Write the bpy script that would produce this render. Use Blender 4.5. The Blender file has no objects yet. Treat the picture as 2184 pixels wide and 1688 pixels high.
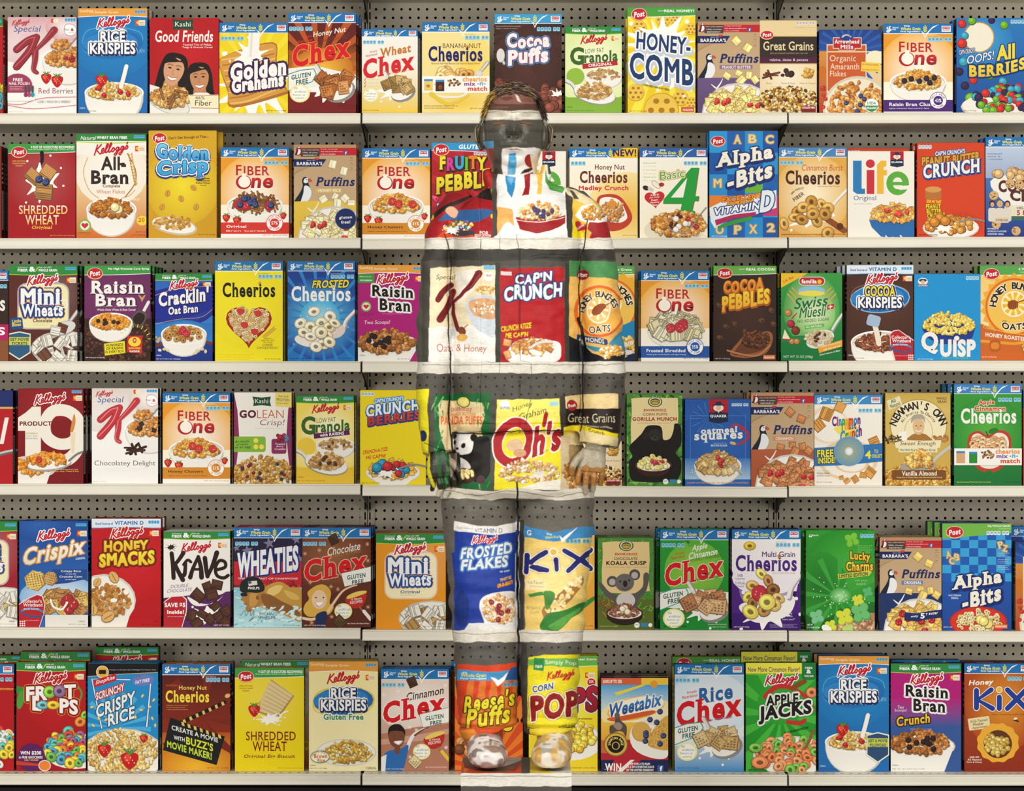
import bpy, math, random
import numpy as np
from mathutils import Vector, Matrix
from mathutils.geometry import tessellate_polygon
C = bpy.context.scene.collection
sc = bpy.context.scene
# ---------------------------------------------------------------- camera, light, exposure
# photograph frame 2184 x 1688; shelf lips stand in the plane y = 0, one metre there is 744 px
FW, FH = 2184.0, 1688.0
S0, DIST = 744.0, 9.70
FPX = S0*DIST
HOR = 800.0                       # eye level in the photograph
ZC = 1.345                        # camera height
cam_d = bpy.data.cameras.new('camera'); cam = bpy.data.objects.new('camera', cam_d); C.objects.link(cam)
cam.location = (0, -DIST, ZC); cam.rotation_euler = (math.pi/2, 0, 0)
cam_d.sensor_fit = 'HORIZONTAL'; cam_d.sensor_width = 36.0; cam_d.lens = 36.0*FPX/FW
cam_d.shift_y = -(FH/2-HOR)/FW
cam_d.clip_start = 0.5; cam_d.clip_end = 60
sc.camera = cam
w = bpy.data.worlds.new('store_air'); sc.world = w; w.use_nodes = True
w.node_tree.nodes['Background'].inputs[0].default_value = (1.0, 0.96, 0.88, 1); w.node_tree.nodes['Background'].inputs[1].default_value = 0.36
def area(name, loc, target, sx, sy, power, col=(1, 0.972, 0.92)):
    d = bpy.data.lights.new(name, 'AREA'); d.shape = 'RECTANGLE'; d.size = sx; d.size_y = sy; d.energy = power; d.color = col
    o = bpy.data.objects.new(name, d); C.objects.link(o); o.location = loc
    o.rotation_euler = (Vector(target)-Vector(loc)).to_track_quat('-Z', 'Y').to_euler()
    return o
area('softbox', (-3.4, -8.6, 1.5), (-.4, 0, .75), 2.4, 2.2, 185)
area('softbox', (3.4, -8.6, 1.5), (.4, 0, .75), 2.4, 2.2, 185)
area('ceiling_light', (0, -4.6, 3.4), (0, 0, 1.0), 5.0, 1.4, 98)
sc.view_settings.view_transform = 'Standard'; sc.view_settings.look = 'None'; sc.view_settings.gamma = 1
sc.view_settings.use_curve_mapping = False; sc.view_settings.exposure = 0.0
def PX(px, d=0.0): return (px-1092.0)*(DIST+d)/FPX          # world x of a photo column on the plane y = d
def PZ(py, d=0.0): return ZC+(HOR-py)*(DIST+d)/FPX
# ---------------------------------------------------------------- materials
def mat(name, col, rough=0.5, metal=0.0, bump=0.0, bscale=200.0, var=0.0, vscale=6.0, spec=0.5, coat=0.0, attr=None):
    m = bpy.data.materials.new(name); m.use_nodes = True; nt = m.node_tree; b = nt.nodes['Principled BSDF']
    b.inputs['Roughness'].default_value = rough; b.inputs['Metallic'].default_value = metal
    b.inputs['Specular IOR Level'].default_value = spec; b.inputs['Coat Weight'].default_value = coat; b.inputs['Coat Roughness'].default_value = 0.2
    tc = nt.nodes.new('ShaderNodeTexCoord')
    if attr:
        a = nt.nodes.new('ShaderNodeAttribute'); a.attribute_name = attr; src = a.outputs['Color']
    else:
        r = nt.nodes.new('ShaderNodeRGB'); r.outputs[0].default_value = (*lin0(col), 1); src = r.outputs[0]
    if var:
        n = nt.nodes.new('ShaderNodeTexNoise'); n.inputs['Scale'].default_value = vscale; n.inputs['Detail'].default_value = 4
        nt.links.new(tc.outputs['Object'], n.inputs['Vector'])
        mr = nt.nodes.new('ShaderNodeMapRange'); mr.inputs[1].default_value = .3; mr.inputs[2].default_value = .7
        mr.inputs[3].default_value = 1-var; mr.inputs[4].default_value = 1+var; nt.links.new(n.outputs[0], mr.inputs[0])
        mx = nt.nodes.new('ShaderNodeVectorMath'); mx.operation = 'SCALE'; nt.links.new(src, mx.inputs[0]); nt.links.new(mr.outputs[0], mx.inputs['Scale']); src = mx.outputs[0]
    nt.links.new(src, b.inputs['Base Color'])
    if bump:
        n = nt.nodes.new('ShaderNodeTexNoise'); n.inputs['Scale'].default_value = bscale; n.inputs['Detail'].default_value = 3
        nt.links.new(tc.outputs['Object'], n.inputs['Vector'])
        bp = nt.nodes.new('ShaderNodeBump'); bp.inputs['Strength'].default_value = bump; bp.inputs['Distance'].default_value = 0.001
        nt.links.new(n.outputs[0], bp.inputs['Height']); nt.links.new(bp.outputs[0], b.inputs['Normal'])
    return m
def lin0(c):
    return tuple((lambda v: v/12.92 if v <= 0.04045 else ((v+0.055)/1.055)**2.4)(int(c[i:i+2], 16)/255.0) for i in (0, 2, 4))
M_STEEL = mat('painted_steel', 'e9e4d4', .42, bump=.05, var=.03)
M_PEG = mat('pegboard_paint', 'c0b8a4', .55, bump=.05, bscale=60, var=.04, vscale=3)
M_DARK = mat('dark_gap', '070605', .9, var=.1)  # near-black standing in for the shade inside holes and slots
M_BRACKET = mat('bracket_steel', '4a463e', .4, .3, var=.1)
M_KICK = mat('kick_plate_black', '0b0a09', .8, var=.2)
M_FLOOR = mat('vinyl_floor', '8c8578', .35, var=.08, vscale=2)
M_PRINT = mat('printed_card', 'ffffff', .5, bump=.04, bscale=35, attr='ink', spec=.16)
def mesh(name, V, F, mats, parent=None, midx=None, smooth=False, cols=None):
    me = bpy.data.meshes.new(name); me.from_pydata([tuple(v) for v in V], [], [tuple(f) for f in F])
    for m in (mats if isinstance(mats, (list, tuple)) else [mats]): me.materials.append(m)
    if midx is not None: me.polygons.foreach_set('material_index', midx)
    if smooth: me.polygons.foreach_set('use_smooth', [True]*len(me.polygons))
    o = bpy.data.objects.new(name, me); C.objects.link(o)
    if parent: o.parent = parent
    return o
def tag(o, label=None, cat=None, group=None, kind=None):
    if label: o['label'] = label
    if cat: o['category'] = cat
    if group: o['group'] = group
    if kind: o['kind'] = kind
    return o
def empty(name, loc=(0, 0, 0)):
    o = bpy.data.objects.new(name, None); C.objects.link(o); o.location = loc; o.empty_display_size = .05
    return o
class MB:
    def __init__(s): s.V = []; s.F = []; s.M = []
    def box(s, x0, x1, y0, y1, z0, z1, m=0):
        k = len(s.V); s.V += [(x, y, z) for z in (z0, z1) for y in (y0, y1) for x in (x0, x1)]
        s.F += [(k, k+2, k+3, k+1), (k+4, k+5, k+7, k+6), (k, k+1, k+5, k+4), (k+2, k+6, k+7, k+3), (k, k+4, k+6, k+2), (k+1, k+3, k+7, k+5)]; s.M += [m]*6
    def poly(s, pts, m=0):
        k = len(s.V); s.V += list(pts); s.F.append(tuple(range(k, k+len(pts)))); s.M.append(m)
    def prism(s, pts, x0, x1, m=0):
        "profile in (y,z) extruded along x"
        n = len(pts); k = len(s.V); s.V += [(x0, y, z) for y, z in pts]+[(x1, y, z) for y, z in pts]
        for i in range(n): j = (i+1) % n; s.F.append((k+i, k+j, k+n+j, k+n+i)); s.M.append(m)
        s.F.append(tuple(range(k+n-1, k-1, -1))); s.M.append(m); s.F.append(tuple(range(k+n, k+2*n))); s.M.append(m)
    def build(s, name, mats, parent=None, smooth=False): return mesh(name, s.V, s.F, mats, parent, s.M, smooth)
# ---------------------------------------------------------------- gondola shelving
BACK = 0.41
fl = MB(); fl.poly([(-4, -12, 0), (4, -12, 0), (4, 1.2, 0), (-4, 1.2, 0)]); tag(fl.build('floor', M_FLOOR), kind='structure')
# perforated pegboard: real round holes on a one inch lattice
def pegboard(x0, xh0, nx, x1, z0, zh0, nz, z1):
    p = 0.0254; r = 0.0042; V = []; F = []
    e = [(-1, -1), (0, -1), (1, -1), (1, 0), (1, 1), (0, 1), (-1, 1), (-1, 0)]
    ex = np.array([xh0+(i-.5)*p for i in range(nx+1)]); ez = np.array([zh0+(j-.5)*p for j in range(nz+1)])
    for i in range(nx):
        for j in range(nz):
            cx, cz = xh0+i*p, zh0+j*p; k = len(V)
            V += [(cx+a*p/2, BACK, cz+b*p/2) for a, b in e]+[(cx+a*r/math.hypot(a, b), BACK, cz+b*r/math.hypot(a, b)) for a, b in e]
            V += [(cx+a*r/math.hypot(a, b), BACK+.005, cz+b*r/math.hypot(a, b)) for a, b in e]
            for q in range(8):
                t = (q+1) % 8; F.append((k+q, k+t, k+8+t, k+8+q)); F.append((k+8+q, k+8+t, k+16+t, k+16+q))
    def rect(a, b, c, d):
        if b-a > 1e-5 and d-c > 1e-5: k = len(V); V.extend([(a, BACK, c), (b, BACK, c), (b, BACK, d), (a, BACK, d)]); F.append((k, k+1, k+2, k+3))
    rect(x0, ex[0], z0, z1); rect(ex[-1], x1, z0, z1); rect(ex[0], ex[-1], z0, ez[0]); rect(ex[0], ex[-1], ez[-1], z1)
    return V, F
hz0 = PZ(16.3, BACK)-88*0.0254; ztop = 2.72
XH = [(PX(7.7, BACK)-12*.0254, PX(773, BACK), 'left'), (PX(802, BACK), PX(1645, BACK), 'middle'), (PX(1671.5, BACK), 1.95, 'right')]
for n, (xh, xe, side) in enumerate(XH):
    xs = xh-.012; nx = int((xe-xh)/.0254)+(1 if n < 2 else 0); dz = (0, -.005, -.002)[n]
    nz = int((ztop-.1-hz0)/.0254)
    V, F = pegboard(xs-.002, xh, nx, xe, .12, hz0+dz, nz, ztop)
    tag(mesh('pegboard_panel', V, F, M_PEG), 'grey perforated pegboard back panel of the %s shelf bay' % side, 'pegboard', 'pegboard back panels')
wb = MB(); wb.box(-4, 4, .62, .72, 0, 3.6); tag(wb.build('wall_back', M_FLOOR), kind='structure')
bk = MB(); bk.box(-1.95, 2.0, BACK+.03, BACK+.04, .1, ztop); tag(bk.build('hole_shade_sheet', M_DARK), 'added near-black sheet standing in for the dark inside behind the pegboard holes', 'backing')  # unseen sheet added to darken the holes; its near-black stands for interior shade
for px, side in ((784, 'left'), (1655, 'right')):
    x = PX(px, BACK); m = MB(); hw = .0215; yf = BACK-.006; yb = BACK-.0006
    for s in (-1, 1):
        a, b = (x-hw, x-.001) if s < 0 else (x+.001, x+hw)
        sl0, sl1 = x+s*.0072-.0022, x+s*.0072+.0022
        m.box(min(a, sl0), sl0, yf, yb, 0, ztop); m.box(sl1, max(b, sl1), yf, yb, 0, ztop)
        z = .05
        while z < ztop-.05: m.box(sl0, sl1, yf, yb-.002, z, z+.0085, 0); z += .0305
        m.box(sl0, sl1, yb-.0015, yb, 0, ztop, 1)
    m.box(x-.001, x+.001, yb-.002, yb, 0, ztop, 1)
    tag(m.build('shelving_upright', [M_PEG, M_DARK]), 'slotted steel upright at the %s end of the middle bay' % side, 'upright', 'slotted uprights')
LIP = [(.03, 0), (.004, 0), (.0012, -.0006), (.0004, -.0030), (.0035, -.0040), (.0035, -.0050), (.0, -.0058), (-.0015, -.0085), (-.0012, -.0215), (-.0030, -.0245), (-.0038, -.0275), (-.0025, -.0305), (.002, -.0312), (.006, -.0312), (.006, -.029), (.03, -.029)]
# lip-top heights in the photograph: row -> bay -> (left end, right end)
SH = {0: [(-48, -48.5)]*3, 1: [(241.7, 241), (240.6, 240.6), (240.6, 239.4)], 2: [(508.5, 507), (509.5, 506.5), (506.3, 504.5)], 3: [(770.6, 770.8), (771.5, 771), (769.8, 769.4)],
      4: [(1033, 1032.6), (1035.4, 1039), (1037.4, 1036.6)], 5: [(1339, 1341), (1344.3, 1346), (1347, 1347.6)], 6: [(1652, 1652.3), (1652.7, 1654), (1653.8, 1653.4)]}
BAY = [(-140, 768.6), (773.2, 1678.6), (1682.6, 2330)]
ROWN = {0: 'above the top row', 1: 'under the first row', 2: 'under the second row', 3: 'under the third row', 4: 'under the fourth row', 5: 'under the fifth row', 6: 'under the bottom row'}
def shelf_z(row, px, d=0.0):
    b = 0 if px < 771 else (1 if px < 1681 else 2); x0, x1 = BAY[b]; l, r = SH[row][b]
    return PZ(l+(r-l)*(px-x0)/(x1-x0))
for row in SH:
    for b in range(3):
        x0, x1 = PX(BAY[b][0]), PX(BAY[b][1]); zl, zr = PZ(SH[row][b][0]), PZ(SH[row][b][1])
        side = ('left', 'middle', 'right')[b]
        root = tag(empty('metal_shelf', ((x0+x1)/2, .2, (zl+zr)/2)), 'beige metal shelf %s of boxes in the %s bay' % (ROWN[row], side), 'shelf', 'gondola shelves')
        root.rotation_euler = (0, math.atan2(zl-zr, x1-x0), 0); hw = (x1-x0)/2
        m = MB(); m.box(-hw+.002, hw-.002, -.185, .2, -.0285, -.0002)
        n = int((2*hw-.04)/.0254); s0 = -n*.0254/2
        for i in range(n+1): xx = s0+i*.0254; m.poly([(xx-.004, -.163, .0002), (xx+.004, -.163, .0002), (xx+.004, -.157, .0002), (xx-.004, -.157, .0002)], 1)
        m.build('deck', [M_STEEL, M_DARK], root)
        m = MB(); m.prism([(y-.2, z) for y, z in LIP], -hw, hw); m.build('price_rail', M_STEEL, root)
        for s in (-1, 1):
            xa = s*(hw-.001); xb = xa+s*.0015
            xo = s*(hw+.0008); m = MB(); pr = [(-.195, -.004), (.204, -.002), (.204, -.085), (.19, -.092), (.14, -.07), (-.12, -.036), (-.195, -.033)]
            if row == 6: pr = [(-.195, -.004), (.204, -.002), (.204, -.036), (-.195, -.033)]
            m.prism(pr, min(xo, xo+s*.0012), max(xo, xo+s*.0012)); m.build('bracket', M_BRACKET, root)
kp = MB(); kp.box(-1.6, 1.7, .05, .40, .0, .155); tag(kp.build('kick_plate', M_KICK), 'black kick plate closing the shelving below the bottom shelf', 'kick plate')
# ---------------------------------------------------------------- print engine
# Every carton front is printed with flat ink shapes laid on the board: polygons, strokes, letters.
def lin(c):
    if not isinstance(c, str): return c
    if len(c) == 3: c = c[0]*2+c[1]*2+c[2]*2
    o = []
    for i in (0, 2, 4):
        v = int(c[i:i+2], 16)/255.0
        o.append(v/12.92 if v <= 0.04045 else ((v+0.055)/1.055)**2.4)
    return tuple(o)
_lc = {}
def LC(c):
    if c not in _lc: _lc[c] = np.array(lin(c))
    return _lc[c]
_gl = {}
_tc = bpy.data.curves.new('glyph', 'FONT'); _to = bpy.data.objects.new('glyph', _tc)
_tc.resolution_u = 3
def _mesh_of(s, off):
    _tc.body = s; _tc.offset = off
    me = _to.to_mesh()
    V = np.zeros(len(me.vertices)*3); me.vertices.foreach_get('co', V); V = V.reshape(-1, 3)[:, :2].copy()
    me.calc_loop_triangles()
    F = np.zeros(len(me.loop_triangles)*3, dtype=np.int64); me.loop_triangles.foreach_get('vertices', F); F = F.reshape(-1, 3).copy()
    _to.to_mesh_clear()
    return V, F
def _cap():
    V, F = _mesh_of('H', 0.0); h = V[:, 1].max()
    V, F = _mesh_of('x', 0.0); x = V[:, 1].max()
    return h, x
CAPH, XH = _cap()
_adv0 = _mesh_of('HH', 0.0)[0][:, 0].max() - _mesh_of('H', 0.0)[0][:, 0].max()
def glyph(ch, off, serif):
    k = (ch, off, serif)
    if k in _gl: return _gl[k]
    if ch == ' ': _gl[k] = (np.zeros((0, 2)), np.zeros((0, 3), dtype=np.int64), 0.30, 0); return _gl[k]
    if ch == 'M':
        V, F = _mesh_of(ch, 0.0); n0 = len(V); d = np.array([off, 0.0])
        if off > .004: V, F = np.vstack([V+d, V-d]), np.vstack([F, F+n0])
    else: V, F = _mesh_of(ch, off); n0 = len(V)
    V1, _ = _mesh_of(ch+'H', 0.0); V2, _ = _mesh_of('H', 0.0)
    adv = V1[:, 0].max()-V2[:, 0].max()
    if serif and len(V) and ch != 'M':
        nv = [V]; nf = [F]; n = len(V)
        E = {}
        for f in F:
            for a, b in ((f[0], f[1]), (f[1], f[2]), (f[2], f[0])):
                e = (min(a, b), max(a, b)); E[e] = E.get(e, 0)+1
        t = 0.035*serif; d = 0.05*serif
        top = V[:, 1].max(); bot = V[:, 1].min()
        for (a, b), c in E.items():
            if c != 1: continue
            p, q = V[a], V[b]
            if abs(p[1]-q[1]) > 0.004: continue
            w = abs(p[0]-q[0])
            if not (0.02 < w < 0.2): continue
            y = p[1]
            if abs(y-bot) < 0.012 or abs(y) < .02: y0, y1 = y, y+t
            elif abs(y-top) < 0.012 or abs(y-CAPH-off) < 0.03 or abs(y-XH-off) < 0.03: y0, y1 = y-t, y
            else: continue
            if ch in 'aeoscgtOCGSQ&3568290!.,': continue
            x0, x1 = min(p[0], q[0])-d, max(p[0], q[0])+d
            nv.append(np.array([[x0, y0], [x1, y0], [x1, y1], [x0, y1]])); nf.append(np.array([[n, n+1, n+2], [n, n+2, n+3]])); n += 4
        V = np.vstack(nv); F = np.vstack(nf)
        adv += 0.03*serif
    _gl[k] = (V, F, adv+off*1.2, n0)
    return _gl[k]
def smooth(P, n=6, closed=False):
    P = np.asarray(P, float); m = len(P)
    if m < 3: return P
    out = []
    rng = range(m) if closed else range(m-1)
    for i in rng:
        if closed: p0, p1, p2, p3 = P[i-1], P[i], P[(i+1) % m], P[(i+2) % m]
        else: p0, p1, p2, p3 = P[max(i-1, 0)], P[i], P[i+1], P[min(i+2, m-1)]
        for t in np.arange(n)/n:
            out.append(0.5*((2*p1)+(-p0+p2)*t+(2*p0-5*p1+4*p2-p3)*t*t+(-p0+3*p1-3*p2+p3)*t**3))
    if not closed: out.append(P[-1])
    return np.array(out)
def clip_poly(P, C, W, H):
    for ax, lim, sg in ((0, 0.0, 1), (0, W, -1), (1, 0.0, 1), (1, H, -1)):
        if len(P) == 0: return P, C
        d = (P[:, ax]-lim)*sg; oP = []; oC = []
        n = len(P)
        for i in range(n):
            j = (i+1) % n
            if d[i] >= 0: oP.append(P[i]); oC.append(C[i])
            if (d[i] >= 0) != (d[j] >= 0):
                t = d[i]/(d[i]-d[j]); oP.append(P[i]+(P[j]-P[i])*t); oC.append(C[i]+(C[j]-C[i])*t)
        P = np.array(oP).reshape(-1, P.shape[1]); C = np.array(oC).reshape(-1, 3)
    return P, C
class Art:
    def __init__(s, W=100.0, H=138.0, clip=True):
        s.W, s.H = W, H; s.V = []; s.F = []; s.C = []; s.Z = []; s.n = 0; s.lay = 0; s.clip = clip; s.G = np.zeros((int(H/2)+2, int(W/2)+2)); s.top = 0
    def add(s, V, F, C, nl=True, step=1.0, zo=None):
        V = np.asarray(V, float)
        if len(V) == 0 or len(F) == 0: return
        C = np.asarray(C, float)
        if C.ndim == 1: C = np.tile(C, (len(V), 1))
        lo = V.min(0); hi = V.max(0); gh, gw = s.G.shape
        i0, i1 = [int(min(max(t/2, 0), gw-1)) for t in (lo[0], hi[0])]; j0, j1 = [int(min(max(t/2, 0), gh-1)) for t in (lo[1], hi[1])]
        cell = s.G[j0:j1+1, i0:i1+1]; s.lay = cell.max()+step; cell[:] = s.lay+(0 if zo is None else max(0, zo.max())); s.top = max(s.top, s.lay)
        V = np.hstack([V, np.full((len(V), 1), s.lay) if zo is None else (s.lay+zo)[:, None]])
        if s.clip:
            lo = V.min(0); hi = V.max(0)
            if lo[0] >= s.W or lo[1] >= s.H or hi[0] <= 0 or hi[1] <= 0: return
            if lo[0] < 0 or lo[1] < 0 or hi[0] > s.W or hi[1] > s.H:
                nV = []; nC = []; nF = []; k = 0
                for f in F:
                    f = list(f); P = V[f]; Q = C[f]
                    a = P.min(0); b = P.max(0)
                    if a[0] >= s.W or a[1] >= s.H or b[0] <= 0 or b[1] <= 0: continue
                    if a[0] < 0 or a[1] < 0 or b[0] > s.W or b[1] > s.H: P, Q = clip_poly(P, Q, s.W, s.H)
                    if len(P) < 3: continue
                    nV.append(P); nC.append(Q); nF.append(tuple(range(k, k+len(P)))); k += len(P)
                if not nF: return
                V = np.vstack(nV); C = np.vstack(nC); F = nF
        s.F.extend([tuple(int(i)+s.n for i in f) for f in F]); s.n += len(V)
        s.V.append(V[:, :2]); s.C.append(C); s.Z.append(V[:, 2].copy())
A = None
def setA(a):
    global A
    A = a
def P(pts, c, sm=0):
    "filled outline"
    V = smooth(pts, 5, True) if sm else np.asarray(pts, float).reshape(-1, 2)
    F = [tuple(t) for t in tessellate_polygon([[Vector((x, y, 0)) for x, y in V]])]
    A.add(V, F, LC(c))
def R(x0, y0, x1, y1, c, c2=None, hz=0):
    a = LC(c); b = LC(c2) if c2 else a
    cc = [a, b, b, a] if hz else [a, a, b, b]
    A.add([(x0, y0), (x1, y0), (x1, y1), (x0, y1)], [(0, 1, 2, 3)], cc)
def E(cx, cy, rx, ry, c, r=0, n=20, c2=None):
    "ellipse; c2 = colour at the rim (printed radial tint)"
    t = np.arange(n)*2*math.pi/n; x = np.cos(t)*rx; y = np.sin(t)*ry
    if r: a = math.radians(r); x, y = x*math.cos(a)-y*math.sin(a), x*math.sin(a)+y*math.cos(a)
    V = np.stack([x+cx, y+cy], 1)
    if c2 is None: A.add(V, [tuple(range(n))], LC(c))
    else:
        V = np.vstack([V, [(cx, cy)]]); C = np.vstack([np.tile(LC(c2), (n, 1)), [LC(c)]])
        A.add(V, [(i, (i+1) % n, n) for i in range(n)], C)
def RR(x0, y0, x1, y1, r, c, rot=0):
    "rounded rectangle"
    V = []
    for (cx, cy, a0) in ((x1-r, y0+r, -90), (x1-r, y1-r, 0), (x0+r, y1-r, 90), (x0+r, y0+r, 180)):
        for k in range(5):
            a = math.radians(a0+k*22.5); V.append((cx+r*math.cos(a), cy+r*math.sin(a)))
    V = np.array(V)
    if rot:
        m = np.array([(x0+x1)/2, (y0+y1)/2]); a = math.radians(rot); q = V-m
        V = np.stack([q[:, 0]*math.cos(a)-q[:, 1]*math.sin(a), q[:, 0]*math.sin(a)+q[:, 1]*math.cos(a)], 1)+m
    A.add(V, [tuple(range(len(V)))], LC(c))
def L(pts, w, c, sm=1, w2=None, o=0, oc='000', closed=False):
    "stroke; w at start, w2 at end; o = outline"
    Q = smooth(pts, 5, closed) if sm else np.asarray(pts, float).reshape(-1, 2)
    if closed: Q = np.vstack([Q, Q[:1]])
    n = len(Q); T = np.gradient(Q, axis=0); T /= np.maximum(np.linalg.norm(T, axis=1, keepdims=True), 1e-9)
    N = np.stack([-T[:, 1], T[:, 0]], 1)
    ww = np.linspace(w, w if w2 is None else w2, n)[:, None]/2
    zr = np.linspace(-.6, 0, n)
    for ex, col in (((o, oc), (0, c)) if o else ((0, c),)):
        A_ = Q+N*(ww+ex); B_ = Q-N*(ww+ex)
        V = [A_, B_]; F = [(i, i+1, n+i+1, n+i) for i in range(n-1)]; k = 2*n
        if not closed:
            for e in (0, n-1):
                t = np.arange(8)*math.pi/4; rr = ww[e, 0]+ex
                V.append(Q[e]+np.stack([np.cos(t)*rr, np.sin(t)*rr], 1)); F.append(tuple(range(k, k+8))); k += 8
        A.add(np.vstack(V), F, LC(col), step=1.1, zo=np.concatenate([zr, zr, np.full(k-2*n, -.75)]))
D8 = [(math.cos(k*math.pi/4), math.sin(k*math.pi/4)) for k in range(8)]
def _text(s, b, f, sp=0.0):
    V = []; F = []; I = []; Zo = []; x = 0; n = 0
    for i, ch in enumerate(s):
        v, t, ad, n0 = glyph(ch, b, f)
        if len(v): V.append(v+np.array([x, 0])); F.append(t+n); I.append(np.full(len(v), i)); Zo.append((i % 2)*.3-.15*(np.arange(len(v)) >= n0)); n += len(v)
        x += ad+sp
    return np.vstack(V), np.vstack(F), np.concatenate(I), np.concatenate(Zo)
def T(s, cx, cy, w, h, c, r=0, k=0, s_=0, o=(), b=0.02, f=0, sp=0, cols=None, bow=0, jit=0):
    "letters fitted into a w x h box centred on cx,cy; k slant, s_ rising baseline, o outlines ((width,colour,dx,dy)..), f serif"
    xb = max(0, b-.035)*.42; V, F, I, Zo = _text(s, min(b, .035), f, sp+xb*1.6)
    V = V.copy()
    lo = V.min(0); hi = V.max(0); m = (lo+hi)/2; xr = xb*h/max(hi[1]-lo[1], .01)*.9; w -= 2*xr; h -= 2*xr
    V = (V-m)/np.maximum(hi-lo, 1e-6)*np.array([w, h]); V[:, 1] *= -1
    if jit:
        for i in range(len(s)): V[I == i, 1] += jit*h*(1 if i % 2 else -1)
    if bow: V[:, 1] += bow*((V[:, 0]/(w/2))**2-0.5)
    V[:, 0] -= V[:, 1]*k; V[:, 1] -= V[:, 0]*s_
    if r: a = math.radians(r); V = np.stack([V[:, 0]*math.cos(a)-V[:, 1]*math.sin(a), V[:, 0]*math.sin(a)+V[:, 1]*math.cos(a)], 1)
    V += np.array([cx, cy])
    for q in o:
        wd, col = q[0], q[1]; off = np.array(q[2:4]) if len(q) > 2 else np.zeros(2)
        for dx, dy in D8: A.add(V+off+np.array([dx, dy])*(wd+xr), F, LC(col), step=.7, zo=Zo)
    if xr > .15:
        for dx, dy in D8:
            if cols: A.add(V+np.array([dx, dy])*xr, F, np.array([LC(cols[i % len(cols)]) for i in I]), step=.7, zo=Zo)
            elif isinstance(c, tuple):
                t = ((V[:, 1]-V[:, 1].min())/max(np.ptp(V[:, 1]), 1e-6))[:, None]; A.add(V+np.array([dx, dy])*xr, F, LC(c[0])*(1-t)+LC(c[1])*t, step=.7, zo=Zo)
            else: A.add(V+np.array([dx, dy])*xr, F, LC(c), step=.7, zo=Zo)
    if cols:
        C = np.array([LC(cols[i % len(cols)]) for i in I])
        A.add(V, F, C, zo=Zo)
    elif isinstance(c, tuple):
        t = ((V[:, 1]-V[:, 1].min())/max(np.ptp(V[:, 1]), 1e-6))[:, None]
        A.add(V, F, LC(c[0])*(1-t)+LC(c[1])*t, zo=Zo)
    else: A.add(V, F, LC(c), zo=Zo)
def TA(s, cx, cy, rad, h, a0, a1, c, b=0.02, f=0, inside=0, wf=1.0, o=()):
    "letters along a circle from angle a0 to a1 (degrees, 0 = up, clockwise)"
    n = len(s); V_, F_, Z_, k = [], [], [], 0
    for i, ch in enumerate(s):
        v, t, ad, n0 = glyph(ch, b, f)
        if not len(v): continue
        a = math.radians(a0+(a1-a0)*(i+0.5)/n); sc = h/CAPH
        q = (v-np.array([ad/2, CAPH/2]))*np.array([sc*wf, -sc])
        if inside: q = -q*np.array([1, 1])
        q = np.stack([q[:, 0]*math.cos(a)-q[:, 1]*math.sin(a), q[:, 0]*math.sin(a)+q[:, 1]*math.cos(a)], 1)
        q += np.array([cx+rad*math.sin(a), cy-rad*math.cos(a)])
        V_.append(q); F_.append(t+k); k += len(q); Z_.append((i % 2)*.3-.15*(np.arange(len(q)) >= n0))
    V = np.vstack(V_); F = np.vstack(F_); Zo = np.concatenate(Z_)
    for q in o:
        for dx, dy in D8: A.add(V+np.array([dx, dy])*q[0], F, LC(q[1]), step=.7, zo=Zo)
    A.add(V, F, LC(c), zo=Zo)
rnd = random.Random(7)
def _mix(c, d, t):
    return tuple(LC(c)*(1-t)+LC(d)*t)
def _tone(c, t):
    k = ('t', c, round(t, 2))
    if k not in _lc: _lc[k] = np.clip(LC(c)*(1+t), 0, 1)
    return k
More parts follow.
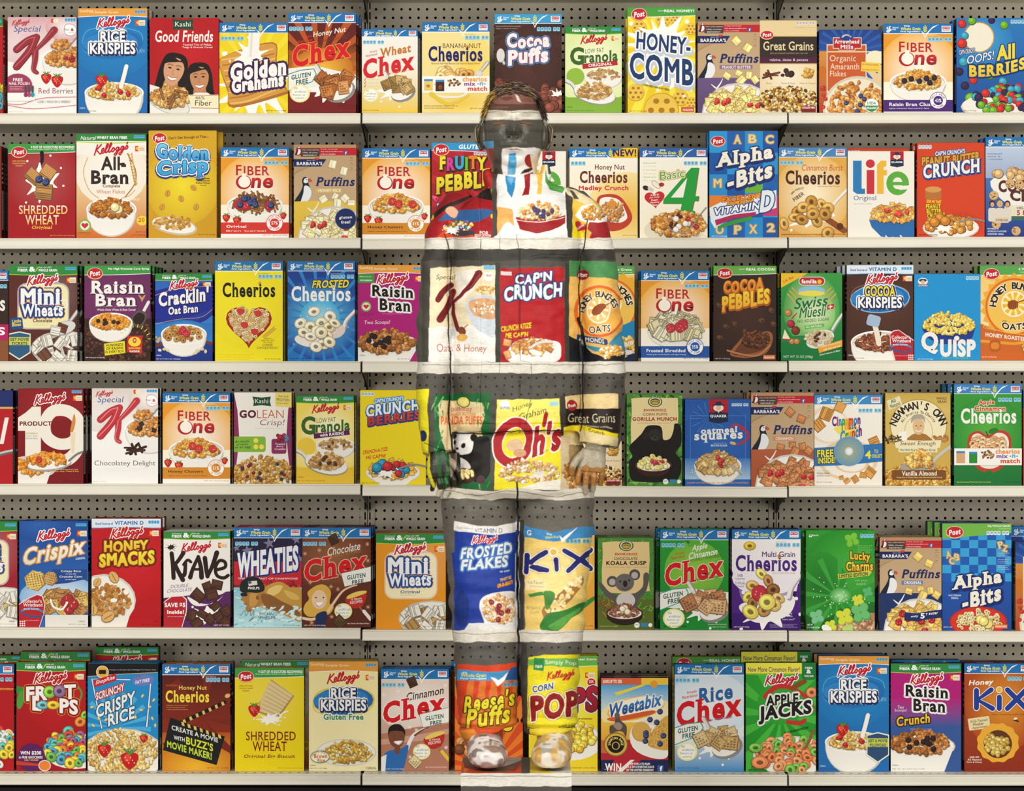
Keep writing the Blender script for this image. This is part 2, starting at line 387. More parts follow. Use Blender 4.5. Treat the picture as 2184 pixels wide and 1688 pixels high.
def piece(kind, x, y, s, c, a=None):
    a = rnd.uniform(0, 180) if a is None else a
    dk, lt = _tone(c, -.68), _tone(c, .55)
    if kind == 'flake':
        m = rnd.randint(7, 9); pts = []
        for i in range(m):
            t = i*2*math.pi/m; q = s*rnd.uniform(.7, 1.15); pts.append((math.cos(t)*q, math.sin(t)*q*.72))
        ca, sa = math.cos(math.radians(a)), math.sin(math.radians(a))
        V = np.array([(u*ca-v*sa, u*sa+v*ca) for u, v in pts]); F = [tuple(range(m))]
        A.add(V*1.12+[x, y+s*.1], F, LC(dk)); A.add(V+[x, y], F, LC(c)); A.add(V*.5+[x-s*.16, y-s*.2], F, LC(lt)); A.add(V*.28+[x+s*.3, y+s*.22], F, LC(dk))
    elif kind == 'ring':
        q = rnd.uniform(.65, 1); E(x, y, s*1.08, s*q*1.08, dk, a, 12); E(x, y-s*.04, s, s*q*.98, c, a, 12)
        E(x-s*.1, y-s*.12, s*.72, s*q*.7, lt, a, 10); E(x, y-s*.03, s*.52, s*q*.5, c, a, 10); E(x, y, s*.4, s*q*.36, _tone(c, -.7), a, 8)
    elif kind in ('sq', 'chex', 'shred'):
        ca, sa = math.cos(math.radians(a)), math.sin(math.radians(a)); h = s*rnd.uniform(.75, 1)
        def M(u, v): return (x+u*s*ca-v*h*sa, y+u*s*sa+v*h*ca)
        P([M(-1.08, -1.08), M(1.08, -1), M(1.1, 1.1), M(-1, 1.12)], dk); P([M(-1, -1), M(1, -.95), M(.95, 1), M(-.95, .95)], c)
        if kind == 'sq': P([M(-.8, -.8), M(.75, -.75), M(.6, .5), M(-.7, .6)], lt); L([M(-.6, .2), M(.6, .2)], s*.1, dk, 0)
        elif kind == 'chex':
            for i in (-.6, -.2, .2, .6):
                for j in (-.6, -.2, .2, .6): p = M(i, j); E(p[0], p[1], s*.13, s*.11, lt if (i+j) < -.1 else dk, 0, 6)
        else:
            for j in (-.75, -.5, -.25, 0, .25, .5, .75): L([M(-.9, j), M(.9, j+.06)], s*.09, lt if rnd.random() < .6 else dk, 0)
    elif kind == 'ball':
        E(x, y, s*1.06, s*1.06, dk, 0, 10); E(x-s*.06, y-s*.08, s*.92, s*.9, c, 0, 10); E(x-s*.25, y-s*.3, s*.5, s*.45, lt, 0, 8)
    elif kind == 'rice':
        E(x, y+s*.12, s*1.1, s*.62, dk, a, 8); E(x, y, s, s*.52, c, a, 8); E(x-s*.1, y-s*.12, s*.55, s*.25, lt, a, 6)
    elif kind == 'stick':
        ca, sa = math.cos(math.radians(a)), math.sin(math.radians(a))
        L([(x-s*1.3*ca, y-s*1.3*sa), (x+s*1.3*ca, y+s*1.3*sa)], s*.62, dk, 0); L([(x-s*1.2*ca, y-s*1.2*sa-.2), (x+s*1.2*ca, y+s*1.2*sa-.2)], s*.38, c, 0)
    elif kind == 'oat':
        E(x, y, s*1.08, s*.8, dk, a, 9); E(x, y-s*.05, s, s*.7, c, a, 9)
        ca, sa = math.cos(math.radians(a)), math.sin(math.radians(a)); L([(x-s*.7*ca, y-s*.7*sa), (x+s*.7*ca, y+s*.7*sa)], s*.12, dk, 0)
    elif kind == 'berry':
        E(x, y, s, s*1.05, _tone(c, -.3), 0, 12); E(x-s*.1, y-s*.1, s*.82, s*.85, c, 0, 10)
        for i in range(5): E(x+rnd.uniform(-.6, .6)*s, y+rnd.uniform(-.6, .6)*s, s*.1, s*.1, 'ffb0a0', 0, 5)
    elif kind == 'blue':
        E(x, y, s, s, '1d2440', 0, 12); E(x-s*.15, y-s*.15, s*.75, s*.72, '46588f', 0, 10); E(x+s*.1, y-s*.3, s*.25, s*.2, '1d2440', 0, 6)
def pile(cx, cy, rx, ry, kind, n, s, pal, mix=(), seed=1, dome=0):
    "heap of printed cereal pieces inside an ellipse"
    rnd.seed(seed*17+3); q = []
    pal = pal.split()
    if kind in ('flake', 'sq', 'oat') and n >= 24 and s > 3: n = int(n*1.7); s *= .76
    while len(q) < n:
        u, v = rnd.uniform(-1, 1), rnd.uniform(-1, 1)
        if u*u+v*v > 1: continue
        q.append((cx+u*rx, cy+v*ry-dome*(1-u*u)*(1 if v < .3 else .2)))
    q.sort(key=lambda t: t[1])
    for i, (x, y) in enumerate(q): piece(kind, x, y, s*rnd.uniform(.8, 1.15), rnd.choice(pal))
    for m in mix:
        for i in range(m[1]):
            t = rnd.uniform(0, 6.28); d = rnd.uniform(.1, .8); piece(m[0], cx+math.cos(t)*rx*d, cy+math.sin(t)*ry*d-dome*.4, m[2], m[3])
def bowl(cx, cy, rx, ry, dep, kind, n, s, pal, mix=(), seed=1, dome=0, col='f4f1ea', rim='ffffff', milk='f6efe0', sh='cfc9bd'):
    t = np.linspace(0, math.pi, 16)
    V = [(cx+rx*math.cos(a), cy+abs(math.sin(a))**.8*dep+ry*.2*math.sin(a)) for a in t]
    V = [(cx+rx, cy)]+V[1:-1]+[(cx-rx, cy)]
    P(V, sh); P([(cx+(x-cx)*.96-rx*.02, cy+(y-cy)*.95) for x, y in V], col)
    E(cx, cy, rx, ry, rim, 0, 28); E(cx, cy+ry*.04, rx*.95, ry*.9, sh, 0, 28); E(cx, cy+ry*.1, rx*.92, ry*.84, milk, 0, 28)
    pile(cx, cy+ry*.05, rx*.82, ry*.66, kind, n, s, pal, mix, seed, dome)
def spoon(x0, y0, x1, y1, w, bw, bh, c='dcdad6', r=0):
    "handle from x0,y0 to the bowl centre x1,y1"
    L([(x0, y0), ((x0+x1)/2, (y0+y1)/2), (x1, y1)], w*1.25, '8d8a86', 1, w*.8); L([(x0, y0-w*.15), (x1, y1)], w*.7, c, 1, w*.5)
    E(x1, y1, bw*1.05, bh*1.08, '8d8a86', r); E(x1, y1-.3, bw, bh, c, r)
def splash(cx, cy, r, c='fdfbf6', seed=1, sy=1.0, n=9, dr=5):
    rnd.seed(seed); pts = []
    for i in range(n*2):
        a = i*math.pi/n+rnd.uniform(-.1, .1); q = r*(rnd.uniform(1.0, 1.45) if i % 2 else rnd.uniform(.62, .8)); pts.append((cx+math.cos(a)*q, cy+math.sin(a)*q*sy))
    P(pts, c, 1)
    for i in range(dr): a = rnd.uniform(0, 6.28); q = r*rnd.uniform(1.35, 1.7); E(cx+math.cos(a)*q, cy+math.sin(a)*q*sy, r*.08, r*.08, c, 0, 7)
def star(cx, cy, r, c, n=5, q=.42, rot=0):
    P([(cx+(r if i % 2 == 0 else r*q)*math.sin(math.radians(rot)+i*math.pi/n), cy-(r if i % 2 == 0 else r*q)*math.cos(math.radians(rot)+i*math.pi/n)) for i in range(2*n)], c)
def heart(cx, cy, w, h, c, r=0):
    V = []
    for i in range(28):
        t = i*2*math.pi/28; V.append((16*math.sin(t)**3/16*w/2, -(13*math.cos(t)-5*math.cos(2*t)-2*math.cos(3*t)-math.cos(4*t))/15*h/2))
    a = math.radians(r); P([(cx+x*math.cos(a)-y*math.sin(a), cy+x*math.sin(a)+y*math.cos(a)) for x, y in V], c)
def rays(cx, cy, r, c, n=16, wd=.5, a0=0):
    for i in range(n):
        a = (i+a0)*2*math.pi/n; b = a+wd*2*math.pi/n
        P([(cx, cy), (cx+r*math.cos(a), cy+r*math.sin(a)), (cx+r*math.cos(b), cy+r*math.sin(b))], c)
def strawb(x, y, s, leaf=1, r=0):
    P([(x-s*.9, y-s*.5), (x, y-s*.8), (x+s*.9, y-s*.5), (x+s*.75, y+s*.4), (x, y+s*1.15), (x-s*.75, y+s*.4)], 'c01a1e', 1)
    E(x-s*.25, y-s*.15, s*.4, s*.45, 'e8453c', 0, 8)
    for i in range(6): E(x+s*(-.5+.2*i), y+s*(.1+.3*((i*7) % 3-1)), s*.07, s*.09, 'f6d27a', 0, 5)
    if leaf:
        for q in (-.7, -.2, .35, .8): L([(x, y-s*.6), (x+q*s, y-s*1.15)], s*.3, '4f8f2c', 0, s*.05)
def small(s, x0, x1, y, h, c, f=0, b=0.0): T(s, (x0+x1)/2, y, x1-x0, h, c, b=b, f=f)
def facts(x, y, w=30, n=4, c='8fd0ea', gap=1):
    "row of nutrition tiles"
    t = w/(n+(.4 if n > 4 else 0)); xx = x
    for i in range(n):
        if n > 4 and i == 4: xx += t*.4
        RR(xx, y, xx+t*.92, y+t*1.15, t*.25, c); R(xx+t*.2, y+t*.25, xx+t*.7, y+t*.42, '2c6d94'); R(xx+t*.15, y+t*.55, xx+t*.75, y+t*.68, '2c6d94'); xx += t
def gm(c='1d74b8', h=14.5, new=0):
    "blue whole grain band of the boxes"
    R(0, 0, 100, h, c); R(0, h-.8, 100, h, 'ffffff')
    L([(6.5, 4.5), (5, 5.5), (5.5, 7.6), (8, 7), (8.6, 4.4), (9.6, 3.6)], 1.3, 'ffffff'); L([(8.6, 4.6), (9, 8.5), (7.5, 11.8), (4.6, 11.2), (6.2, 9.6), (9.8, 9.6), (11, 8)], 1.4, 'ffffff')
    T('General', 17, 5.2, 8.5, 2.4, 'ffffff', k=.15); T('Mills', 15.3, 8, 5.2, 2.1, 'ffffff', k=.15)
    T('With', 33.5, 3, 9, 2.3, 'ffffff', k=.15, b=.03); T('Whole Grain', 39, 7, 29, 4.4, 'f7ee3a', k=.12, b=.03); T('First Ingredient', 38.5, 11.3, 28, 2.8, 'ffffff', k=.15, b=.03)
    L([(60, 13), (60, 4)], .7, 'e8dc3a')
    for i in range(3): E(58.4, 5+i*2.6, 1.7, .8, 'e8dc3a', 50, 8); E(61.6, 5+i*2.6, 1.7, .8, 'e8dc3a', -50, 8)
    E(60, 2.8, .8, 1.6, 'e8dc3a', 0, 8)
    P([(53, 9.5), (58.5, 13), (59.5, 19), (62, 13.5), (71, 4), (80, .8), (70, 7), (63, 15), (59.8, 21), (57.5, 14.5)], 'ffffff')
    if not new:
        R(84, 3, 97, 11.5, 'ffffff'); RR(85, 3.8, 96, 8, 1, 'b8284a'); T('BOX TOPS', 90.5, 5.8, 9.5, 2, 'ffffff'); T('EDUCATION', 90.5, 9.6, 10, 1.6, '7a1f38')
    else:
        P([(60, h), (66, 6), (74, 1.5), (80, 0), (100, 0), (100, h)], 'f0c512'); T('NEW!', 81, 7, 34, 11, '3b1d5e', b=.05)
def gmfacts(x=64, y=19.5, c='222222'): small('PER 3/4 CUP SERVING', x, x+15, y-1.3, 1, c); facts(x, y, 35, 6)
def kfacts(x=82, y=2.6, c='56b4e4'): facts(x, y, 16, 4, c)
def fam(x=84, y=18):
    "little family rewards square"
    R(x, y, x+14, y+8, 'f4e9c8'); P([(x, y), (x+5, y), (x+3, y+4), (x+5, y+8), (x, y+8)], 'e2482a'); E(x+3, y+3.5, 1.8, 2.4, 'f8c63a', 0, 8)
    T('FAMILY', x+9.5, y+3.6, 7.5, 1.6, 'c33325'); T('REWARDS', x+9.5, y+6, 7.5, 1.1, 'c33325')
def kgreen(h=14, full=0, c='2f8a3d', c2='2f8a3d'):
    R(0, 0, 100, h-1, c); P([(0, h-2)]+[(i*10, h-2+1.6*math.sin(i*math.pi/10)) for i in range(11)]+[(100, 0), (0, 0)], c)
    L([(0, h-1.7)]+[(i*10, h-1.7+1.6*math.sin(i*math.pi/10)) for i in range(1, 10)]+[(100, h-1.7)], .9, 'b7d23a')
    small('Good Source of', 12.5, 27, 3.3, 1.8, 'ffffff'); T('FIBER', 20, 7.3, 15, 4, 'ffffff', b=.035)
    T('&', 34, 5.8, 10, 7.5, 'ffffff', b=.05, f=1); L([(39, 8.5), (41.5, 3)], .6, 'c8dc3c'); E(40, 7, 1.6, .7, 'c8dc3c', -60, 8); E(41.6, 4.5, 1.6, .7, 'c8dc3c', -60, 8)
    small('Made with'+(' 100%' if full else ''), 43, 62 if full else 54, 3.1, 2, 'ffffff'); T('WHOLE GRAIN', 56.5, 7.3, 27.5, 4, 'ffffff', b=.035)
    kfacts()
def kgold(h=11.5, c='e9a03c'):
    R(0, 0, 100, h, c); P([(0, h), (0, h-.5)]+[(i*10, h+1.4-1.9*math.sin(i*math.pi/10)) for i in range(11)]+[(100, h-3), (0, h-3)], c)
    L([(i*10, h+1-1.8*math.sin(i*math.pi/10)) for i in range(11)], .8, 'ffffff')
    T('Goodness', 12, 3.4, 20, 4, 'fff4dd', b=0); T('of a', 20, 6.2, 4.5, 1.6, 'fff4dd', b=0); T('Simple Grain', 41, 5.8, 34, 4.6, 'fff4dd', b=0); kfacts()
def kvit(h=13):
    R(0, 0, 100, h, 'e3edf5'); L([(i*10, h+1-1.4*math.sin(i*math.pi/10)) for i in range(11)], .9, '3b7fc4')
    T('Good Source of', 18, 7, 26, 3.6, '1f5e9c', b=.03); T('VITAMIN D', 54, 6, 42, 5.6, '1f6fb0', b=.04); kfacts()
_KEL = [[(2, 2), (0, 12), (-2, 22)], [(10, 2), (3, 10), (1, 12), (6, 17), (10, 21), (13, 19)],
        [(13, 17), (17, 14), (16, 10), (13, 12), (13, 18), (16, 20), (20, 16), (25, 5), (23, 1.5), (21, 8), (21, 18), (24, 19), (28, 13), (32, 4), (30, .5), (28, 8), (28, 18), (31, 19), (34, 15), (37, 11), (35.5, 12), (34, 17), (37, 19), (40, 14), (37, 11)],
        [(49, 12), (45, 11), (43, 16), (46, 18.5), (49, 12), (48, 20), (44, 27), (41, 24), (50, 18), (53, 15)], [(59, 11), (55, 10.5), (53, 15.5), (56, 17.5), (59, 11), (58, 19), (54, 27), (51, 24), (60, 17), (64, 12), (65, 9)],
        [(66, 3), (65, 6)], [(65, 9), (68, 13), (65, 17), (62, 15)]]
def kel(cx, cy, w, ol='ffffff', c='c4172c', r=-6, ow=1.3):
    "red script wordmark"
    s = w/68.0; a = math.radians(r)
    for ex, col in ((ow, ol), (0, c)):
        if col is None: continue
        for q in _KEL:
            pts = [(cx+((x-33+(-(y-14)*.25))*math.cos(a)-(y-14)*math.sin(a))*s, cy+((x-33)*math.sin(a)+(y-14)*math.cos(a))*s*1.05) for x, y in q]
            L(pts, 3.1*s+ex*2, col)
def post(cx, cy, w=22, h=17):
    E(cx, cy+.8, w/2+1, h/2+.8, 'e8a23a'); E(cx, cy, w/2+.6, h/2+.6, 'f4ead2'); E(cx, cy, w/2, h/2, 'c8202a'); T('Post', cx, cy, w*.72, h*.5, 'ffffff', r=-8, k=.18, b=.035, f=1)
def pgreen(txt, h=13, c='3f9a44', x0=35, sub=None, slope=3):
    P([(0, 0), (100, 0), (100, h)]+[(100-i*10, h+slope*math.sin(i*math.pi/10*.5)-slope*.3*i/10) for i in range(1, 11)], c)
    L([(100-i*10, h+slope*math.sin(i*math.pi/10*.5)-slope*.3*i/10) for i in range(11)], .8, 'ffffff')
    if txt: T(txt, (x0+98)/2, 5, 98-x0, 4, 'ffffff', b=.03)
    if sub: small(sub, x0-4, 98, 8.6, 1.6, 'ffffff', b=.02)
def netwt(s, x0, x1, y, c='222222', h=2): small(s, x0, x1, y, h, c, b=.01)
def blur(x, y, w, n, c, h=1.1, al=0):
    "small print"
    for i in range(n):
        s = ''.join(rnd.choice('aeinorstlmuc ') for _ in range(int(w/h*1.6))).strip() or 'a'
        small(s, x, x+w*(1-.12*(i % 2)), y+i*h*1.7, h, c)
def qlogo(cx, cy, w, h, tag=1):
    "oat brand crest: man in a broad hat"
    P([(cx-w/2, cy-h/2), (cx+w/2, cy-h/2), (cx+w/2, cy+h*.42), (cx, cy+h*.5), (cx-w/2, cy+h*.42)], '1b2a4a'); R(cx-w/2, cy-h/2, cx+w/2, cy+h*.05, 'b3202c')
    E(cx, cy-h*.14, w*.27, h*.14, 'f3efe6'); E(cx, cy-h*.16, w*.14, h*.12, 'eec39c'); P([(cx-w*.3, cy+h*.1), (cx-w*.1, cy), (cx+w*.1, cy), (cx+w*.3, cy+h*.1)], '16233f')
    P([(cx-w*.06, cy-.02*h), (cx+w*.06, cy-.02*h), (cx, cy+h*.08)], 'f3efe6')
    E(cx, cy-h*.27, w*.34, h*.035, '20304e'); RR(cx-w*.16, cy-h*.4, cx+w*.16, cy-h*.27, w*.06, '20304e')
    T('QUAKER', cx, cy+h*.2, w*.88, h*.12, 'ffffff', b=.03, f=1)
# ---------------------------------------------------------------- what is printed on each carton (100 units = carton width, v runs downward)
GL = 'e0a040 c98a30 f0c068 b87828'
def badge(cx, cy, r, c, s):
    E(cx, cy, r, r, c, 0, 28); E(cx, cy, r*.93, r*.93, 'ffffff', 0, 28); TA('DAILY VALUE', cx, cy, r*.74, r*.2, -75, 75, c, f=1); TA('REBIF FO', cx, cy, r*.74, r*.2, 130, 230, c, f=1, inside=1)
    E(cx, cy, r*.55, r*.55, c, 0, 20); T(s, cx, cy, r*.75, r*.4, 'ffffff', f=1)
def fiber_one(sub, col, pct, pal, mix, kind='flake', tc='ffffff', extra=None, sub2='Lightly sweetened whole grain flakes', nw='NET WT 14.25 OZ (403g)', sz=4.6):
    H = A.H; R(0, 0, 100, H, 'ea9c2c'); R(0, 40, 100, H, 'f2bb4e', 'fff1cc'); E(52, 66, 58, 56, 'fffcf2', c2='f4b64c', n=30); R(0, 84, 100, 112, 'fff6dc', 'fff9ec')
    gm(); gmfacts()
    T('F', 26, 33, 9, 15, ('c4252c', 'a01c26'), b=.014, f=.8); T('IBER', 52.5, 34, 39, 13.5, ('b02028', 'c4202a'), b=.014, f=.8)
    E(33.5, 51, 11.5, 10.5, 'b41c28'); E(34.5, 50.3, 8.8, 8.6, 'fff8e8'); R(31, 38, 37, 42.6, 'fff8e8')
    T('ne', 61, 52, 32, 15.5, ('d42a2c', '8c1624'), k=.12, b=.03)
    bowl(50, 84, 41, 16, 26, kind, 95, sz, pal, mix, int(pct), 7, 'f7f3ea'); 
    if extra != 'sh': strawb(8, 103, 6); strawb(24, 107, 6.5) ; strawb(92, 100, 5)
    R(0, 110, 100, 127, col); R(0, 127, 100, H, 'f8f5ee')
    T(sub, 8+len(sub)*1.85, 116.5, len(sub)*3.7, 5, tc, b=.02, f=.6); small(sub2, 8, 66, 122.5, 2, tc)
    badge(79, 111, 12.5, col, pct+'%'); netwt(nw, 62, 98, H-4, col)
def chexpile(cx, cy, c='d9b277 c89a5c e8c894', s=10, n=11, seed=3, milk=1, sp=1):
    if sp: L([(42, 78), (50, 92), (58, 108)], 7, '9a9488', 1, 5); L([(41, 78), (49, 92), (56, 106)], 4.6, 'e6e2da')
    if milk: splash(cx-4, cy+8, 24, seed=seed, sy=.75); E(cx+14, cy+12, 23, 16, '8f8c88', -20); E(cx+12, cy+10, 21, 14, 'f8f5ee', -20)
    pile(cx, cy, 25, 14, 'chex', n, s, c, seed=seed)
def noart(x=17, y=119, r=15, c='4a7a4a'):
    E(x, y, r, r*.9, 'fffdf0', 0, 20, c2='f6ec9c'); E(x, y, r*.8, r*.75, 'fffdf2')
    for i, (t, w) in enumerate((('no', 5), ('artificial', 17), ('flavors or', 19), ('colors!', 13))): T(t, x+(-6, 1, -1, 0)[i], y-7.5+i*4.8, w, 3.2, c, b=-.005)
def gfree(y=95, c='1c5c50'):
    P([(0, y-4), (18, y-10), (38, y-12), (42, y-4), (36, y+8), (20, y+14), (0, y+22)], '3c9a94', 0); P([(0, y-2.6), (18, y-8.6), (37, y-10.6), (40.5, y-4), (35, y+7), (19, y+13), (0, y+20.6)], 'f6f4ec')
    T('GLUTEN', 19, y-1, 29, 7, c, s_=.18, b=.03, f=.6); T('FREE', 20, y+7.5, 18, 7, c, s_=.18, b=.03, f=.6)
def chexlogo(cy=58, o=(), fl='Honey Nut', fc='f4ecd8', fw=48, fx=61, fy=29, ff=0, lw=86, lx=49, fh=10, lh=33):
    T('Chex', lx, cy, lw, lh, 'd8141c', s_=.19, b=.046, f=1.6, o=o); T(fl, fx, fy, fw, fh, fc, s_=.17, b=.015 if not ff else .03, f=ff, k=.12 if not ff else 0)
def hn_chex():
    H = A.H; R(0, 0, 100, H, '5c1414', '7c2018'); R(0, 45, 100, 100, '6a1a12', 'd88a1e'); rays(45, 78, 80, 'b8541c', 18, .4); E(50, 82, 46, 30, 'f2c23c', c2='c87020')
    gm(); facts(1, 20, 35, 6); chexlogo(57, ((1, 'f2a04c'),)); T('Simply', 29, 35, 12, 4, 'd83c28', s_=.18, f=.8); T('Nutritious', 25, 41, 21, 4, 'd83c28', s_=.18, f=.8); T('NATURALLY FLAVORED', 63, 38.5, 48, 5, '8c3c1c', s_=.18, b=0)
    T('With a Touch of Honey', 66, 69, 32, 4, '5c1c10', s_=.18, b=0)
    P([(0, 82), (40, 78), (100, 92), (100, 112), (60, 118), (0, 116)], 'f4f1e8'); P([(0, 116), (60, 118), (100, 112), (100, H), (0, H)], '7a1a1c'); gfree(94); chexpile(63, 104, 'c47c3c a86028 d8985c'); noart(); netwt('NET WT 13.8 OZ (391g)', 2, 34, H-4, '2a0a08')
    small('Sweetened rice cereal', 73, 98, H-12, 2, '2a0a08'); small('with real honey', 78, 98, H-8, 2, '2a0a08')
def wheat_chex():
    H = A.H; R(0, 0, 100, H, 'f4f0ea', 'f6f0d8'); R(0, 70, 100, H, 'f6f0de', 'ecc93c'); gm(h=13.5); facts(2, 20, 38, 6)
    T('Wheat', 60, 38, 56, 16, 'c8782c', s_=.17, b=.04, f=.8); T('Simply', 21, 40, 13, 4, 'c83030', s_=.2, f=.8); T('Nutritious', 17, 46, 21, 4, 'c83030', s_=.2, f=.8); chexlogo(64, (), '', lw=90, lh=34) if 0 else T('Chex', 48, 64, 92, 36, 'd8202c', s_=.19, b=.046, f=1.6)
    T('Big Tasty Wheat Cereal', 65, 77, 38, 3, 'e0c080', s_=.18, b=0)
    for i in range(3): blur(9, 90+i*6, 22, 1, 'c8c0ac', 1.6); L([(4, 90+i*6), (5, 92+i*6), (7, 87+i*6)], .8, 'c83030')
    chexpile(60, 102, 'b08c50 9c7840 c8a86c', 9, 10, 5); noart(16, 118, 14, '6a8a5c'); netwt('NET WT 14 OZ (396g)', 3, 30, H-5)
def banana_ch():
    H = A.H; R(0, 0, 100, H, 'f6e39c', 'f2dc8c'); E(74, 62, 26, 40, 'f6d455', 20, c2='f4dd88'); E(60, 120, 60, 22, 'ecc84c', -12, c2='f2dc8c')
    gm(); gmfacts()
    T('BANANA NUT', 59, 34.5, 57, 7, '4a3020', b=.0, f=.7); piece('ring', 67, 36, 2.6, 'd89a4c'); T('Cheerios', 49.5, 46.5, 80, 23, '1c1c66', b=.03, f=.9)
    T('Flavored with Real Banana and Natural Banana Flavor', 50, 60.5, 72, 3, '6a5030', b=0)
    pile(50, 78, 24, 9, 'ring', 14, 8, 'e0b068 d09848 ecc888', seed=4); spoon(97, 60, 84, 76, 5, 5, 4)
    R(0, 79.5, 100, 104.5, 'f8f5ee'); R(3, 84, 16, 101, 'f0d878', 'e8c85c'); R(3, 84, 16, 87, '3a8ac8'); piece('ring', 9, 94, 3, 'c88840'); L([(18, 92), (24, 92)], 1.2, 'f0a030', 0); L([(21, 89), (21, 95)], 1.2, 'f0a030', 0)
    R(20, 85, 33, 102, '4a2418'); R(20, 85, 33, 88, '3a8ac8'); piece('ring', 27, 96, 3, '8a5030'); pile(47, 89, 10, 5, 'ring', 16, 2, '9a6c34 6a4424 c08c4c', seed=8)
    T('cheerios', 78, 84, 36, 7.5, 'f0a030', b=.035); T('mix-n-match', 0, 0, .1, .1, 'ffffff'); T('mix', 71, 91, 17, 6, '8c3aa8', b=.04); T('-n-', 88, 91, 13, 5, '48a8d8', b=.04); T('match', 82, 98, 29, 7, 'd8502c', b=.04)
    L([(14, 105), (30, 110), (55, 110), (66, 105)], 3, 'f0ece2'); L([(14, 106), (40, 121), (70, 108)], 7, 'e4c83c', w2=2); blur(3, H-11, 50, 2, '7a6a40', 1.9); netwt('NET WT 10.9 OZ', 71, 92, H-7)
def cocoa_puffs():
    H = A.H; R(0, 0, 100, H, '3a201a'); E(50, 70, 60, 70, '5a332a', c2='3a201a'); rays(20, 30, 90, '4a2a22', 9, .4); gm('3aa0d4'); facts(63, 19.5, 35, 6); blur(2.5, 18, 36, 2, 'b8a898', 2)
    o = ((2.6, '2c8cc4'), (1.1, '9c2858')); T('Cocoa', 50, 40, 64, 22, 'f4f0f0', s_=.02, b=.08, o=o, jit=.04); T('Puffs', 50, 62, 60, 24, 'f4f0f0', s_=.1, b=.08, o=o, jit=-.04)
    pile(88, 122, 26, 24, 'ball', 24, 6.5, '7a4030 6a3628 8c4c38', seed=3); splash(94, 122, 9, seed=4)
    pile(90, 126, 20, 16, 'ball', 7, 7, '7a4030 8c4c38', seed=7); pile(16, 108, 15, 10, 'ball', 6, 6, '6a3628 7a4030', seed=9); spoon(14, 74, 9, 62, 4, 6, 10)
def granola(bg1, bg2, band, bc, edge, fruit):
    H = A.H; R(0, 0, 100, H, bg1, bg2); E(50, 95, 70, 40, 'fbfbe4', c2=bg1); R(0, 0, 100, 40, bg1, bg1); E(55, 60, 60, 50, 'fafadc', c2=bg1); R(0, 125, 100, H, bg2); kgreen(); kel(51, 23, 44, None, ow=0); fam(82, 17)
    T('LOW FAT', 52, 42.5, 33, 8, '3a5a20', b=0, s_=.08); T('G', 21, 52, 25, 32, '3a6424', b=.05, f=.5); T('ranola', 63, 53, 60, 20, '3a6424', b=.035, f=.8, s_=.07)
    P([(30, 66), (92, 60), (93, 68), (31, 75)], bc); T(band, 62, 67, 42, 5.5, 'ffffff', s_=.09, b=.02)
    E(18, 88, 16, 15, fruit, c2=_tone(fruit, -.25) if 0 else fruit); R(0, 98, 100, 100, bg2) if 0 else None
    bowl(68, 86, 34, 12, 22, 'oat', 60, 3, 'c89c5c b4844c dcb880', ((('flake'), 3, 3, '6a4030'),) if band != 'ORIGINAL' else (), 5, 4)
    L([(0, 95), (12, 102), (18, 112)], 8, '908e88', w2=5); L([(0, 94), (12, 101), (18, 110)], 5.5, 'e4e2dc', w2=4); E(52, 120, 38, 18, '9a9890', 12); E(52, 118.5, 37, 17, 'f6f2ea', 12); pile(52, 116, 32, 13, 'oat', 90, 4, 'd8aa60 c89448 ecc888 b88440', (('flake', 5, 4.5, '5a3424'),) if band != 'ORIGINAL' else (), 11, 5)
    netwt('CEREAL', 2, 14, H-11, edge); netwt('NET WT 18 OZ (1 LB 2 OZ)(510g)', 2, 50, H-4.5, edge)
def honeycomb():
    H = A.H; R(0, 0, 100, H, 'f6d81e', 'f0cc24'); rays(50, 60, 110, 'f9e84c', 20, .45); 
    def hc(x, y, s):
        E(x, y, s, s, 'c8941c'); E(x-.3, y-.5, s*.96, s*.94, 'efc850')
        for a in range(6): E(x+s*.58*math.cos(a), y+s*.58*math.sin(a*1.047), s*.17, s*.17, 'b07c18', 0, 8) if 0 else E(x+s*.6*math.cos(a*1.047), y+s*.6*math.sin(a*1.047), s*.18, s*.16, 'b07c18', 0, 8)
        E(x, y, s*.18, s*.16, 'b07c18', 0, 8)
    for q in ((17, 30, 11), (52, 18, 11), (70, 19, 8.5), (93, 32, 9), (12, 126, 13), (78, 134, 12), (94, 141, 9)): hc(*q)
    hc(50, 152, 26); splash(48, 56, 42, seed=3, sy=.85, n=15, dr=9); splash(70, 104, 28, seed=5, sy=.6)
    pgreen('REAL HONEY!', 12, '4aa03c', 54); small('MADE WITH', 45, 53, 5, 2, 'ffffff'); post(17, 10)
    o = ((3.6, 'c8d0dc', 1, 4), (2.2, 'f6f8fa'),); T('HONEY-', 53, 53, 80, 26, '1c3a6a', s_=-.12, b=.03, k=.05, o=o); T('COMB', 50, 91, 94, 40, '1c3a6a', s_=-.13, b=.03, o=o)
    T('A SWEETENED CORN & OAT CEREAL', 42, 118, 40, 3, '4a3a10', s_=-.2, b=.01); netwt('NET WT 12.5 OZ (354g)', 3, 28, H-3); R(79, H-9, 98, H-2, 'c84a2c'); T('FOR EDUCATION', 89, H-5, 15, 3, 'ffffff')
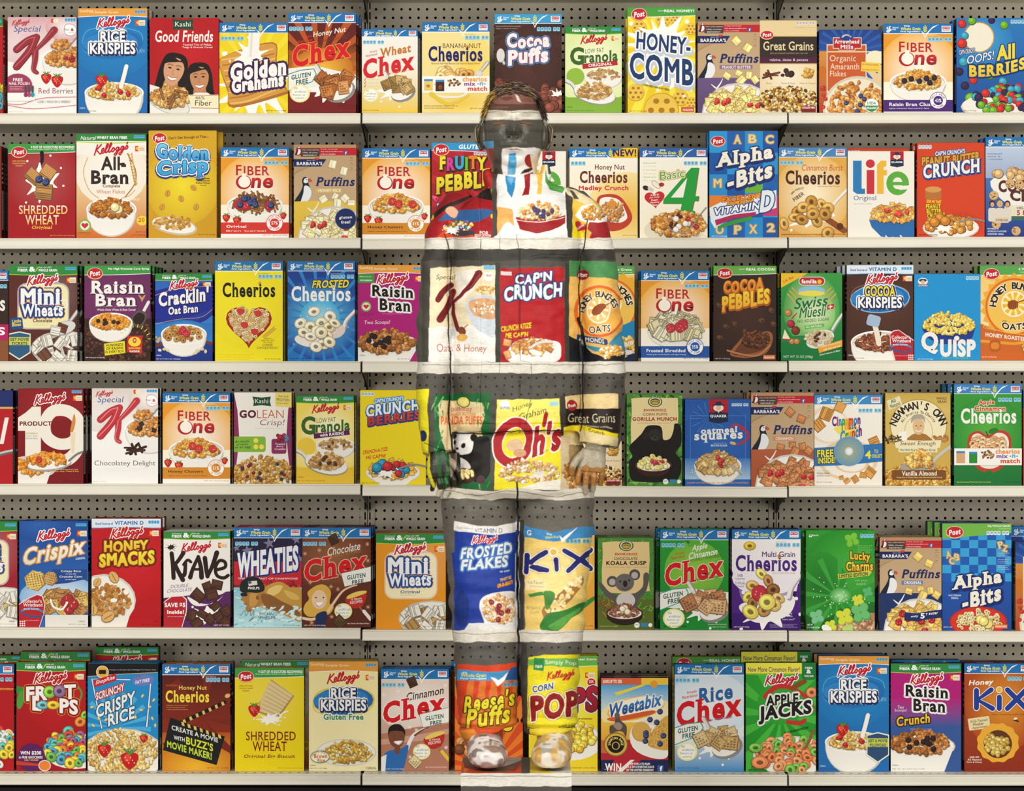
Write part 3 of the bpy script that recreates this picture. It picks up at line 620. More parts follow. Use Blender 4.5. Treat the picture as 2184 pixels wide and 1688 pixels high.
def puffin(x, y, s):
    "seabird"
    def q(*a): return [(x+u*s, y+v*s) for u, v in a]
    P(q((16, 2), (22, 8), (24, 14), (27, 22), (26, 32), (20, 40), (12, 44), (0, 45), (2, 38), (10, 26), (14, 16), (13, 8)), '1a2232', 1)
    P(q((17, 16), (25, 18), (28, 28), (24, 38), (16, 44), (11, 42), (15, 28)), 'eef0f2', 1); E(x+19*s, y+6.5*s, 4.6*s, 5*s, 'eef0f2'); P(q((13, 6), (17, 1.5), (22, 3), (17, 4.5), (15, 9)), '1a2232', 1)
    P(q((22, 4), (27, 4.5), (30, 9), (26, 10), (22.5, 9.5)), 'e04a20'); P(q((22, 4), (24, 4.2), (24, 9.7), (22.5, 9.5)), '5a6a80'); E(x+20*s, y+6*s, .9*s, .8*s, '1a1a1a', 0, 8)
    for a in (13, 18): L(q((a, 43), (a+1.5, 50), (a+5, 50.5)), 1.4*s, 'd84a20', 0); L(q((a+1.5, 50), (a-1, 51)), 1*s, 'd84a20', 0)
def puffins(fl, fc, ftc, c1, c2, pal, mix, extra=None, kind='sq', tc='1c2860'):
    H = A.H; R(0, 0, 100, H, 'c0a078', 'cfb28c'); rnd.seed(5)
    R(0, 0, 100, 5, 'b89068'); R(3, 5, 100, 17, 'c0202c'); R(11, 6, 41, 19, '4a3c34'); blur(13, 8, 27, 1, 'e8dcc8', 2); small('1000s of prizes', 14, 38, 12.8, 2.2, 'ffffff'); small('INSTANTLY!', 15, 36, 16.8, 2.2, 'ffffff')
    puffin(1.5, 1.5, .33); small('To enter, scan the code,', 43, 70, 7, 1.7, 'ffffff'); small('visit discoverpuffins.com', 43, 78, 11, 1.9, 'ffffff'); small('or like us on Facebook.', 43, 67, 14.8, 1.7, 'ffffff')
    R(80, 10, 86, 16, '3a5a9c'); R(80, 10, 86, 16, '3a5a9c'); T('f', 83.4, 13.2, 2.8, 4.6, 'ffffff', b=.05)
    for i in range(9): L([(0, 36+i*1.6), (30-i*3, 34+i*1.2)], .35, '8e7450', 0)
    P([(0, 23), (52, 23), (44, 35), (0, 35)], '1a2458'); T("BARBARA'S", 25, 30, 41, 5.5, 'ffffff', b=.02, f=.8); small('Since 1971', 21, 34, 25, 1.3, 'ffffff'); heart(37, 22.5, 7, 5, 'd83a34')
    puffin(0, 50, 1.0); T('Puffins', 67, 59, 62, 15, tc, k=.22, b=.03, f=1.1)
    w_ = len(fl)*3.6
    if fc: R(35, 70, 37+w_+4, 76.5, fc)
    T(fl, 39+w_/2, 73.3, w_, 4.6, ftc, f=.9, b=.02)
    small('90', 90, 94, 21, 2, '5a4630'); small('calories', 88, 96, 24.5, 1.1, '5a4630'); small('6g', 90, 94, 29, 2, '5a4630'); small('protein', 88, 96, 32.5, 1.1, '5a4630'); small('5g', 90, 94, 37, 2, '5a4630'); small('fiber', 89, 95, 40, 1.1, '5a4630')
    P([(0, 91), (30, 90), (100, 91), (100, H), (0, H)], c1); R(0, 92, 100, H, c1, c2)
    rnd.seed(len(fl))
    for x, y, s in ((62, 31, 6.5), (80, 42, 6.5), (47, 87, 6), (66, 83, 5.5), (70, 94, 7.5), (82, 86, 6), (92, 93, 6)): piece(kind, x, y, s, pal.split()[0])
    L([(30, 108), (36, 100), (40, 92)], 3, 'f8f5ee', w2=1); L([(28, 106), (22, 101)], 2.5, 'f8f5ee', w2=1); E(66, 150, 60, 52, 'd4cec2'); E(66, 151, 58, 50, 'f7f3ea'); pile(68, 133, 50, 25, kind, 52, 8.5, pal, mix, 4)
    if extra == 'gf': E(83, 119, 17, 17, '3a4a80'); E(83, 119, 16, 16, '1c2a60'); T('gluten', 83, 117, 21, 5.5, 'ffffff', s_=.05, b=.015, f=.6); T('free!', 83, 124, 15, 5, 'ffffff', s_=.05, b=.015, f=.6)
    if extra == 'sugar': P([(40, 121), (60, 123), (80, 119), (100, 117), (100, 130), (80, 132), (60, 136), (40, 134)], '1c2a66'); T('only', 56, 128, 12, 4, 'ffffff', s_=.08, f=.6); T('5', 69, 127, 7, 9, 'ffffff', b=.05); T('g sugar', 84, 124, 20, 4.5, 'ffffff', s_=.08, f=.6)
    netwt('NET WT 10 OZ (283g)', 70, 97, H-4, 'f0e8d8')
def great_grains():
    H = A.H; R(0, 0, 100, H, 'e8cf9c', 'f0dcb0'); E(50, 100, 60, 60, 'f8ecd0', c2='ecd4a4'); facts(64, 1.8, 33, 6, 'e4ddd0'); blur(60, 12, 37, 1, '8a7850', 1.2)
    R(0, 28, 100, 65, '332624'); R(0, 64, 100, 75, '4e1c3a'); R(0, 27, 100, 28.4, 'b89c50'); R(0, 75, 100, 76.4, 'b89c50'); T('Great Grains', 50, 44.5, 88, 16, 'e8d8a4', b=.014); T('Less processed nutrition you can see', 51, 57.5, 66, 4, 'b8a080', k=.25, b=0)
    T('raisins, dates & pecans', 51, 69.5, 67, 6, 'e8d4dc', b=.01); post(12.5, 25, 22, 14)
    pile(16, 94, 12, 5, 'stick', 6, 6, '6a3420 7c4028', seed=3); pile(48, 92, 9, 6, 'ball', 4, 5.5, '3a2220 4c2c28', seed=5); E(40, 96, 3.5, 3, '3a2220'); pile(84, 92, 10, 8, 'flake', 14, 4.5, 'd8a850 c89038', seed=6)
    for x, t in ((16, 'Pecans'), (50, 'Raisins & Dates'), (84, 'Flakes & Clusters')): small(t, x-len(t)*.8, x+len(t)*.8, 110, 2.8, '7a4a34')
    pile(50, 140, 56, 20, 'flake', 190, 5, 'd8a850 b8822c e8cc88 8a5a24 5a3018 f0e0a8', (), 8, 3); R(73, H-12, 98, H-7, 'a83030'); T('EXCELLENT FIBER', 85.5, H-9.5, 22, 3, 'ffffff'); R(73, H-7, 98, H-1.5, '7a2420')
def amaranth():
    H = A.H; R(0, 0, 100, H, 'f0dcb0', 'e2c08a'); R(0, 0, 100, 34, '1c3f8a', '2450a0'); rays(50, 36, 55, '2c5cae', 22, .35)
    R(0, 34, 12, H, 'd89040', 'b83c1c'); E(5, 70, 9, 12, 'd07020'); R(12, 23, 76, 100, 'f2e8cc'); R(13.5, 24.5, 74.5, 98, 'c85a2c', 'cf5f2a'); E(90, 45, 15, 12, 'f4ecc8'); R(14, 34, 74, 36, 'e8dcb4')
    P([(22, 12), (68, 12), (68, 30), (58, 30), (58, 33), (31, 33), (31, 30), (22, 30)], 'f4e8d0'); P([(23, 13), (67, 13), (67, 29), (57, 29), (57, 32), (32, 32), (32, 29), (23, 29)], 'b8282c'); E(44, 12, 11, 5.5, '1c3f8a'); TA('ORGANIC', 44, 17, 9, 2.6, -55, 55, 'ffffff')
    T('Arrowhead', 44.5, 18.5, 40, 6.5, 'ffffff', f=.9, b=.02); T('Mills', 44.5, 27, 20, 6.5, 'ffffff', f=.9, b=.02)
    T('Organic', 38, 47, 42, 13, 'f4e4c8', b=0, f=.8); T('Amaranth', 41, 58.5, 47, 9.5, 'f4e4c8', b=0, f=.8); T('Flakes', 30, 70, 26, 9, 'f4e4c8', b=0, f=.8)
    P([(68, 51), (98, 53), (97, 68), (67, 66)], 'f0d050'); T('29g WHOLE GRAIN', 82, 56, 26, 3.5, 'c84a20', s_=-.05); T('RICH SOURCE OF VITAMIN E', 82, 64, 26, 2, 'c84a20', s_=-.05)
    E(62, 128, 56, 54, 'd8cdb4', 0, 36); E(62, 129, 53, 51, 'f0e6cc', 0, 36); pile(64, 124, 46, 40, 'flake', 120, 7, 'd8964c c07c34 e8b878 b06c2c', (('blue', 7, 4, '46588f'),), 5); pile(5, 110, 8, 20, 'berry', 5, 4, 'c8301c', seed=2)
    E(84, H-12, 11, 11, 'ffffff'); P([(73.4, H-12), (94.6, H-12), (92, H-5), (84, H-1.4), (76, H-5)], '2f8a4c', 0); T('USDA', 84, H-16, 14, 5, '2f8a4c', b=.03); T('ORGANIC', 84, H-8, 17, 3.6, 'ffffff', b=.03)
def all_berries():
    H = A.H; R(0, 0, 100, H, '2a7cc0', '14489c'); E(38, 30, 42, 38, '3fa4dc', c2='2a7cc0'); rnd.seed(3)
    E(32, 27, 22, 22, 'c8962c'); E(32, 27, 20.5, 20.5, 'f4ecd8'); facts(77, 2, 20, 4, 'a8d4ec')
    pal = 'c83028 6cac2c 3ca0b8 34204c'
    for i, (x, y, s) in enumerate(((8, 8, 6), (22, 4, 6), (12, 25, 5.5), (50, 3, 5), (8, 36, 7), (68, 10, 6), (10, 62, 6.5), (4, 76, 6), (24, 88, 6), (48, 80, 7.5), (66, 90, 6), (12, 96, 6), (88, 98, 6), (20, 114, 8))): piece('ball', x, y, s, pal.split()[i % 4])
    T("CAP'N CRUNCH'S", 15, 47, 22, 7, 'e8ecf4', s_=.15, o=((.7, '103070'),)); T('OOPS!', 34, 56, 38, 12, 'f0f4f8', s_=.2, b=.01, k=.1, o=((.7, '103070'),)); T('All', 70, 48, 26, 22, 'f2dc3c', s_=.15, b=.06, o=((1.4, '103070'),))
    T('BERRIES', 58, 71, 80, 17, ('f8e850', 'e8c020'), s_=.15, b=.06, f=1.6, o=((2.4, '0e2c68'), (1, '203c80')), bow=-4); E(62, 126, 56, 18, 'd8d0c0'); E(62, 124, 54, 17, 'f4f0e4'); P([(10, 124), (114, 124), (96, 146), (40, 146)], 'f0ece2'); pile(66, 117, 46, 17, 'ball', 62, 5.5, pal, (), 6, 3)
    netwt('NET WT 11.5 OZ (326g)', 5, 28, H-3, '0a1c40')
# ---- second row
def shredded(bg, tc, tc2, sub, subc, art):
    H = A.H; R(0, 0, 100, H, bg); E(50, 50, 60, 60, _mix(bg, 'ffffff', .08), c2=bg); pgreen('9 OUT OF 10 DOCTORS RECOMMEND', 12, '3f9a44', 34, 'Post shredded wheat to help reduce the risk'); post(16, 12, 22, 15); 
    for i, t in enumerate(('100% NATURAL', 'WHOLE GRAIN', 'WHEAT')): T(t, 16, 25.5+i*3.6, (20, 20, 11)[i], 2, tc2, f=.7)
    if art == 1:
        L([(50, 13), (50, 26), (44, 35)], 6, '1a1214', w2=4); E(52, 72, 13, 12, 'b8b4ac'); splash(50, 56, 22, seed=6, sy=1.1); rnd.seed(4)
        piece('shred', 37, 48, 11, 'b8864c', 40); piece('shred', 59, 42, 10, 'c08c50', 35); piece('shred', 53, 71, 12, 'b8864c', 5); piece('blue', 46, 53, 6, '46588f'); piece('blue', 56, 57, 6, '46588f')
    else:
        P([(52, 16), (86, 40), (62, 74), (34, 64), (36, 48)], 'b08c50'); P([(51, 17), (84, 39), (60, 71), (35, 62), (37, 46)], 'e0c890')
        for i in range(16): L([(50-i*.9, 20+i*2.9), (83-i*1.5, 42+i*2)], .5, 'b89860' if i % 2 else 'f2e2b4')
        strawb(28, 60, 9); splash(50, 74, 15, seed=3, sy=.5); L([(60, 78), (68, 66), (76, 62)], 2, 'fdfbf6')
    T('SHREDDED', 52, 98, 72, 13, tc, b=.01, f=.7); T('WHEAT', 50, 113, 50, 14, tc, b=.01, f=.7)
    T(sub, 50, 125 if art == 1 else 128, 30 if art == 1 else 74, 6.5, subc, k=.2, f=.8, b=.02); netwt('NET WT 16.4 OZ (1 LB 0.4 OZ) 464g', 62, 98, H-4, tc2, 1.8)
def all_bran():
    H = A.H; R(0, 0, 100, H, 'f6f1e8', 'e07c1c'); R(0, 60, 100, H, 'f2d8a0', 'd06a1c'); E(50, 55, 52, 48, 'fcfaf4', c2='f6ecd8'); R(0, 0, 100, 30, 'f7f3ea'); pgreen('Natural WHEAT BRAN FIBER', 11, '2f8a3d', 6, slope=1) if 0 else None
    R(0, 0, 100, 10, '2f8a3d'); L([(0, 11), (50, 13), (100, 11)], 1.4, 'c0d83a'); T('Natural', 17, 5.6, 21, 5.5, 'ffffff', k=.2, b=0); T('WHEAT BRAN FIBER', 51, 5, 44, 4.2, 'ffffff', b=.035); kfacts(82, 1.6); kel(50, 22, 46, None, ow=0); fam(84, 17)
    T('All-', 53, 42, 36, 20, '33201c', b=.032); T('Bran', 48, 62, 54, 20, '33201c', b=.035, f=.6); E(65, 43, 4.5, 1.8, '33201c', -10); T('Complete', 50, 75, 25, 6, '8a6a44', b=.04); T('Wheat Flakes', 49, 82.5, 41, 5.4, 'c8642c', b=0, f=.7)
    L([(16, 34), (10, 55), (18, 80), (32, 92)], .9, 'c89440'); L([(84, 80), (76, 88), (64, 92)], .9, 'c89440')
    L([(73, 28), (84, 50), (84, 70), (70, 90)], 1.6, 'a8742c')
    for i in range(11): E(75+i*.9, 30+i*4.2, 2.4, 1.1, 'c08a34', 60, 8); E(79+i*.7, 29+i*4.2, 2.4, 1.1, 'd8a850', 100, 8)
    bowl(50, 108, 36, 17, 36, 'flake', 80, 5, 'b06c24 9c5a1c c88438', (('ball', 3, 6.5, 'f2e2a8'),), 4, 5); T('New Look!', 86, 93, 9, 5, 'f8ece0', k=.2)
    E(12, 131, 9, 9, '8ab84c'); E(12, 131, 6.5, 6.5, 'f4f0e4'); heart(12, 131, 10, 9, 'd02c30'); E(94, 124, 8, 7, 'f6d83c'); T('20', 93, 123, 9, 6, 'c8501c', f=.7)
    netwt('NET WT 18 OZ', 85, 99, H-9, '6a3010'); netwt('(1 LB 2 OZ)(510g)', 79, 99, H-4.5, '6a3010'); blur(2, H-8, 20, 2, '5a2810', 1.2)
def golden_crisp():
    H = A.H; R(0, 0, 100, H, 'd8aa24', 'cf9a1c'); E(50, 80, 55, 60, 'f4de2c', c2='d9ae22'); post(16, 11, 20, 15); T("Can't Get Enough of That...", 59, 10, 60, 5, '5a3c10', s_=.04, b=.03, f=.6)
    o = ((4, '1c3c84', 0, 1.5), (2.6, 'f6f8fa'), (1, '1c3c84')); T('Golden', 50, 32, 76, 22, ('7cd0f0', '2c98d8'), s_=-.06, b=.07, f=.8, o=o, bow=-3); T('Crisp', 50, 56, 74, 28, ('58c0ec', '2c98d8'), s_=.08, b=.07, f=1, o=o)
    for i, t in enumerate(('Wholesome', 'Sweetened', 'Puffed Wheat', 'Cereal')): T(t, 80, 70+i*3.4, (19, 19, 21, 9)[i], 2.2, '3a2808', f=.8, b=.02)
    E(38, 140, 34, 13, 'c8c0b0', 10); E(37, 139, 32, 11, 'f6f2e8', 10); pile(37, 137, 28, 8, 'oat', 70, 3, 'd8a040 c08428 ecc078', (), 4, 3); rnd.seed(3)
    for p in ((66, 84), (28, 92), (48, 100), (70, 112), (20, 112)): piece('oat', p[0], p[1], 5, 'd8a040')
    netwt('NET WT 14.75 OZ (418g)', 73, 98, H-5)
def kid():
    pass
def fruity():
    H = A.H; R(0, 0, 100, H, 'b81c28', '9c1820'); rays(50, 60, 90, 'c42430', 10, .4); R(0, 0, 100, 11, '2c98d0'); L([(0, 11), (50, 12), (100, 16)], .8, 'ffffff'); T('GLUTEN FREE', 70, 5.6, 60, 6.5, 'ffffff', k=.2, b=.05); post(14, 10, 22, 16); facts(62, 13, 20, 4, 'd8ccc8')
    o = ((2, '3a2410', .8, 1.4),); T('FRUITY', 46, 30, 70, 20, 'f2e02c', s_=.02, b=.08, f=.8, o=o, cols=['f0dc2c', 'd83c98', '38a8d8', '6cc030', 'f07c28', 'f0dc2c'], jit=.05)
    T('PEBBLES', 52, 56, 92, 26, ('f6ec40', 'e0b820'), s_=.15, b=.07, f=.8, o=o, jit=-.04); T('ROCKS!', 20, 92, 24, 7, 'e8f4fc', s_=.1, b=.06, o=((1, '2c60a0'),)); rnd.seed(8)
    for x, y, c in ((5, 82, 'd84a70'), (42, 76, 'c83c60'), (10, 108, 'e8d020')): piece('flake', x, y, 6, c)
def life(sub=1):
    H = A.H; R(0, 0, 100, H, 'f3eee2'); qlogo(74, 11.5, 20, 25)
    P([(8, 14), (21, 14), (21, 56), (26, 56), (26, 64), (14, 64), (8, 60)], '2a7cb8'); R(28.5, 28, 40, 64, 'c8303c'); E(34, 18.5, 6.8, 6.4, 'c8303c'); P([(44, 64), (44, 20), (50, 14), (58, 14), (58, 22), (54, 24), (54, 28), (59, 28), (59, 36), (54, 36), (54, 64)], 'ecb83a')
    E(75, 48, 17, 18, '5aac3c'); E(75, 48, 7.5, 9, 'f3eee2'); R(67, 46, 92, 51, '5aac3c'); P([(72, 52.5), (94, 51), (92, 57), (78, 58)], 'f3eee2'); R(73, 42, 77, 46, 'f3eee2')
    T('Original', 26, 71, 34, 9, '2a5a9c', b=0, f=.7); small('MULTIGRAIN CEREAL', 10, 37, 79, 1.6, '8a8478')
    E(68, 103, 36, 16, 'd8b46c'); P([(32, 103), (104, 103), (104, 128), (80, 134), (50, 128), (36, 114)], '2a6cac'); pile(70, 95, 33, 11, 'sq', 60, 5, 'd89c44 c8883c e8b868', (('flake', 6, 5, 'd84a3c'),), 4, 4)
    splash(60, 134, 16, seed=4, sy=.4); R(0, 133, 100, H, 'f3eee2'); facts(3, 130, 27, 6, '48a8d4')
def medley():
    H = A.H; R(0, 0, 100, H, 'fbf6ea', 'f6e8b4'); E(85, 90, 60, 55, 'f0b830', c2='f8e4a0'); gm(new=1); facts(2, 19.5, 22, 4)
    T('Honey Nut', 59, 29, 44, 10, '6a2c24', b=.015, f=.5); T('Cheerios', 50, 42.5, 70, 18, '6a2c24', b=.03, f=.9); T('Medley Crunch', 50, 59.5, 73, 9, 'd02c30', b=.045)
    P([(40, 76), (52, 68), (72, 70), (86, 86), (92, 104), (80, 118), (58, 122), (40, 110)], 'c0402c', 1); P([(44, 78), (54, 72), (72, 76), (82, 92), (84, 104), (70, 110), (48, 102)], 'fbf6ea', 1); pile(64, 92, 17, 15, 'flake', 40, 4.5, 'c88c50 d8a468 b07840', (), 4); E(63, 82, 6, 5, 'e89c34')
    for i in range(4): L([(58+i*3, 78), (58+i*3, 86)], .6, 'b86c1c')
    netwt('NET WT 13.2 OZ (374g)', 78, 98, H-4)
def basic4():
    H = A.H; R(0, 0, 100, H, 'fbf7ea', 'fcf3d8'); gm('2a62a8'); facts(65, 19.5, 34, 6)
    for i, t in enumerate(('Delicious fruit', 'Crunchy Nuts', 'Fruits, Nuts', 'Almonds and', 'Wholesome Grains', 'Grains')): small(t, 5, 24, 22+i*5.2, 2.2, '5aa050' if i % 2 == 0 else 'e0c890')
    E(32, 47, 2, 2, '6a3828'); E(9, 59, 5, 3.5, '33201c', 20); E(16, 61, 5, 3, 'd8d0c4', 30); E(24, 54, 8, 4, 'b09468', 40); E(24, 54, 7, 3.2, 'f6f0dc', 40); E(32, 54, 4, 3.2, 'b02c30')
    g = [(76, 29), (87, 29), (81, 71), (87, 71), (86, 78), (80, 78), (77, 92), (81, 93), (80, 99), (50, 99), (51, 93), (60, 92), (62, 82), (34, 82), (35, 76)]
    P([(x+1.2, y+.8) for x, y in g], '7a6a3c'); P(g, '23a03c'); P([(70, 44), (64, 73), (46, 73)], 'fbf7ea')
    T('Basic', 48, 39, 36, 12, '4aa03c', s_=.13, b=.0, o=((2, 'd8a428'), (1, 'f8f4dc'))); heart(22, 75, 30, 26, 'c8282c', -6)
    for i, t in enumerate(('A low fat', 'part of your', 'Heart', 'Healthy', 'Diet')): T(t, 22, 69+i*3.8, (13, 15, 10, 14, 8)[i], 3, 'f8ece0', s_=.1)
    E(50, 122, 44, 22, 'e8dfc8'); pile(58, 112, 40, 18, 'flake', 110, 6.5, 'd89848 c07c30 e8c080 b07030', (('flake', 7, 4, '5a2820'), ('ball', 6, 4.5, 'f4ecdc'), ('berry', 3, 4, 'b02c34')), 4); L([(98, 88), (88, 100), (80, 112)], 1.6, '8a8a88'); L([(80, 112), (68, 124), (50, 124), (42, 116)], 1.8, '9a9894'); netwt('NET WT 1 LB (16 OZ)(453g)', 60, 98, H-4, 'f4ece0')
def cookie_letter(ch, x, y, w, h, r=0): T(ch, x, y, w, h, 'e8d4a0', b=.05, f=1, o=((1.1, 'b08c50'),), r=r)
def alphabits():
    H = A.H; R(0, 0, 100, H, '2a7cc4')
    cs = ['2a98dc', '1c62b4', '2890d4', '1858a8']
    for i in range(4):
        for j in range(5): R(i*26, j*31.5, i*26+26, j*31.5+31.5, cs[(i+j*3) % 4])
    R(52, 63, 78, 90, '6cb43c'); R(0, 94, 26, 124, 'e8842c'); R(78, 94, 100, 124, 'c83c78'); R(26, 94, 52, 124, '2a98dc'); post(12.5, 14.5, 20, 14)
    for ch, x, y in (('A', 41, 12), ('B', 63, 11), ('C', 88, 12), ('M', 12, 76)): cookie_letter(ch, x, y, 12, 13)
    for ch, x, y in (('O', 15, 144), ('P', 41, 144), ('X', 64, 143), ('2', 90, 141)): cookie_letter(ch, x, y, 12, 13)
    o = ((3.4, '1c2c6c', .5, 1.5),); T('Alpha', 51, 39, 84, 27, 'f6f2e0', s_=.17, b=.07, f=1.6, o=o); T('-Bits', 59, 65, 66, 25, 'f6f2e0', s_=.3, b=.07, f=1.6, o=o)
    P([(0, 112), (20, 102), (60, 94), (98, 86), (98, 112), (60, 124), (30, 128), (8, 142), (2, 132)], 'e8f0f8'); T('EXCELLENT', 48, 97, 58, 7, 'f0a428', s_=.12, b=.05, k=.15, o=((.8, 'b83c1c'),)); T('SOURCE OF', 45, 104, 38, 5, 'f0c428', s_=.12, b=.05, k=.15, o=((.8, 'b83c1c'),))
    T('VITAMIN', 40, 113, 68, 11, 'f6f8fa', s_=.15, b=.05, k=.15, o=((1.3, '1c3c84'),)); T('D', 85, 102, 20, 32, 'e8f0f4', s_=.1, b=.06, k=.12, o=((1.6, '1c3c84'),))
    P([(8, 130), (35, 122), (68, 118), (68, 123), (35, 128), (10, 138)], 'b8285c'); P([(12, 139), (35, 130), (62, 124), (62, 130), (36, 136), (13, 143)], '3a9c3c'); netwt('NET WT 11.5 OZ (326g)', 4, 26, H-2, 'ffffff')
def cinn_burst():
    H = A.H; R(0, 0, 100, H, 'e0a848', 'dca450'); E(50, 70, 56, 60, 'fcf2d4', c2='e8b860'); gm('4a84bc'); facts(1.5, 19.5, 35, 6)
    T('Cinnamon Burst', 64, 29.5, 60, 9, 'c05028', b=-.002, k=.1); T('Cheerios', 50, 44, 80, 21, '4a241c', b=.03, f=.9); T('Flavored with Real Cinnamon', 74, 57, 33, 2, 'b07850'); TA('GOOD SOURCE OF', 35, 80, 20, 2.5, -55, 5, '5a4030', f=.6); T('FIBER', 29, 72, 19, 5.5, '4a3424', r=-35, f=.7)
    L([(100, 63), (84, 80), (76, 92)], 5, 'b8a890', w2=4); L([(100, 62), (84, 79), (76, 90)], 3.4, 'f4ecdc'); splash(45, 104, 26, seed=2, sy=.5); rnd.seed(6); L([(72, 106), (96, 122)], 9, '8a4c24'); E(90, 116, 5, 5, '5a2c14')
    for x, y in ((28, 94), (24, 103), (48, 80), (64, 84), (72, 90), (36, 88), (50, 92), (68, 98), (34, 106), (56, 108), (8, 112), (72, 126), (50, 98)): piece('ring', x, y, 9.5, rnd.choice(['c89848', 'd8a858', 'b88438']))
    netwt('Sweetened Whole Grain Corn & Oat Cereal Flavored with Real Cinnamon', 4, 66, H-4.5, '5a4020', 1.8); netwt('NET WT 10.6 OZ (300g)', 77, 98, H-4.5)
def capn(bg, t1, t1c, t2, nw, bc, mix):
    H = A.H; R(0, 0, 100, H, bg); facts(2, 3, 20, 4, 'd4e8f0')
    if t1 == 'pb':
        T("CAP'N CRUNCH'S", 49, 14, 44, 7, 'e8f0f4', s_=.1, b=.04, o=((.9, '1c4c94'),)); T('PEANUT BUTTER', 50, 24, 86, 13, 'd8a440', s_=.1, b=.06, o=((1.3, '7a4418'),), bow=-2); T('CRUNCH', 51, 38, 84, 21, 'f2f0ea', s_=.12, b=.05, f=1, o=((2, '1c4488', .6, 1),))
        T('GIVE ME THAT', 25, 87, 22, 5, 'f2dc2c', s_=-.05, b=.03); T('PEANUT', 24, 94, 22, 7, 'f2dc2c', b=.05, o=((.7, '7a3c10'),)); T('BUTTER', 25, 101, 22, 7, 'f2dc2c', b=.05, o=((.7, '7a3c10'),)); T('CRUNCH!', 28, 107, 26, 7, 'f2dc2c', b=.05, s_=.08, o=((.7, '7a3c10'),)); RR(12, 68, 36, 84, 4, 'b87434'); E(24, 69, 12, 4.5, 'd89c54')
        E(66, 122, 30, 20, _mix(bg, '000000', .1)); 
    else:
        T("CAP'N CRUNCH'S", 44, 14, 44, 6, 'e8f4fc', s_=.1, b=.04, o=((1.2, '2c8cc8'),)); T('CRUNCH', 50, 27, 82, 19, 'f6f4f0', s_=.12, b=.05, f=1, o=((2, '1c6cb0', .6, 1),)); T('BERRIES', 52, 42, 80, 14, ('d85030', 'b82c1c'), s_=.14, b=.05, f=1.4, o=((1.6, '1c3c80', .4, .8),))
        T('CRUNCH-A-TIZE', 23, 92, 38, 6, 'd8442c', s_=.16, b=.04); T("ME CAP'N!", 24, 101, 30, 6, 'd8442c', s_=.12, b=.04)
    E(50, 126, 42, 17, 'd0c8bc'); E(50, 125, 41, 16, 'f4f0e8'); P([(9, 126), (91, 126), (70, H), (30, H)], 'f2eee6'); pile(50, 122, 35, 12, 'ball' if t1 == 'pb' else 'sq', 55, 5.2, bc, mix, 4, 3); L([(62, 118), (82, 113), (100, 116)], 2.6, '8a8a8c'); splash(40, 126, 13, seed=4, sy=.5); rnd.seed(3)
    for x, y in ((34, 112), (26, 118), (42, 116)): piece('ball', x, y, 7.5, bc.split()[0] if t1 == 'pb' else rnd.choice(['2c8cb0', '3c1c40', 'b82c30']))
    netwt(nw, 3, 30, H-3)
def cookie_crisp():
    H = A.H; R(0, 0, 100, H, 'c8d8ec', '1c3c8c'); R(0, 60, 100, H, '4a74b8', '1c3484'); gm(); blur(3, 24, 22, 3, '1c3484', 2.4); P([(12, 60), (110, 54), (100, 96), (60, 104), (24, 92)], 'f2f0ea', 1); pile(62, 54, 48, 8, 'ball', 26, 6.5, 'd8b078 c89c60', (), 3)
    T('COOKIE', 54, 72, 70, 18, '5a2c1c', b=.06); T('CRISP', 66, 88, 60, 16, '5a2c1c', b=.06, s_=-.1); 
    def ck(x, y, s):
        E(x, y, s, s, '9c6c3c'); E(x, y-.4, s*.93, s*.92, 'd8b078'); rnd.seed(int(x))
        for i in range(6): E(x+rnd.uniform(-.6, .6)*s, y+rnd.uniform(-.6, .6)*s, s*.13, s*.12, '3a2014', 0, 7)
    for q in ((12, 86, 7), (45, 138, 7), (16, 128, 7), (36, 68, 7), (50, 70, 7)): ck(*q)
    R(28, 100, 100, 122, 'e8e0c8'); T('HELP GIVE', 60, 104, 28, 3.5, '3a5a4c'); T('5 MEALS', 66, 111, 40, 8, 'b02c2c', b=.05); R(28, 116, 100, 122, '3a6a5c')
    for i, c in enumerate(('3a2418', 'd8b460', '3a2418')): x = 10+i*11; RR(x-6, 104, x+6, 124, 3, 'e0d8c8'); E(x, 98, 4.4, 5, c); E(x, 99, 3, 3.6, 'd8a888')
    R(14, 118, 34, 126, 'd8ccb0'); T('OUTNUMBER HUNGER', 24, 122, 18, 3, 'a83020')
    for i, t in enumerate(('NATURALLY &', 'ARTIFICIALLY FLAVORED', 'SWEETENED CEREAL')): small(t, 3, (19, 31, 27)[i], H-12+i*4, 2.4, 'e8ecf4', b=.02)
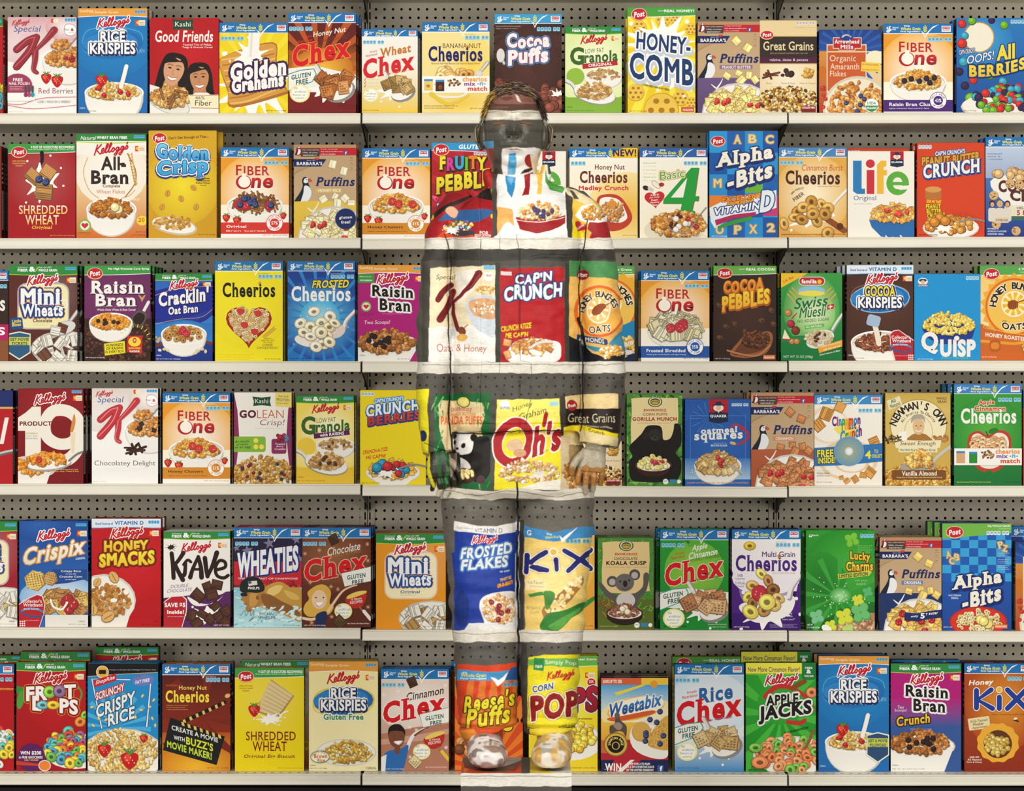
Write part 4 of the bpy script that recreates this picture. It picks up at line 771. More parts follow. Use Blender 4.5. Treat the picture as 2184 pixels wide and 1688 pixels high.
# ---- third row
def shield(cx, cy, w, h, c, t1, t2):
    P([(cx-w/2, cy-h*.42), (cx, cy-h/2), (cx+w/2, cy-h*.42), (cx+w/2, cy+h*.25), (cx, cy+h/2), (cx-w/2, cy+h*.25)], 'e8ecd8'); P([(cx-w*.46, cy-h*.38), (cx, cy-h*.46), (cx+w*.46, cy-h*.38), (cx+w*.46, cy+h*.22), (cx, cy+h*.45), (cx-w*.46, cy+h*.22)], c)
    R(cx-w*.46, cy-h*.3, cx+w*.46, cy-h*.02, 'c8d048'); T(t1, cx, cy-h*.22, w*.84, h*.1, '1c3c64', b=.04, f=.8); T(t2, cx, cy-h*.08, w*.7, h*.1, '1c3c64', b=.04, f=.8)
def mini_wheats(bg, panel, sub, subc, edge='1c4c94', bites=0, pal='8c5c34 a07040', fr=5, full=1):
    H = A.H; R(0, 0, 100, H, bg); E(70, 40, 45, 50, _mix(bg, 'ffffff', .1), c2=bg); kgreen(15, full); kel(49, 24, 42); fam(84, 18)
    RR(12, 26, 88, 94, 13, _mix(bg, 'ffffff', .45)); E(50, 28, 26, 7, _mix(bg, 'ffffff', .45)); RR(14, 28, 86, 92, 12, panel); kel(49, 22.5, 42)
    T('FROSTED', 59, 33.5, 15, 3, edge, b=.04); o = ((3.3, 'd88834'), (2.5, edge)); T('Mini', 46, 46, 58, 24, 'f8f8f4', s_=.0, b=.06, f=.6, o=o); T('Wheats', 48, 66, 62, 19, 'f8f8f4', s_=.02, b=.05, f=.6, o=o); T('Mini', 46, 46, 58, 24, 'f8f8f4', b=.06, f=.6); L([(76, 52), (84, 52), (84, 62), (70, 60)], 1.6, 'f8f8f4')
    T(sub, 49, 81 if bites else 84, 28, 5.5, subc, b=.02, f=.7); blur(34, 86, 26, 2, 'c8a870', 1.3)
    E(80, 122, 48, 26, 'cfc8bc'); E(80, 124, 46, 26, 'f3efe6'); R(60, 124, 100, H, 'f3efe6'); rnd.seed(3)
    for i in range(30):
        x, y = rnd.uniform(42, 100), rnd.uniform(108, 136)
        if (x-80)**2/46**2+(y-123)**2/18**2 > .9: continue
        c = rnd.choice(pal.split()) if i % 3 == 0 else 'e8e2d4'; piece('shred', x, y, 8, c)
        for _ in range(12): E(x+rnd.uniform(-5, 5), y+rnd.uniform(-5, 5), .5, .3, pal.split()[0], rnd.uniform(0, 180), 5)
    if bites:
        RR(2, 77, 20, 94, 3, '1c4c94', -6); T('Little', 11, 82, 13, 5, 'f2dc2c', b=.05, r=-6); T('Bites', 11, 87, 13, 5, 'f2dc2c', b=.05, r=-6); spoon(100, 68, 82, 92, 5, 16, 9, r=-20); piece('shred', 78, 92, 7, '6a3c28', 20); piece('shred', 68, 96, 7, 'e8e2d4', 10); shield(15, 118, 33, 42, '2c5c84', 'GET MOVIE', 'TICKETS')
    netwt('CEREAL', 88, 97, H-8, '6a6050'); netwt('NET WT 15.2 OZ (431g)', 68, 97, H-3.5, '6a6050')
def post_raisin():
    H = A.H; R(0, 0, 100, H, '6c2a5c'); E(50, 50, 60, 40, '7a3468', c2='6c2a5c'); R(0, 80, 100, H, '3a2018'); pile(50, 112, 58, 34, 'ball', 330, 3.2, '4a2a20 3a2018 5c3628', seed=4); pgreen('No High Fructose Corn Syrup', 12, '3f9a44', 36); post(16, 11.5, 22, 16)
    T('Raisin', 50, 32.5, 82, 20, 'f6f4f0', b=.04, f=1.3, o=((.8, '3a1030', 1, 1),)); T('Bran', 48, 52, 62, 19, 'f6f4f0', b=.04, f=1.3, o=((.8, '3a1030', 1, 1),)); T('Whole Grain Wheat & Bran Cereal', 48, 66.5, 58, 3.4, 'e8e0e4', b=.02); L([(16, 62), (76, 62)], .4, 'c8a8bc', 0)
    for i in range(5): E(84+i*1.6, 51-abs(i-2)*2, 1, 4, 'c8a070', -30+i*15, 8)
    L([(97, 55), (90, 68)], 4.5, 'e8e8e8', 0); P([(72, 78), (82, 68), (94, 72), (92, 84), (84, 94), (74, 88)], '5a5654', 1); P([(74, 79), (82, 71), (91, 75), (90, 83), (83, 90), (76, 87)], '2c1814', 1)
    bowl(40, 86, 33, 15, 27, 'flake', 90, 4.6, 'e0902c d07c24 eca848', (('ball', 7, 3, '3a2018'),), 5, 4)
    for a in range(-60, 100, 18): L([(76+20*math.sin(math.radians(a)), 113-20*math.cos(math.radians(a))), (76+25*math.sin(math.radians(a)), 113-25*math.cos(math.radians(a)))], 1, 'f0e028', 0)
    P([(30, 118), (61, 114), (62, 132), (31, 136)], 'f0e028')
    for i, t in enumerate(('HUNDREDS', 'OF RAISINS', 'IN EVERY BOX')): T(t, 46, 120+i*5, (26, 26, 28)[i], 4, '2c1810', s_=.06, b=.02)
    P([(65, 106), (88, 106), (87, 133), (64, 131)], 'c82c28'); E(76, 115, 9.5, 7.5, 'f4d83c'); E(76, 113, 3, 4, 'c83028'); E(76, 113, 1.6, 2, 'f0c8a0'); T('SUN-MAID', 76, 125, 18, 3.2, 'f4d83c', b=.03); T('RAISINS', 76, 129.5, 15, 3, 'ffffff', f=.6); netwt('NET WT 20 OZ (1 LB 4 OZ) 567g', 2, 31, H-5, 'ffffff')
def cracklin():
    H = A.H; R(0, 0, 100, H, '2a5cb8', '3c94d8'); E(50, 60, 60, 34, '2c50c0', -10, c2='1c2c8c'); P([(0, 30), (30, 22), (100, 14), (100, 62), (60, 76), (0, 86)], '1c2c94'); R(0, 86, 100, H, '2c74c4', '3a8cd4'); R(0, 120, 100, H, '1c3c94', '1c3084'); kgreen(13); kel(50, 20, 46); fam(83, 15)
    L([(0, 38), (30, 28), (60, 24), (100, 22)], .8, 'c8a848'); L([(0, 88), (40, 80), (80, 76), (100, 62)], .8, 'c8a848')
    T("Cracklin'", 50, 40, 88, 26, 'f6f4f0', s_=.12, b=.05, f=.6, o=((1, '1c1c60', .8, .8),)); T('Oat Bran', 49, 63, 52, 14, 'f6f4f0', s_=.1, b=.045, f=.6, o=((.8, '1c1c60', .6, .6),)); E(50, 105, 46, 24, '5ab4e8', c2='2c74c4')
    pile(6, 114, 9, 6, 'oat', 10, 3, 'd8b478', seed=3); L([(2, 126), (18, 122)], 5, '7a3420', 0); L([(84, 118), (98, 122)], 5, '7a3420', 0)
    bowl(50, 106, 40, 18, 36, 'ring', 48, 5, 'b07c3c a06c30 c09050', (('berry', 3, 6, 'c82c3c'),), 4, 6)
    for x, y in ((8, 134), (16, 132), (22, 134), (74, 134), (82, 132), (88, 136), (70, 139)): piece('oat', x, y, 3.4, 'f0e0b0')
    netwt('CEREAL', 2, 11, H-10, 'e8f0f8'); netwt('NET WT 17 OZ (1 LB 1 OZ)(482g)', 2, 44, H-3.5, 'e8f0f8')
def cheerios_yellow():
    H = A.H; R(0, 0, 100, H, 'f4e41c'); E(50, 70, 60, 60, 'f8ec30', c2='f3e01c'); gm(); gmfacts(); T('Cheerios', 50, 42, 78, 22, '1c1a18', b=.03, f=.9); piece('ring', 66, 32, 2.6, 'd8a03c')
    heart(50, 93, 68, 64, '8c1c1c'); heart(50, 92, 66, 61, 'a82820'); heart(50, 92, 60, 54, 'd8a868'); rnd.seed(4)
    for i in range(300):
        x, y = rnd.uniform(20, 80), rnd.uniform(64, 120)
        u, v = (x-50)/25.5, (94-y)/23.5+.12
        if (u*u+v*v-1)**3-u*u*v**3 < -.01: piece('ring', x, y, 2.6, rnd.choice(['e8c48c', 'd8b078', 'f2d8a8']))
    for x, y in ((37, 74), (63, 77), (43, 94), (58, 104)): P([(x-5, y-3), (x+4, y-4), (x+6, y+2), (x-1, y+5)], 'c83c34', 1)
    for i in range(7): E(72+i*2.4, 110-i*2, 2.6, 1, 'd8a83c', -60, 8); E(74+i*2.4, 112-i*2, 2.6, 1, 'd8a83c', -10, 8)
    for i, (t, w_) in enumerate((('CAREFULLY', 13), ('SELECTED OATS', 19), ('THAT CAN HELP', 15))): T(t, 78, 114+i*2.8, w_, 1.7, '8a6a1c')
    T('LOWER', 78, 123.5, 15, 3.6, '6a3c1c', b=0); T('CHOLESTEROL*', 78, 127.8, 32, 3.6, '6a3c1c', b=0); blur(3, H-10, 54, 4, 'd8b820', 1.4); netwt('NET WT 8.9 OZ (252g)', 73, 97, H-3)
def frosted_ch():
    H = A.H; R(0, 0, 100, H, '1c3088', '1c78c4'); E(48, 85, 62, 62, '6cd0f0', c2='1c4ca4'); rays(48, 85, 90, '2c84cc', 22, .25); E(48, 85, 30, 30, 'a8e4f4', c2='48b0e0'); gm(); gmfacts(c='ffffff')
    T('FROSTED', 64, 33.5, 54, 12, 'f2dc3c', s_=.02, k=.2, b=.045, o=((.9, '12204c'),)); T('Cheerios', 49.5, 48, 88, 23, 'f6f6f4', b=.03, f=.9); piece('ring', 67.5, 38, 2.6, 'e8d8b8')
    L([(100, 74), (88, 88), (84, 100)], 5, 'b8a0a0', w2=6); L([(100, 73), (87, 87), (83, 98)], 3.4, 'f2ece8', w2=4); E(72, 104, 14, 10, 'e4d4c8', -20); E(30, 118, 20, 9, 'f0e8dc', 10); rnd.seed(5)
    for x, y in ((39, 75, ), (63, 82), (19, 92), (34, 98), (50, 92), (62, 98), (24, 106), (44, 104), (58, 110), (34, 112), (70, 92), (52, 124), (50, 106), (42, 127), (62, 120)): piece('ring', x, y, 9.2, rnd.choice(['ecdcb8', 'e4d0a4', 'f2e4c8']), rnd.uniform(-30, 30))
    rnd.seed(3)
    for i in range(24): x, y = rnd.uniform(8, 90), rnd.uniform(66, 134); star(x, y, 2, 'f4fcfc', 4, .15)
    netwt('Frosted Whole Grain Oat & Corn Cereal', 3, 46, H-4, '12204c'); netwt('NET WT 12 OZ (340g)', 75, 97, H-4)
def k_raisin(crunch=0):
    H = A.H; R(0, 0, 100, H, 'b41878' if crunch else 'b01c78')
    if crunch: R(0, 50, 100, 90, 'b4207c', '34589c'); R(0, 90, 100, H, '34589c'); kgreen(14)
    else: kgold(); R(0, 13, 24, 26, '3f9a44'); small('FIBER & whole grain', 2, 20, 17, 2, 'ffffff'); T('POTASSIUM', 12, 22.5, 17, 2.4, 'ffffff', b=.03)
    kel(51, 21 if not crunch else 23, 44); fam(84, 16); cy = 41 if not crunch else 42; o = ((2.4, 'f8f6f4'),)
    T('Raisin', 51, cy-2, 62, 17, '16120f', s_=-.06, b=.05, f=.9, o=o); T('Bran', 55, cy+18, 46, 18, '16120f', s_=-.06, b=.05, f=.9, o=o); T('Raisin', 51, cy-2, 62, 17, '16120f', s_=-.06, b=.05, f=.9)
    if crunch: T('Two', 14, 62, 9, 5, 'f4e8f0', k=.1, b=-.003); T('Scoops!', 14, 67, 17, 5, 'f4e8f0', b=-.003); T('Crunch', 32, 80, 48, 14, ('f8dc3c', 'eca828'), s_=.12, b=.05, f=.6, o=((1.4, '16120f'),)); blur(28, 93, 30, 3, 'dce4f0', 1.3)
    else: T('Two Scoops!', 28, 85, 38, 7, 'f8ecf4', k=.12, b=-.002, s_=.02); E(12, 61, 7.5, 7.5, '8ab84c'); E(12, 61, 5.5, 5.5, 'f4f0e4'); heart(12, 61, 8.5, 7.5, 'd02c30'); blur(4, 72, 20, 2, '3a0828', 1.2); small('Delicious Raisins Perfectly Balanced with Crisp Toasted Bran Flakes', 36, 66, 72, 1.6, 'f0a8c8')
    E(44, 118, 48, 18, 'cfc8bc') ; E(44, 118, 46, 17, 'fbf8f2'); P([(-2, 118), (90, 118), (76, H), (0, H)], 'f4f1ea'); pile(42, 114, 42, 15, 'flake', 90, 6, 'b8783c a0642c cc9050 8c5424', (('ball', 9, 4, '2c1c1c'),), 4 if crunch else 7, 4)
    netwt('CEREAL', 2, 11, H-9, '6a6050'); netwt('NET WT 18.7 OZ (1 LB 2.7 OZ)', 58 if not crunch else 2, 92 if not crunch else 48, H-3.5, '6a6050')
def honey_bunches(sub, subc, b2):
    H = A.H; R(0, 0, 100, H, 'f6c860', 'f8ecd0'); pgreen(None, 12, '58a850'); T('4 Whole Grains', 76, 5, 40, 3.6, 'f0f8e8', b=.03); small('vitamins and minerals', 58, 97, 9.2, 1.5, 'f0f8e8')
    P([(70+52*math.cos(i*math.pi/22)*(1 if i % 2 else .9), 60+52*math.sin(i*math.pi/22)*(1 if i % 2 else .9)) for i in range(44)], 'f0b030') if b2 == 'r' else P([(50+50*math.cos(i*math.pi/22)*(1 if i % 2 else .88), 60+50*math.sin(i*math.pi/22)*(1 if i % 2 else .88)) for i in range(44)], 'f0b030')
    cx = 62 if b2 == 'r' else 50
    E(cx, 60, 42, 42, 'e06c2c', 0, 36); E(cx, 60, 39, 39, 'f4c454', 0, 36); E(cx, 56, 19, 19, 'fbf4dc', 0, 30); E(cx, 56, 17, 17, 'f8dc50', 0, 30, c2='f0b430'); rays(cx, 56, 17, 'faf0b0', 10, .4)
    TA('HONEY BUNCHES', cx, 60, 31, 9, -88, 88, '2c2018', b=.04, o=((.9, 'fbf4dc'),)); T('OF', cx-14, 82, 6, 4, '2c2018', r=10); T('OATS', cx, 88, 36, 10, '2c2018', b=.05, bow=-3, o=((.9, 'fbf4dc'),))
    E(cx-2, 57, 8, 7, 'a8541c', -20)
    for i in range(5): L([(cx-8+i*3, 52+i*.2), (cx-7+i*3, 62)], 1, '6a2c0c')
    L([(cx+4, 54), (cx+20, 48)], 1.6, '8c4418', 0); post(17, 12, 22, 15)
    if sub == 'HONEY ROASTED': P([(0, 84), (40, 98), (100, 102), (100, H), (0, H)], 'd06824'); L([(0, 84), (40, 98), (100, 102)], 1, 'f4c040'); P([(0, 108), (50, 112), (100, 104), (100, 110), (50, 116), (0, 112)], 'e8a030'); T('Crunchy', 14, 92, 18, 5, 'f4dc70', s_=-.25, b=0); T(sub, 38, 104, 60, 6, 'f8f0e0', s_=-.12, b=.045); RR(14, 108, 30, 126, 5, 'c05c1c'); RR(16, 112, 28, 122, 4, 'e08c34')
    else: R(0, 92, 100, H, 'fbf4e4', 'f0e8dc'); P([(0, 96), (40, 100), (60, 98), (60, 108), (0, 106)], '1c4484'); T(sub, 26, 101, 40, 5, 'f8f8f4', s_=-.05, b=.03); P([(40, 106), (100, 80), (100, H), (0, H), (0, 120)], '1c84b8'); R(0, 130, 100, H, '142448')
    pile(84, 118, 20, 14, 'flake', 34, 6, 'e0a848 d09438 ecc478', (('oat', 5, 4, 'f4e8c8'),), 3)
    spoon(100, 128, 84, 128, 3, 14, 4); netwt('NET WT 14.5 OZ (411g)', 3, 24, H-5, 'f8f0e0')
def cocoa_pebbles():
    H = A.H; R(0, 0, 100, H, '33201a'); E(50, 80, 60, 60, '4a2e24', c2='33201a'); pgreen('REAL COCOA!', 12, '6ab04c', 52); small('MADE WITH', 41, 50, 5, 2, 'ffffff'); post(18, 11, 23, 15)
    o = ((1.6, 'b85c14', .8, 1.6),); T('COCOA', 48, 31, 64, 20, ('f4a838', 'e88828'), s_=.1, b=.07, f=.7, o=o, jit=.04); T('PEBBLES', 51, 53, 76, 25, ('f6e040', 'f0a828'), s_=.18, b=.07, f=.7, o=o, jit=-.04); rnd.seed(4)
    for x, y in ((8, 62), (10, 114), (92, 70), (96, 92), (50, 104), (86, 106), (20, 96), (34, 92), (76, 86)): piece('flake', x, y, 6, '5c3a24')
    P([(26, 140), (40, 120), (52, 110), (88, 104), (94, 118), (84, 138), (66, 144), (48, 146)], '9c6038', 1); P([(32, 140), (44, 122), (54, 114), (84, 108), (88, 118), (80, 132), (64, 138), (48, 140)], '6a3c20', 1); pile(68, 116, 22, 13, 'rice', 150, 3, '5c3420 7a4a2c 4a2818', (), 4); L([(22, 134), (44, 140), (70, 142), (90, 126)], 3, 'b87c50')
    netwt('NET WT 11 OZ (311g)', 3, 26, H-4, 'e8dcd0'); R(79, H-10, 98, H-3, 'd86c2c'); T('FOR EDUCATION', 88, H-6, 16, 3, 'ffffff')
def muesli():
    H = A.H; R(0, 0, 100, H, '3a9c44', '147c3c'); E(50, 60, 46, 60, 'c8e0a0', c2='4aa44c'); E(55, 66, 34, 34, 'e8f4c8', c2='8cc870'); R(0, 110, 100, H, '147c3c', '127438'); L([(0, 110), (40, 106), (100, 112)], 8, '1c8440')
    P([(0, 2), (0, 0), (44, 0), (0, 24)], 'f0c42c'); T('2 lb. Box', 12, 10, 19, 4, 'c03020', r=-28); RR(29, 6, 72, 20, 6.5, 'f4f0e8'); RR(30, 7, 71, 19, 5.8, 'c0242c'); T('familia', 46, 13.4, 25, 7, 'ffffff', b=.04); E(63, 14, 3.6, 3.6, 'f0c42c')
    E(50, 29, 22, 8, '8cc4e8'); E(50, 33, 22, 4.5, 'f0dc50'); 
    for s in (-1, 1):
        for k in range(3):
            for i in range(8): E(50+s*(20+k*4+i*1.6), 38+k*5-i*2.6+i*i*.1, 2.2, 1, 'd8ac48', -s*60, 8)
    T('Swiss', 50, 47, 54, 18, '1c6844', s_=.12, k=.2, b=.01); T('Müesli', 52, 63, 42, 18, '1c6844', s_=.1, k=.15, b=.01); P([(76, 52), (87, 50), (86, 58), (75, 60)], 'c82c2c'); L([(81, 52.5), (80.5, 57.5)], 1.4, 'ffffff', 0); L([(78, 55.4), (83.6, 54.4)], 1.4, 'ffffff', 0)
    T('NO ADDED SUGAR', 53, 77, 52, 5, '3a5c40', s_=.08, b=0, f=.6); P([(38, 86), (70, 82), (71, 88), (39, 92)], '6ab44c'); T('ALL NATURAL', 54, 87, 27, 3.6, 'f4f4e8', s_=.1, f=.6)
    for x, y, s, c in ((12, 65, 6, 'b8864c'), (16, 83, 6.5, 'a82c44'), (24, 94, 7, '7a3420'), (18, 112, 5, 'b8864c'), (26, 112, 5, 'b8864c')): piece('ball', x, y, s, c)
    P([(18, 74), (24, 64), (25, 68)], 'f4ecc8'); P([(2, 108), (6, 92), (15, 108)], 'f4ecc8'); L([(2, 108), (15, 109)], 2, 'b82c2c', 0); L([(18, 74), (25, 66)], 2, 'b82c2c', 0)
    L([(100, 68), (90, 84), (84, 94)], 5, '90a090', w2=6); L([(100, 67), (89, 83), (84, 92)], 3.4, 'e4e8e4'); E(64, 108, 24, 14, 'e8e4d8', -20); pile(62, 107, 22, 11, 'oat', 90, 3, 'e0c898 d0b078 ece0c0', (('flake', 6, 3, '5a3024'),), 5, 2)
    P([(60, 121), (100, 109), (100, 120), (62, 131)], 'e8a838'); T('rolled whole grains', 81, 117, 32, 3, 'fff4dc', s_=.25); T('with fruit and nuts', 83, 122, 28, 3, 'fff4dc', s_=.25); T('Good source of fiber', 80, 130, 34, 3, 'e8f4e0', s_=.22, k=.2); T('NET WT 32 OZ (908g)', 28, H-6, 48, 5, 'd8f0d8', b=-.003, f=.6)
def rk_logo(cy, w1='RICE', c1='f8f8f6', gl='3c94d4'):
    E(50, cy, 45, 22, gl, -3) ; E(50, cy, 43.5, 20.5, '1c6cb4', -3); E(46, cy-2, 40, 16, '2c84cc', -3); o = ((3, 'f2f6f8'), (2, '1c2c5c', .6, 1)); T(w1, 50, cy-11, 36 if w1 == 'RICE' else 46, 16, c1, b=.04, o=o); T('KRISPIES', 50, cy+6, 66, 17, 'f8f8f6', s_=.0, b=.04, o=o); T(w1, 50, cy-11, 36 if w1 == 'RICE' else 46, 16, c1, b=.04, o=((1, '1c2c5c', 0, 0),) if w1 != 'RICE' else ())
def krispies(kind):
    H = A.H
    if kind == 'blue' or kind == 'blue2':
        R(0, 0, 100, H, '1878bc', '1c6cb4'); E(50, 50, 60, 50, '2488cc', c2='1878bc'); kgold(); kel(51, 21, 44); fam(83, 17); L([(6, 52), (14, 32), (50, 27), (88, 34), (93, 52), (84, 66), (50, 72), (14, 66)], 1, '5cb4e4', closed=True); rk_logo(52, gl='1878bc'); blur(89, 60, 8, 3, 'd0e4f4', 1)
        b0 = 122; bowl(52, b0, 43, 15, 44, 'rice', 150, 3.6, 'e8c070 d8ac54 f2d898 c89440', (('flake', 4, 5, 'c02c2c'),), 5, 6); strawb(34, 104, 9); L([(70, 84), (66, 100), (62, 114)], 6, 'f8f4ec'); 
        if kind == 'blue2': shield(84, 130, 32, 44, '2c4c74', 'GET A MOVIE', 'PILLOWCASE')
    elif kind == 'gf':
        R(0, 0, 100, H, 'f8eaa4', 'fbf0c0'); kgold(14); kel(50, 24, 44, None, ow=0); fam(82, 19); L([(6, 62), (14, 44), (50, 36), (88, 44), (94, 60), (80, 74), (50, 80), (14, 74)], 1.6, 'e8cc54', closed=True); rk_logo(57, gl='e8cc54'); T('Gluten Free', 50, 80, 58, 9, '3f8a4c', b=.045, o=((1.6, 'f4f6ec'), ))
        E(54, 132, 44, 20, 'dcd6c8'); E(54, 132, 42, 18.5, 'f7f4ea'); pile(56, 133, 35, 14, 'rice', 190, 3.6, 'd8b04c c89a3c ecd084 b08430', (), 6, 4); E(16, 138, 14, 9, '3c8a84'); E(16, 138, 13, 8, 'fbf6dc'); TA('Whole Grain', 16, 142, 12, 3, -62, 62, 'd87c2c'); T('Brown', 17, 137, 19, 5.5, 'c86c24', b=.03); T('Rice', 18, 143, 11, 5, 'c86c24', b=.03); netwt('CEREAL', 82, 98, H-4, '3a3428', 3.6)
    else:
        R(0, 0, 100, H, '4a2a1e'); E(50, 60, 60, 50, '5c382a', c2='4a2a1e'); kvit(); kel(53, 21, 44); fam(84, 16); L([(6, 52), (14, 34), (50, 28), (88, 36), (93, 52), (84, 64), (50, 70), (14, 64)], 1.4, '8c5c40', closed=True); rk_logo(50, 'COCOA', 'f4dc3c', '8cc4e4')
        bowl(50, 116, 44, 18, 40, 'rice', 190, 3.4, '8c4c2c 7a4024 a46440 6a341c', (), 5, 2); L([(40, 84), (44, 98), (48, 118)], 8, 'f2e4d0'); RR(30, 75, 50, 92, 4, 'a8bcd8', 15)
        wrist(64, 98)
    netwt('CEREAL', 2, 10, H-8, '3a3428' if kind == 'gf' else 'd8e4ec'); netwt('NET WT 12 OZ (340g)', 2, 26, H-3.5, '3a3428')
def wrist(x0, y0, flip=0):
    "red wristband offer flash in the lower corner"
    H = A.H
    if not flip: P([(x0, y0+6), (x0+6, y0), (x0+14, y0-1), (x0+24, y0+6), (100, y0+14), (100, H), (x0+8, H), (x0+1, y0+20)], 'f4e8e4'); P([(x0+1, y0+6), (x0+7, y0+1), (x0+14, y0), (x0+24, y0+7.5), (100, y0+15.5), (100, H), (x0+9, H), (x0+2, y0+20)], 'b8202c'); cx = x0+17; sgn = 1
    else: P([(0, y0+14), (12, y0+6), (26, y0), (34, y0+2), (38, y0+14), (36, y0+30), (30, H), (0, H)], 'f4e8e4'); P([(0, y0+15.5), (12, y0+7.5), (26, y0+1.2), (33, y0+3), (37, y0+14), (35, y0+30), (29, H), (0, H)], 'b8202c'); cx = x0+19
    T("Collector's", cx, y0+10, 28, 5, 'f8f0ec', b=.02); T('Wristband', cx+1, y0+15.5, 28, 5, 'f8f0ec', b=.02); E(cx, y0+27, 17, 6.5, '1c5c94', 8); E(cx, y0+26, 16, 5, 'b8202c', 8); L([(cx-15, y0+24), (cx-4, y0+20.5), (cx+8, y0+22), (cx+15, y0+25)], 2.6, '3c8cc4'); T('BFAST ROCKS', cx-1, y0+21.6, 22, 2.2, 'e8f0f8'); small('by mail with purchase', cx-12, cx+10, y0+38, 1.5, 'f4e0dc')
    for i in range(3):
        for j in range(3): RR(1+i*3+(91 if not flip else 0), H-9+j*3, 3+i*3+(91 if not flip else 0), H-7+j*3, .6, 'f4e8e4')
def quisp():
    H = A.H; R(0, 0, 100, H, '1c94d4'); E(13, 11, 7.5, 5.5, 'f4ecd8'); E(13, 9.5, 6, 2.4, '1c3c84'); E(13, 12, 3, 3, 'e8b888'); T('QUAKER', 13, 17.5, 15, 3.2, 'f4f0e8', b=.04, o=((.8, '1c3c84'),)); facts(78, 3, 20, 4, 'b0dcf0')
    P([(12, 82), (92, 82), (88, 96), (74, 106), (40, 106), (22, 98)], '1c3c8c', 0); E(52, 82, 40, 17, '1c3c8c'); pile(52, 78, 38, 14, 'flake', 130, 4.6, 'ecc85c e0b848 f4dc84', (), 5, 6)
    T('Q', 23, 104, 26, 34, 'f4f0ea', b=.07); T('UISP', 66, 112, 54, 27, 'f4f0ea', b=.08); E(64, 97, 4, 3.6, 'f4f0ea'); T('CRUNCHY CORN CEREAL', 61, H-4, 42, 3.6, '7cc444', b=-.003); netwt('NET WT 8.5 OZ (240g)', 5, 28, H-2, 'd8ecf8')
# ---- fourth row
def product19():
    H = A.H; R(0, 0, 100, H, '8c141c', '7c1018'); E(50, 20, 60, 30, 'a01c24', c2='8c141c'); kfacts(82, 2); fam(84, 10); kel(49, 16, 44, 'ffffff', 'b41c24')
    P([(12, 36), (22, 27), (35, 27), (35, 122), (11, 122), (11, 64), (0, 64), (0, 44)], 'f4eee0'); L([(94, 58), (84, 80), (62, 84), (44, 72), (42, 50), (54, 34), (76, 34), (92, 48), (94, 72), (90, 94), (72, 110), (44, 108)], 17, 'f4eee0', w2=19)
    T('PRODUCT', 27, 53, 49, 7, '6c1018', b=.045); 
    for i, (t, c) in enumerate((('VITAMIN E', '5aa04c'), ('FOLIC ACID', 'e89c34'), ('IRON & ZINC', '4c94c8'))): T(t, 21, 68+i*3.8, 18, 2.2, c)
    P([(86, 38), (88, 50), (84, 66), (80, 66), (82, 52)], 'd88c3c', 1); P([(80, 66), (88, 66), (86, 98), (82, 98)], 'f0dcc0')
    E(20, 120, 40, 18, 'd8d0c4'); P([(-4, 120), (52, 120), (44, H), (0, H)], 'f2ede4'); pile(20, 118, 32, 12, 'flake', 50, 6, 'd88828 c4741c eca444', (), 4); E(48, 116, 34, 10, 'a8a49c', -6); E(48, 114, 33, 9, 'f8f4ec', -6); pile(46, 108, 26, 8, 'flake', 34, 6.5, 'e0902c d07c20 eca850', (('berry', 1, 5, 'c8342c'),), 5, 3); L([(78, 110), (90, 100), (100, 96)], 3, '7a7a7c'); T('Corn, Oats, Wheat & Rice', 74, 126, 38, 2.6, 'e8a83c', b=.03); small('A Multi-Vitamin & Mineral Cereal of Toasted', 57, 92, 123, 1.4, 'f0e0d8')
    netwt('NET WT 12 OZ (340g)', 70, 97, H-4, '2c0408')
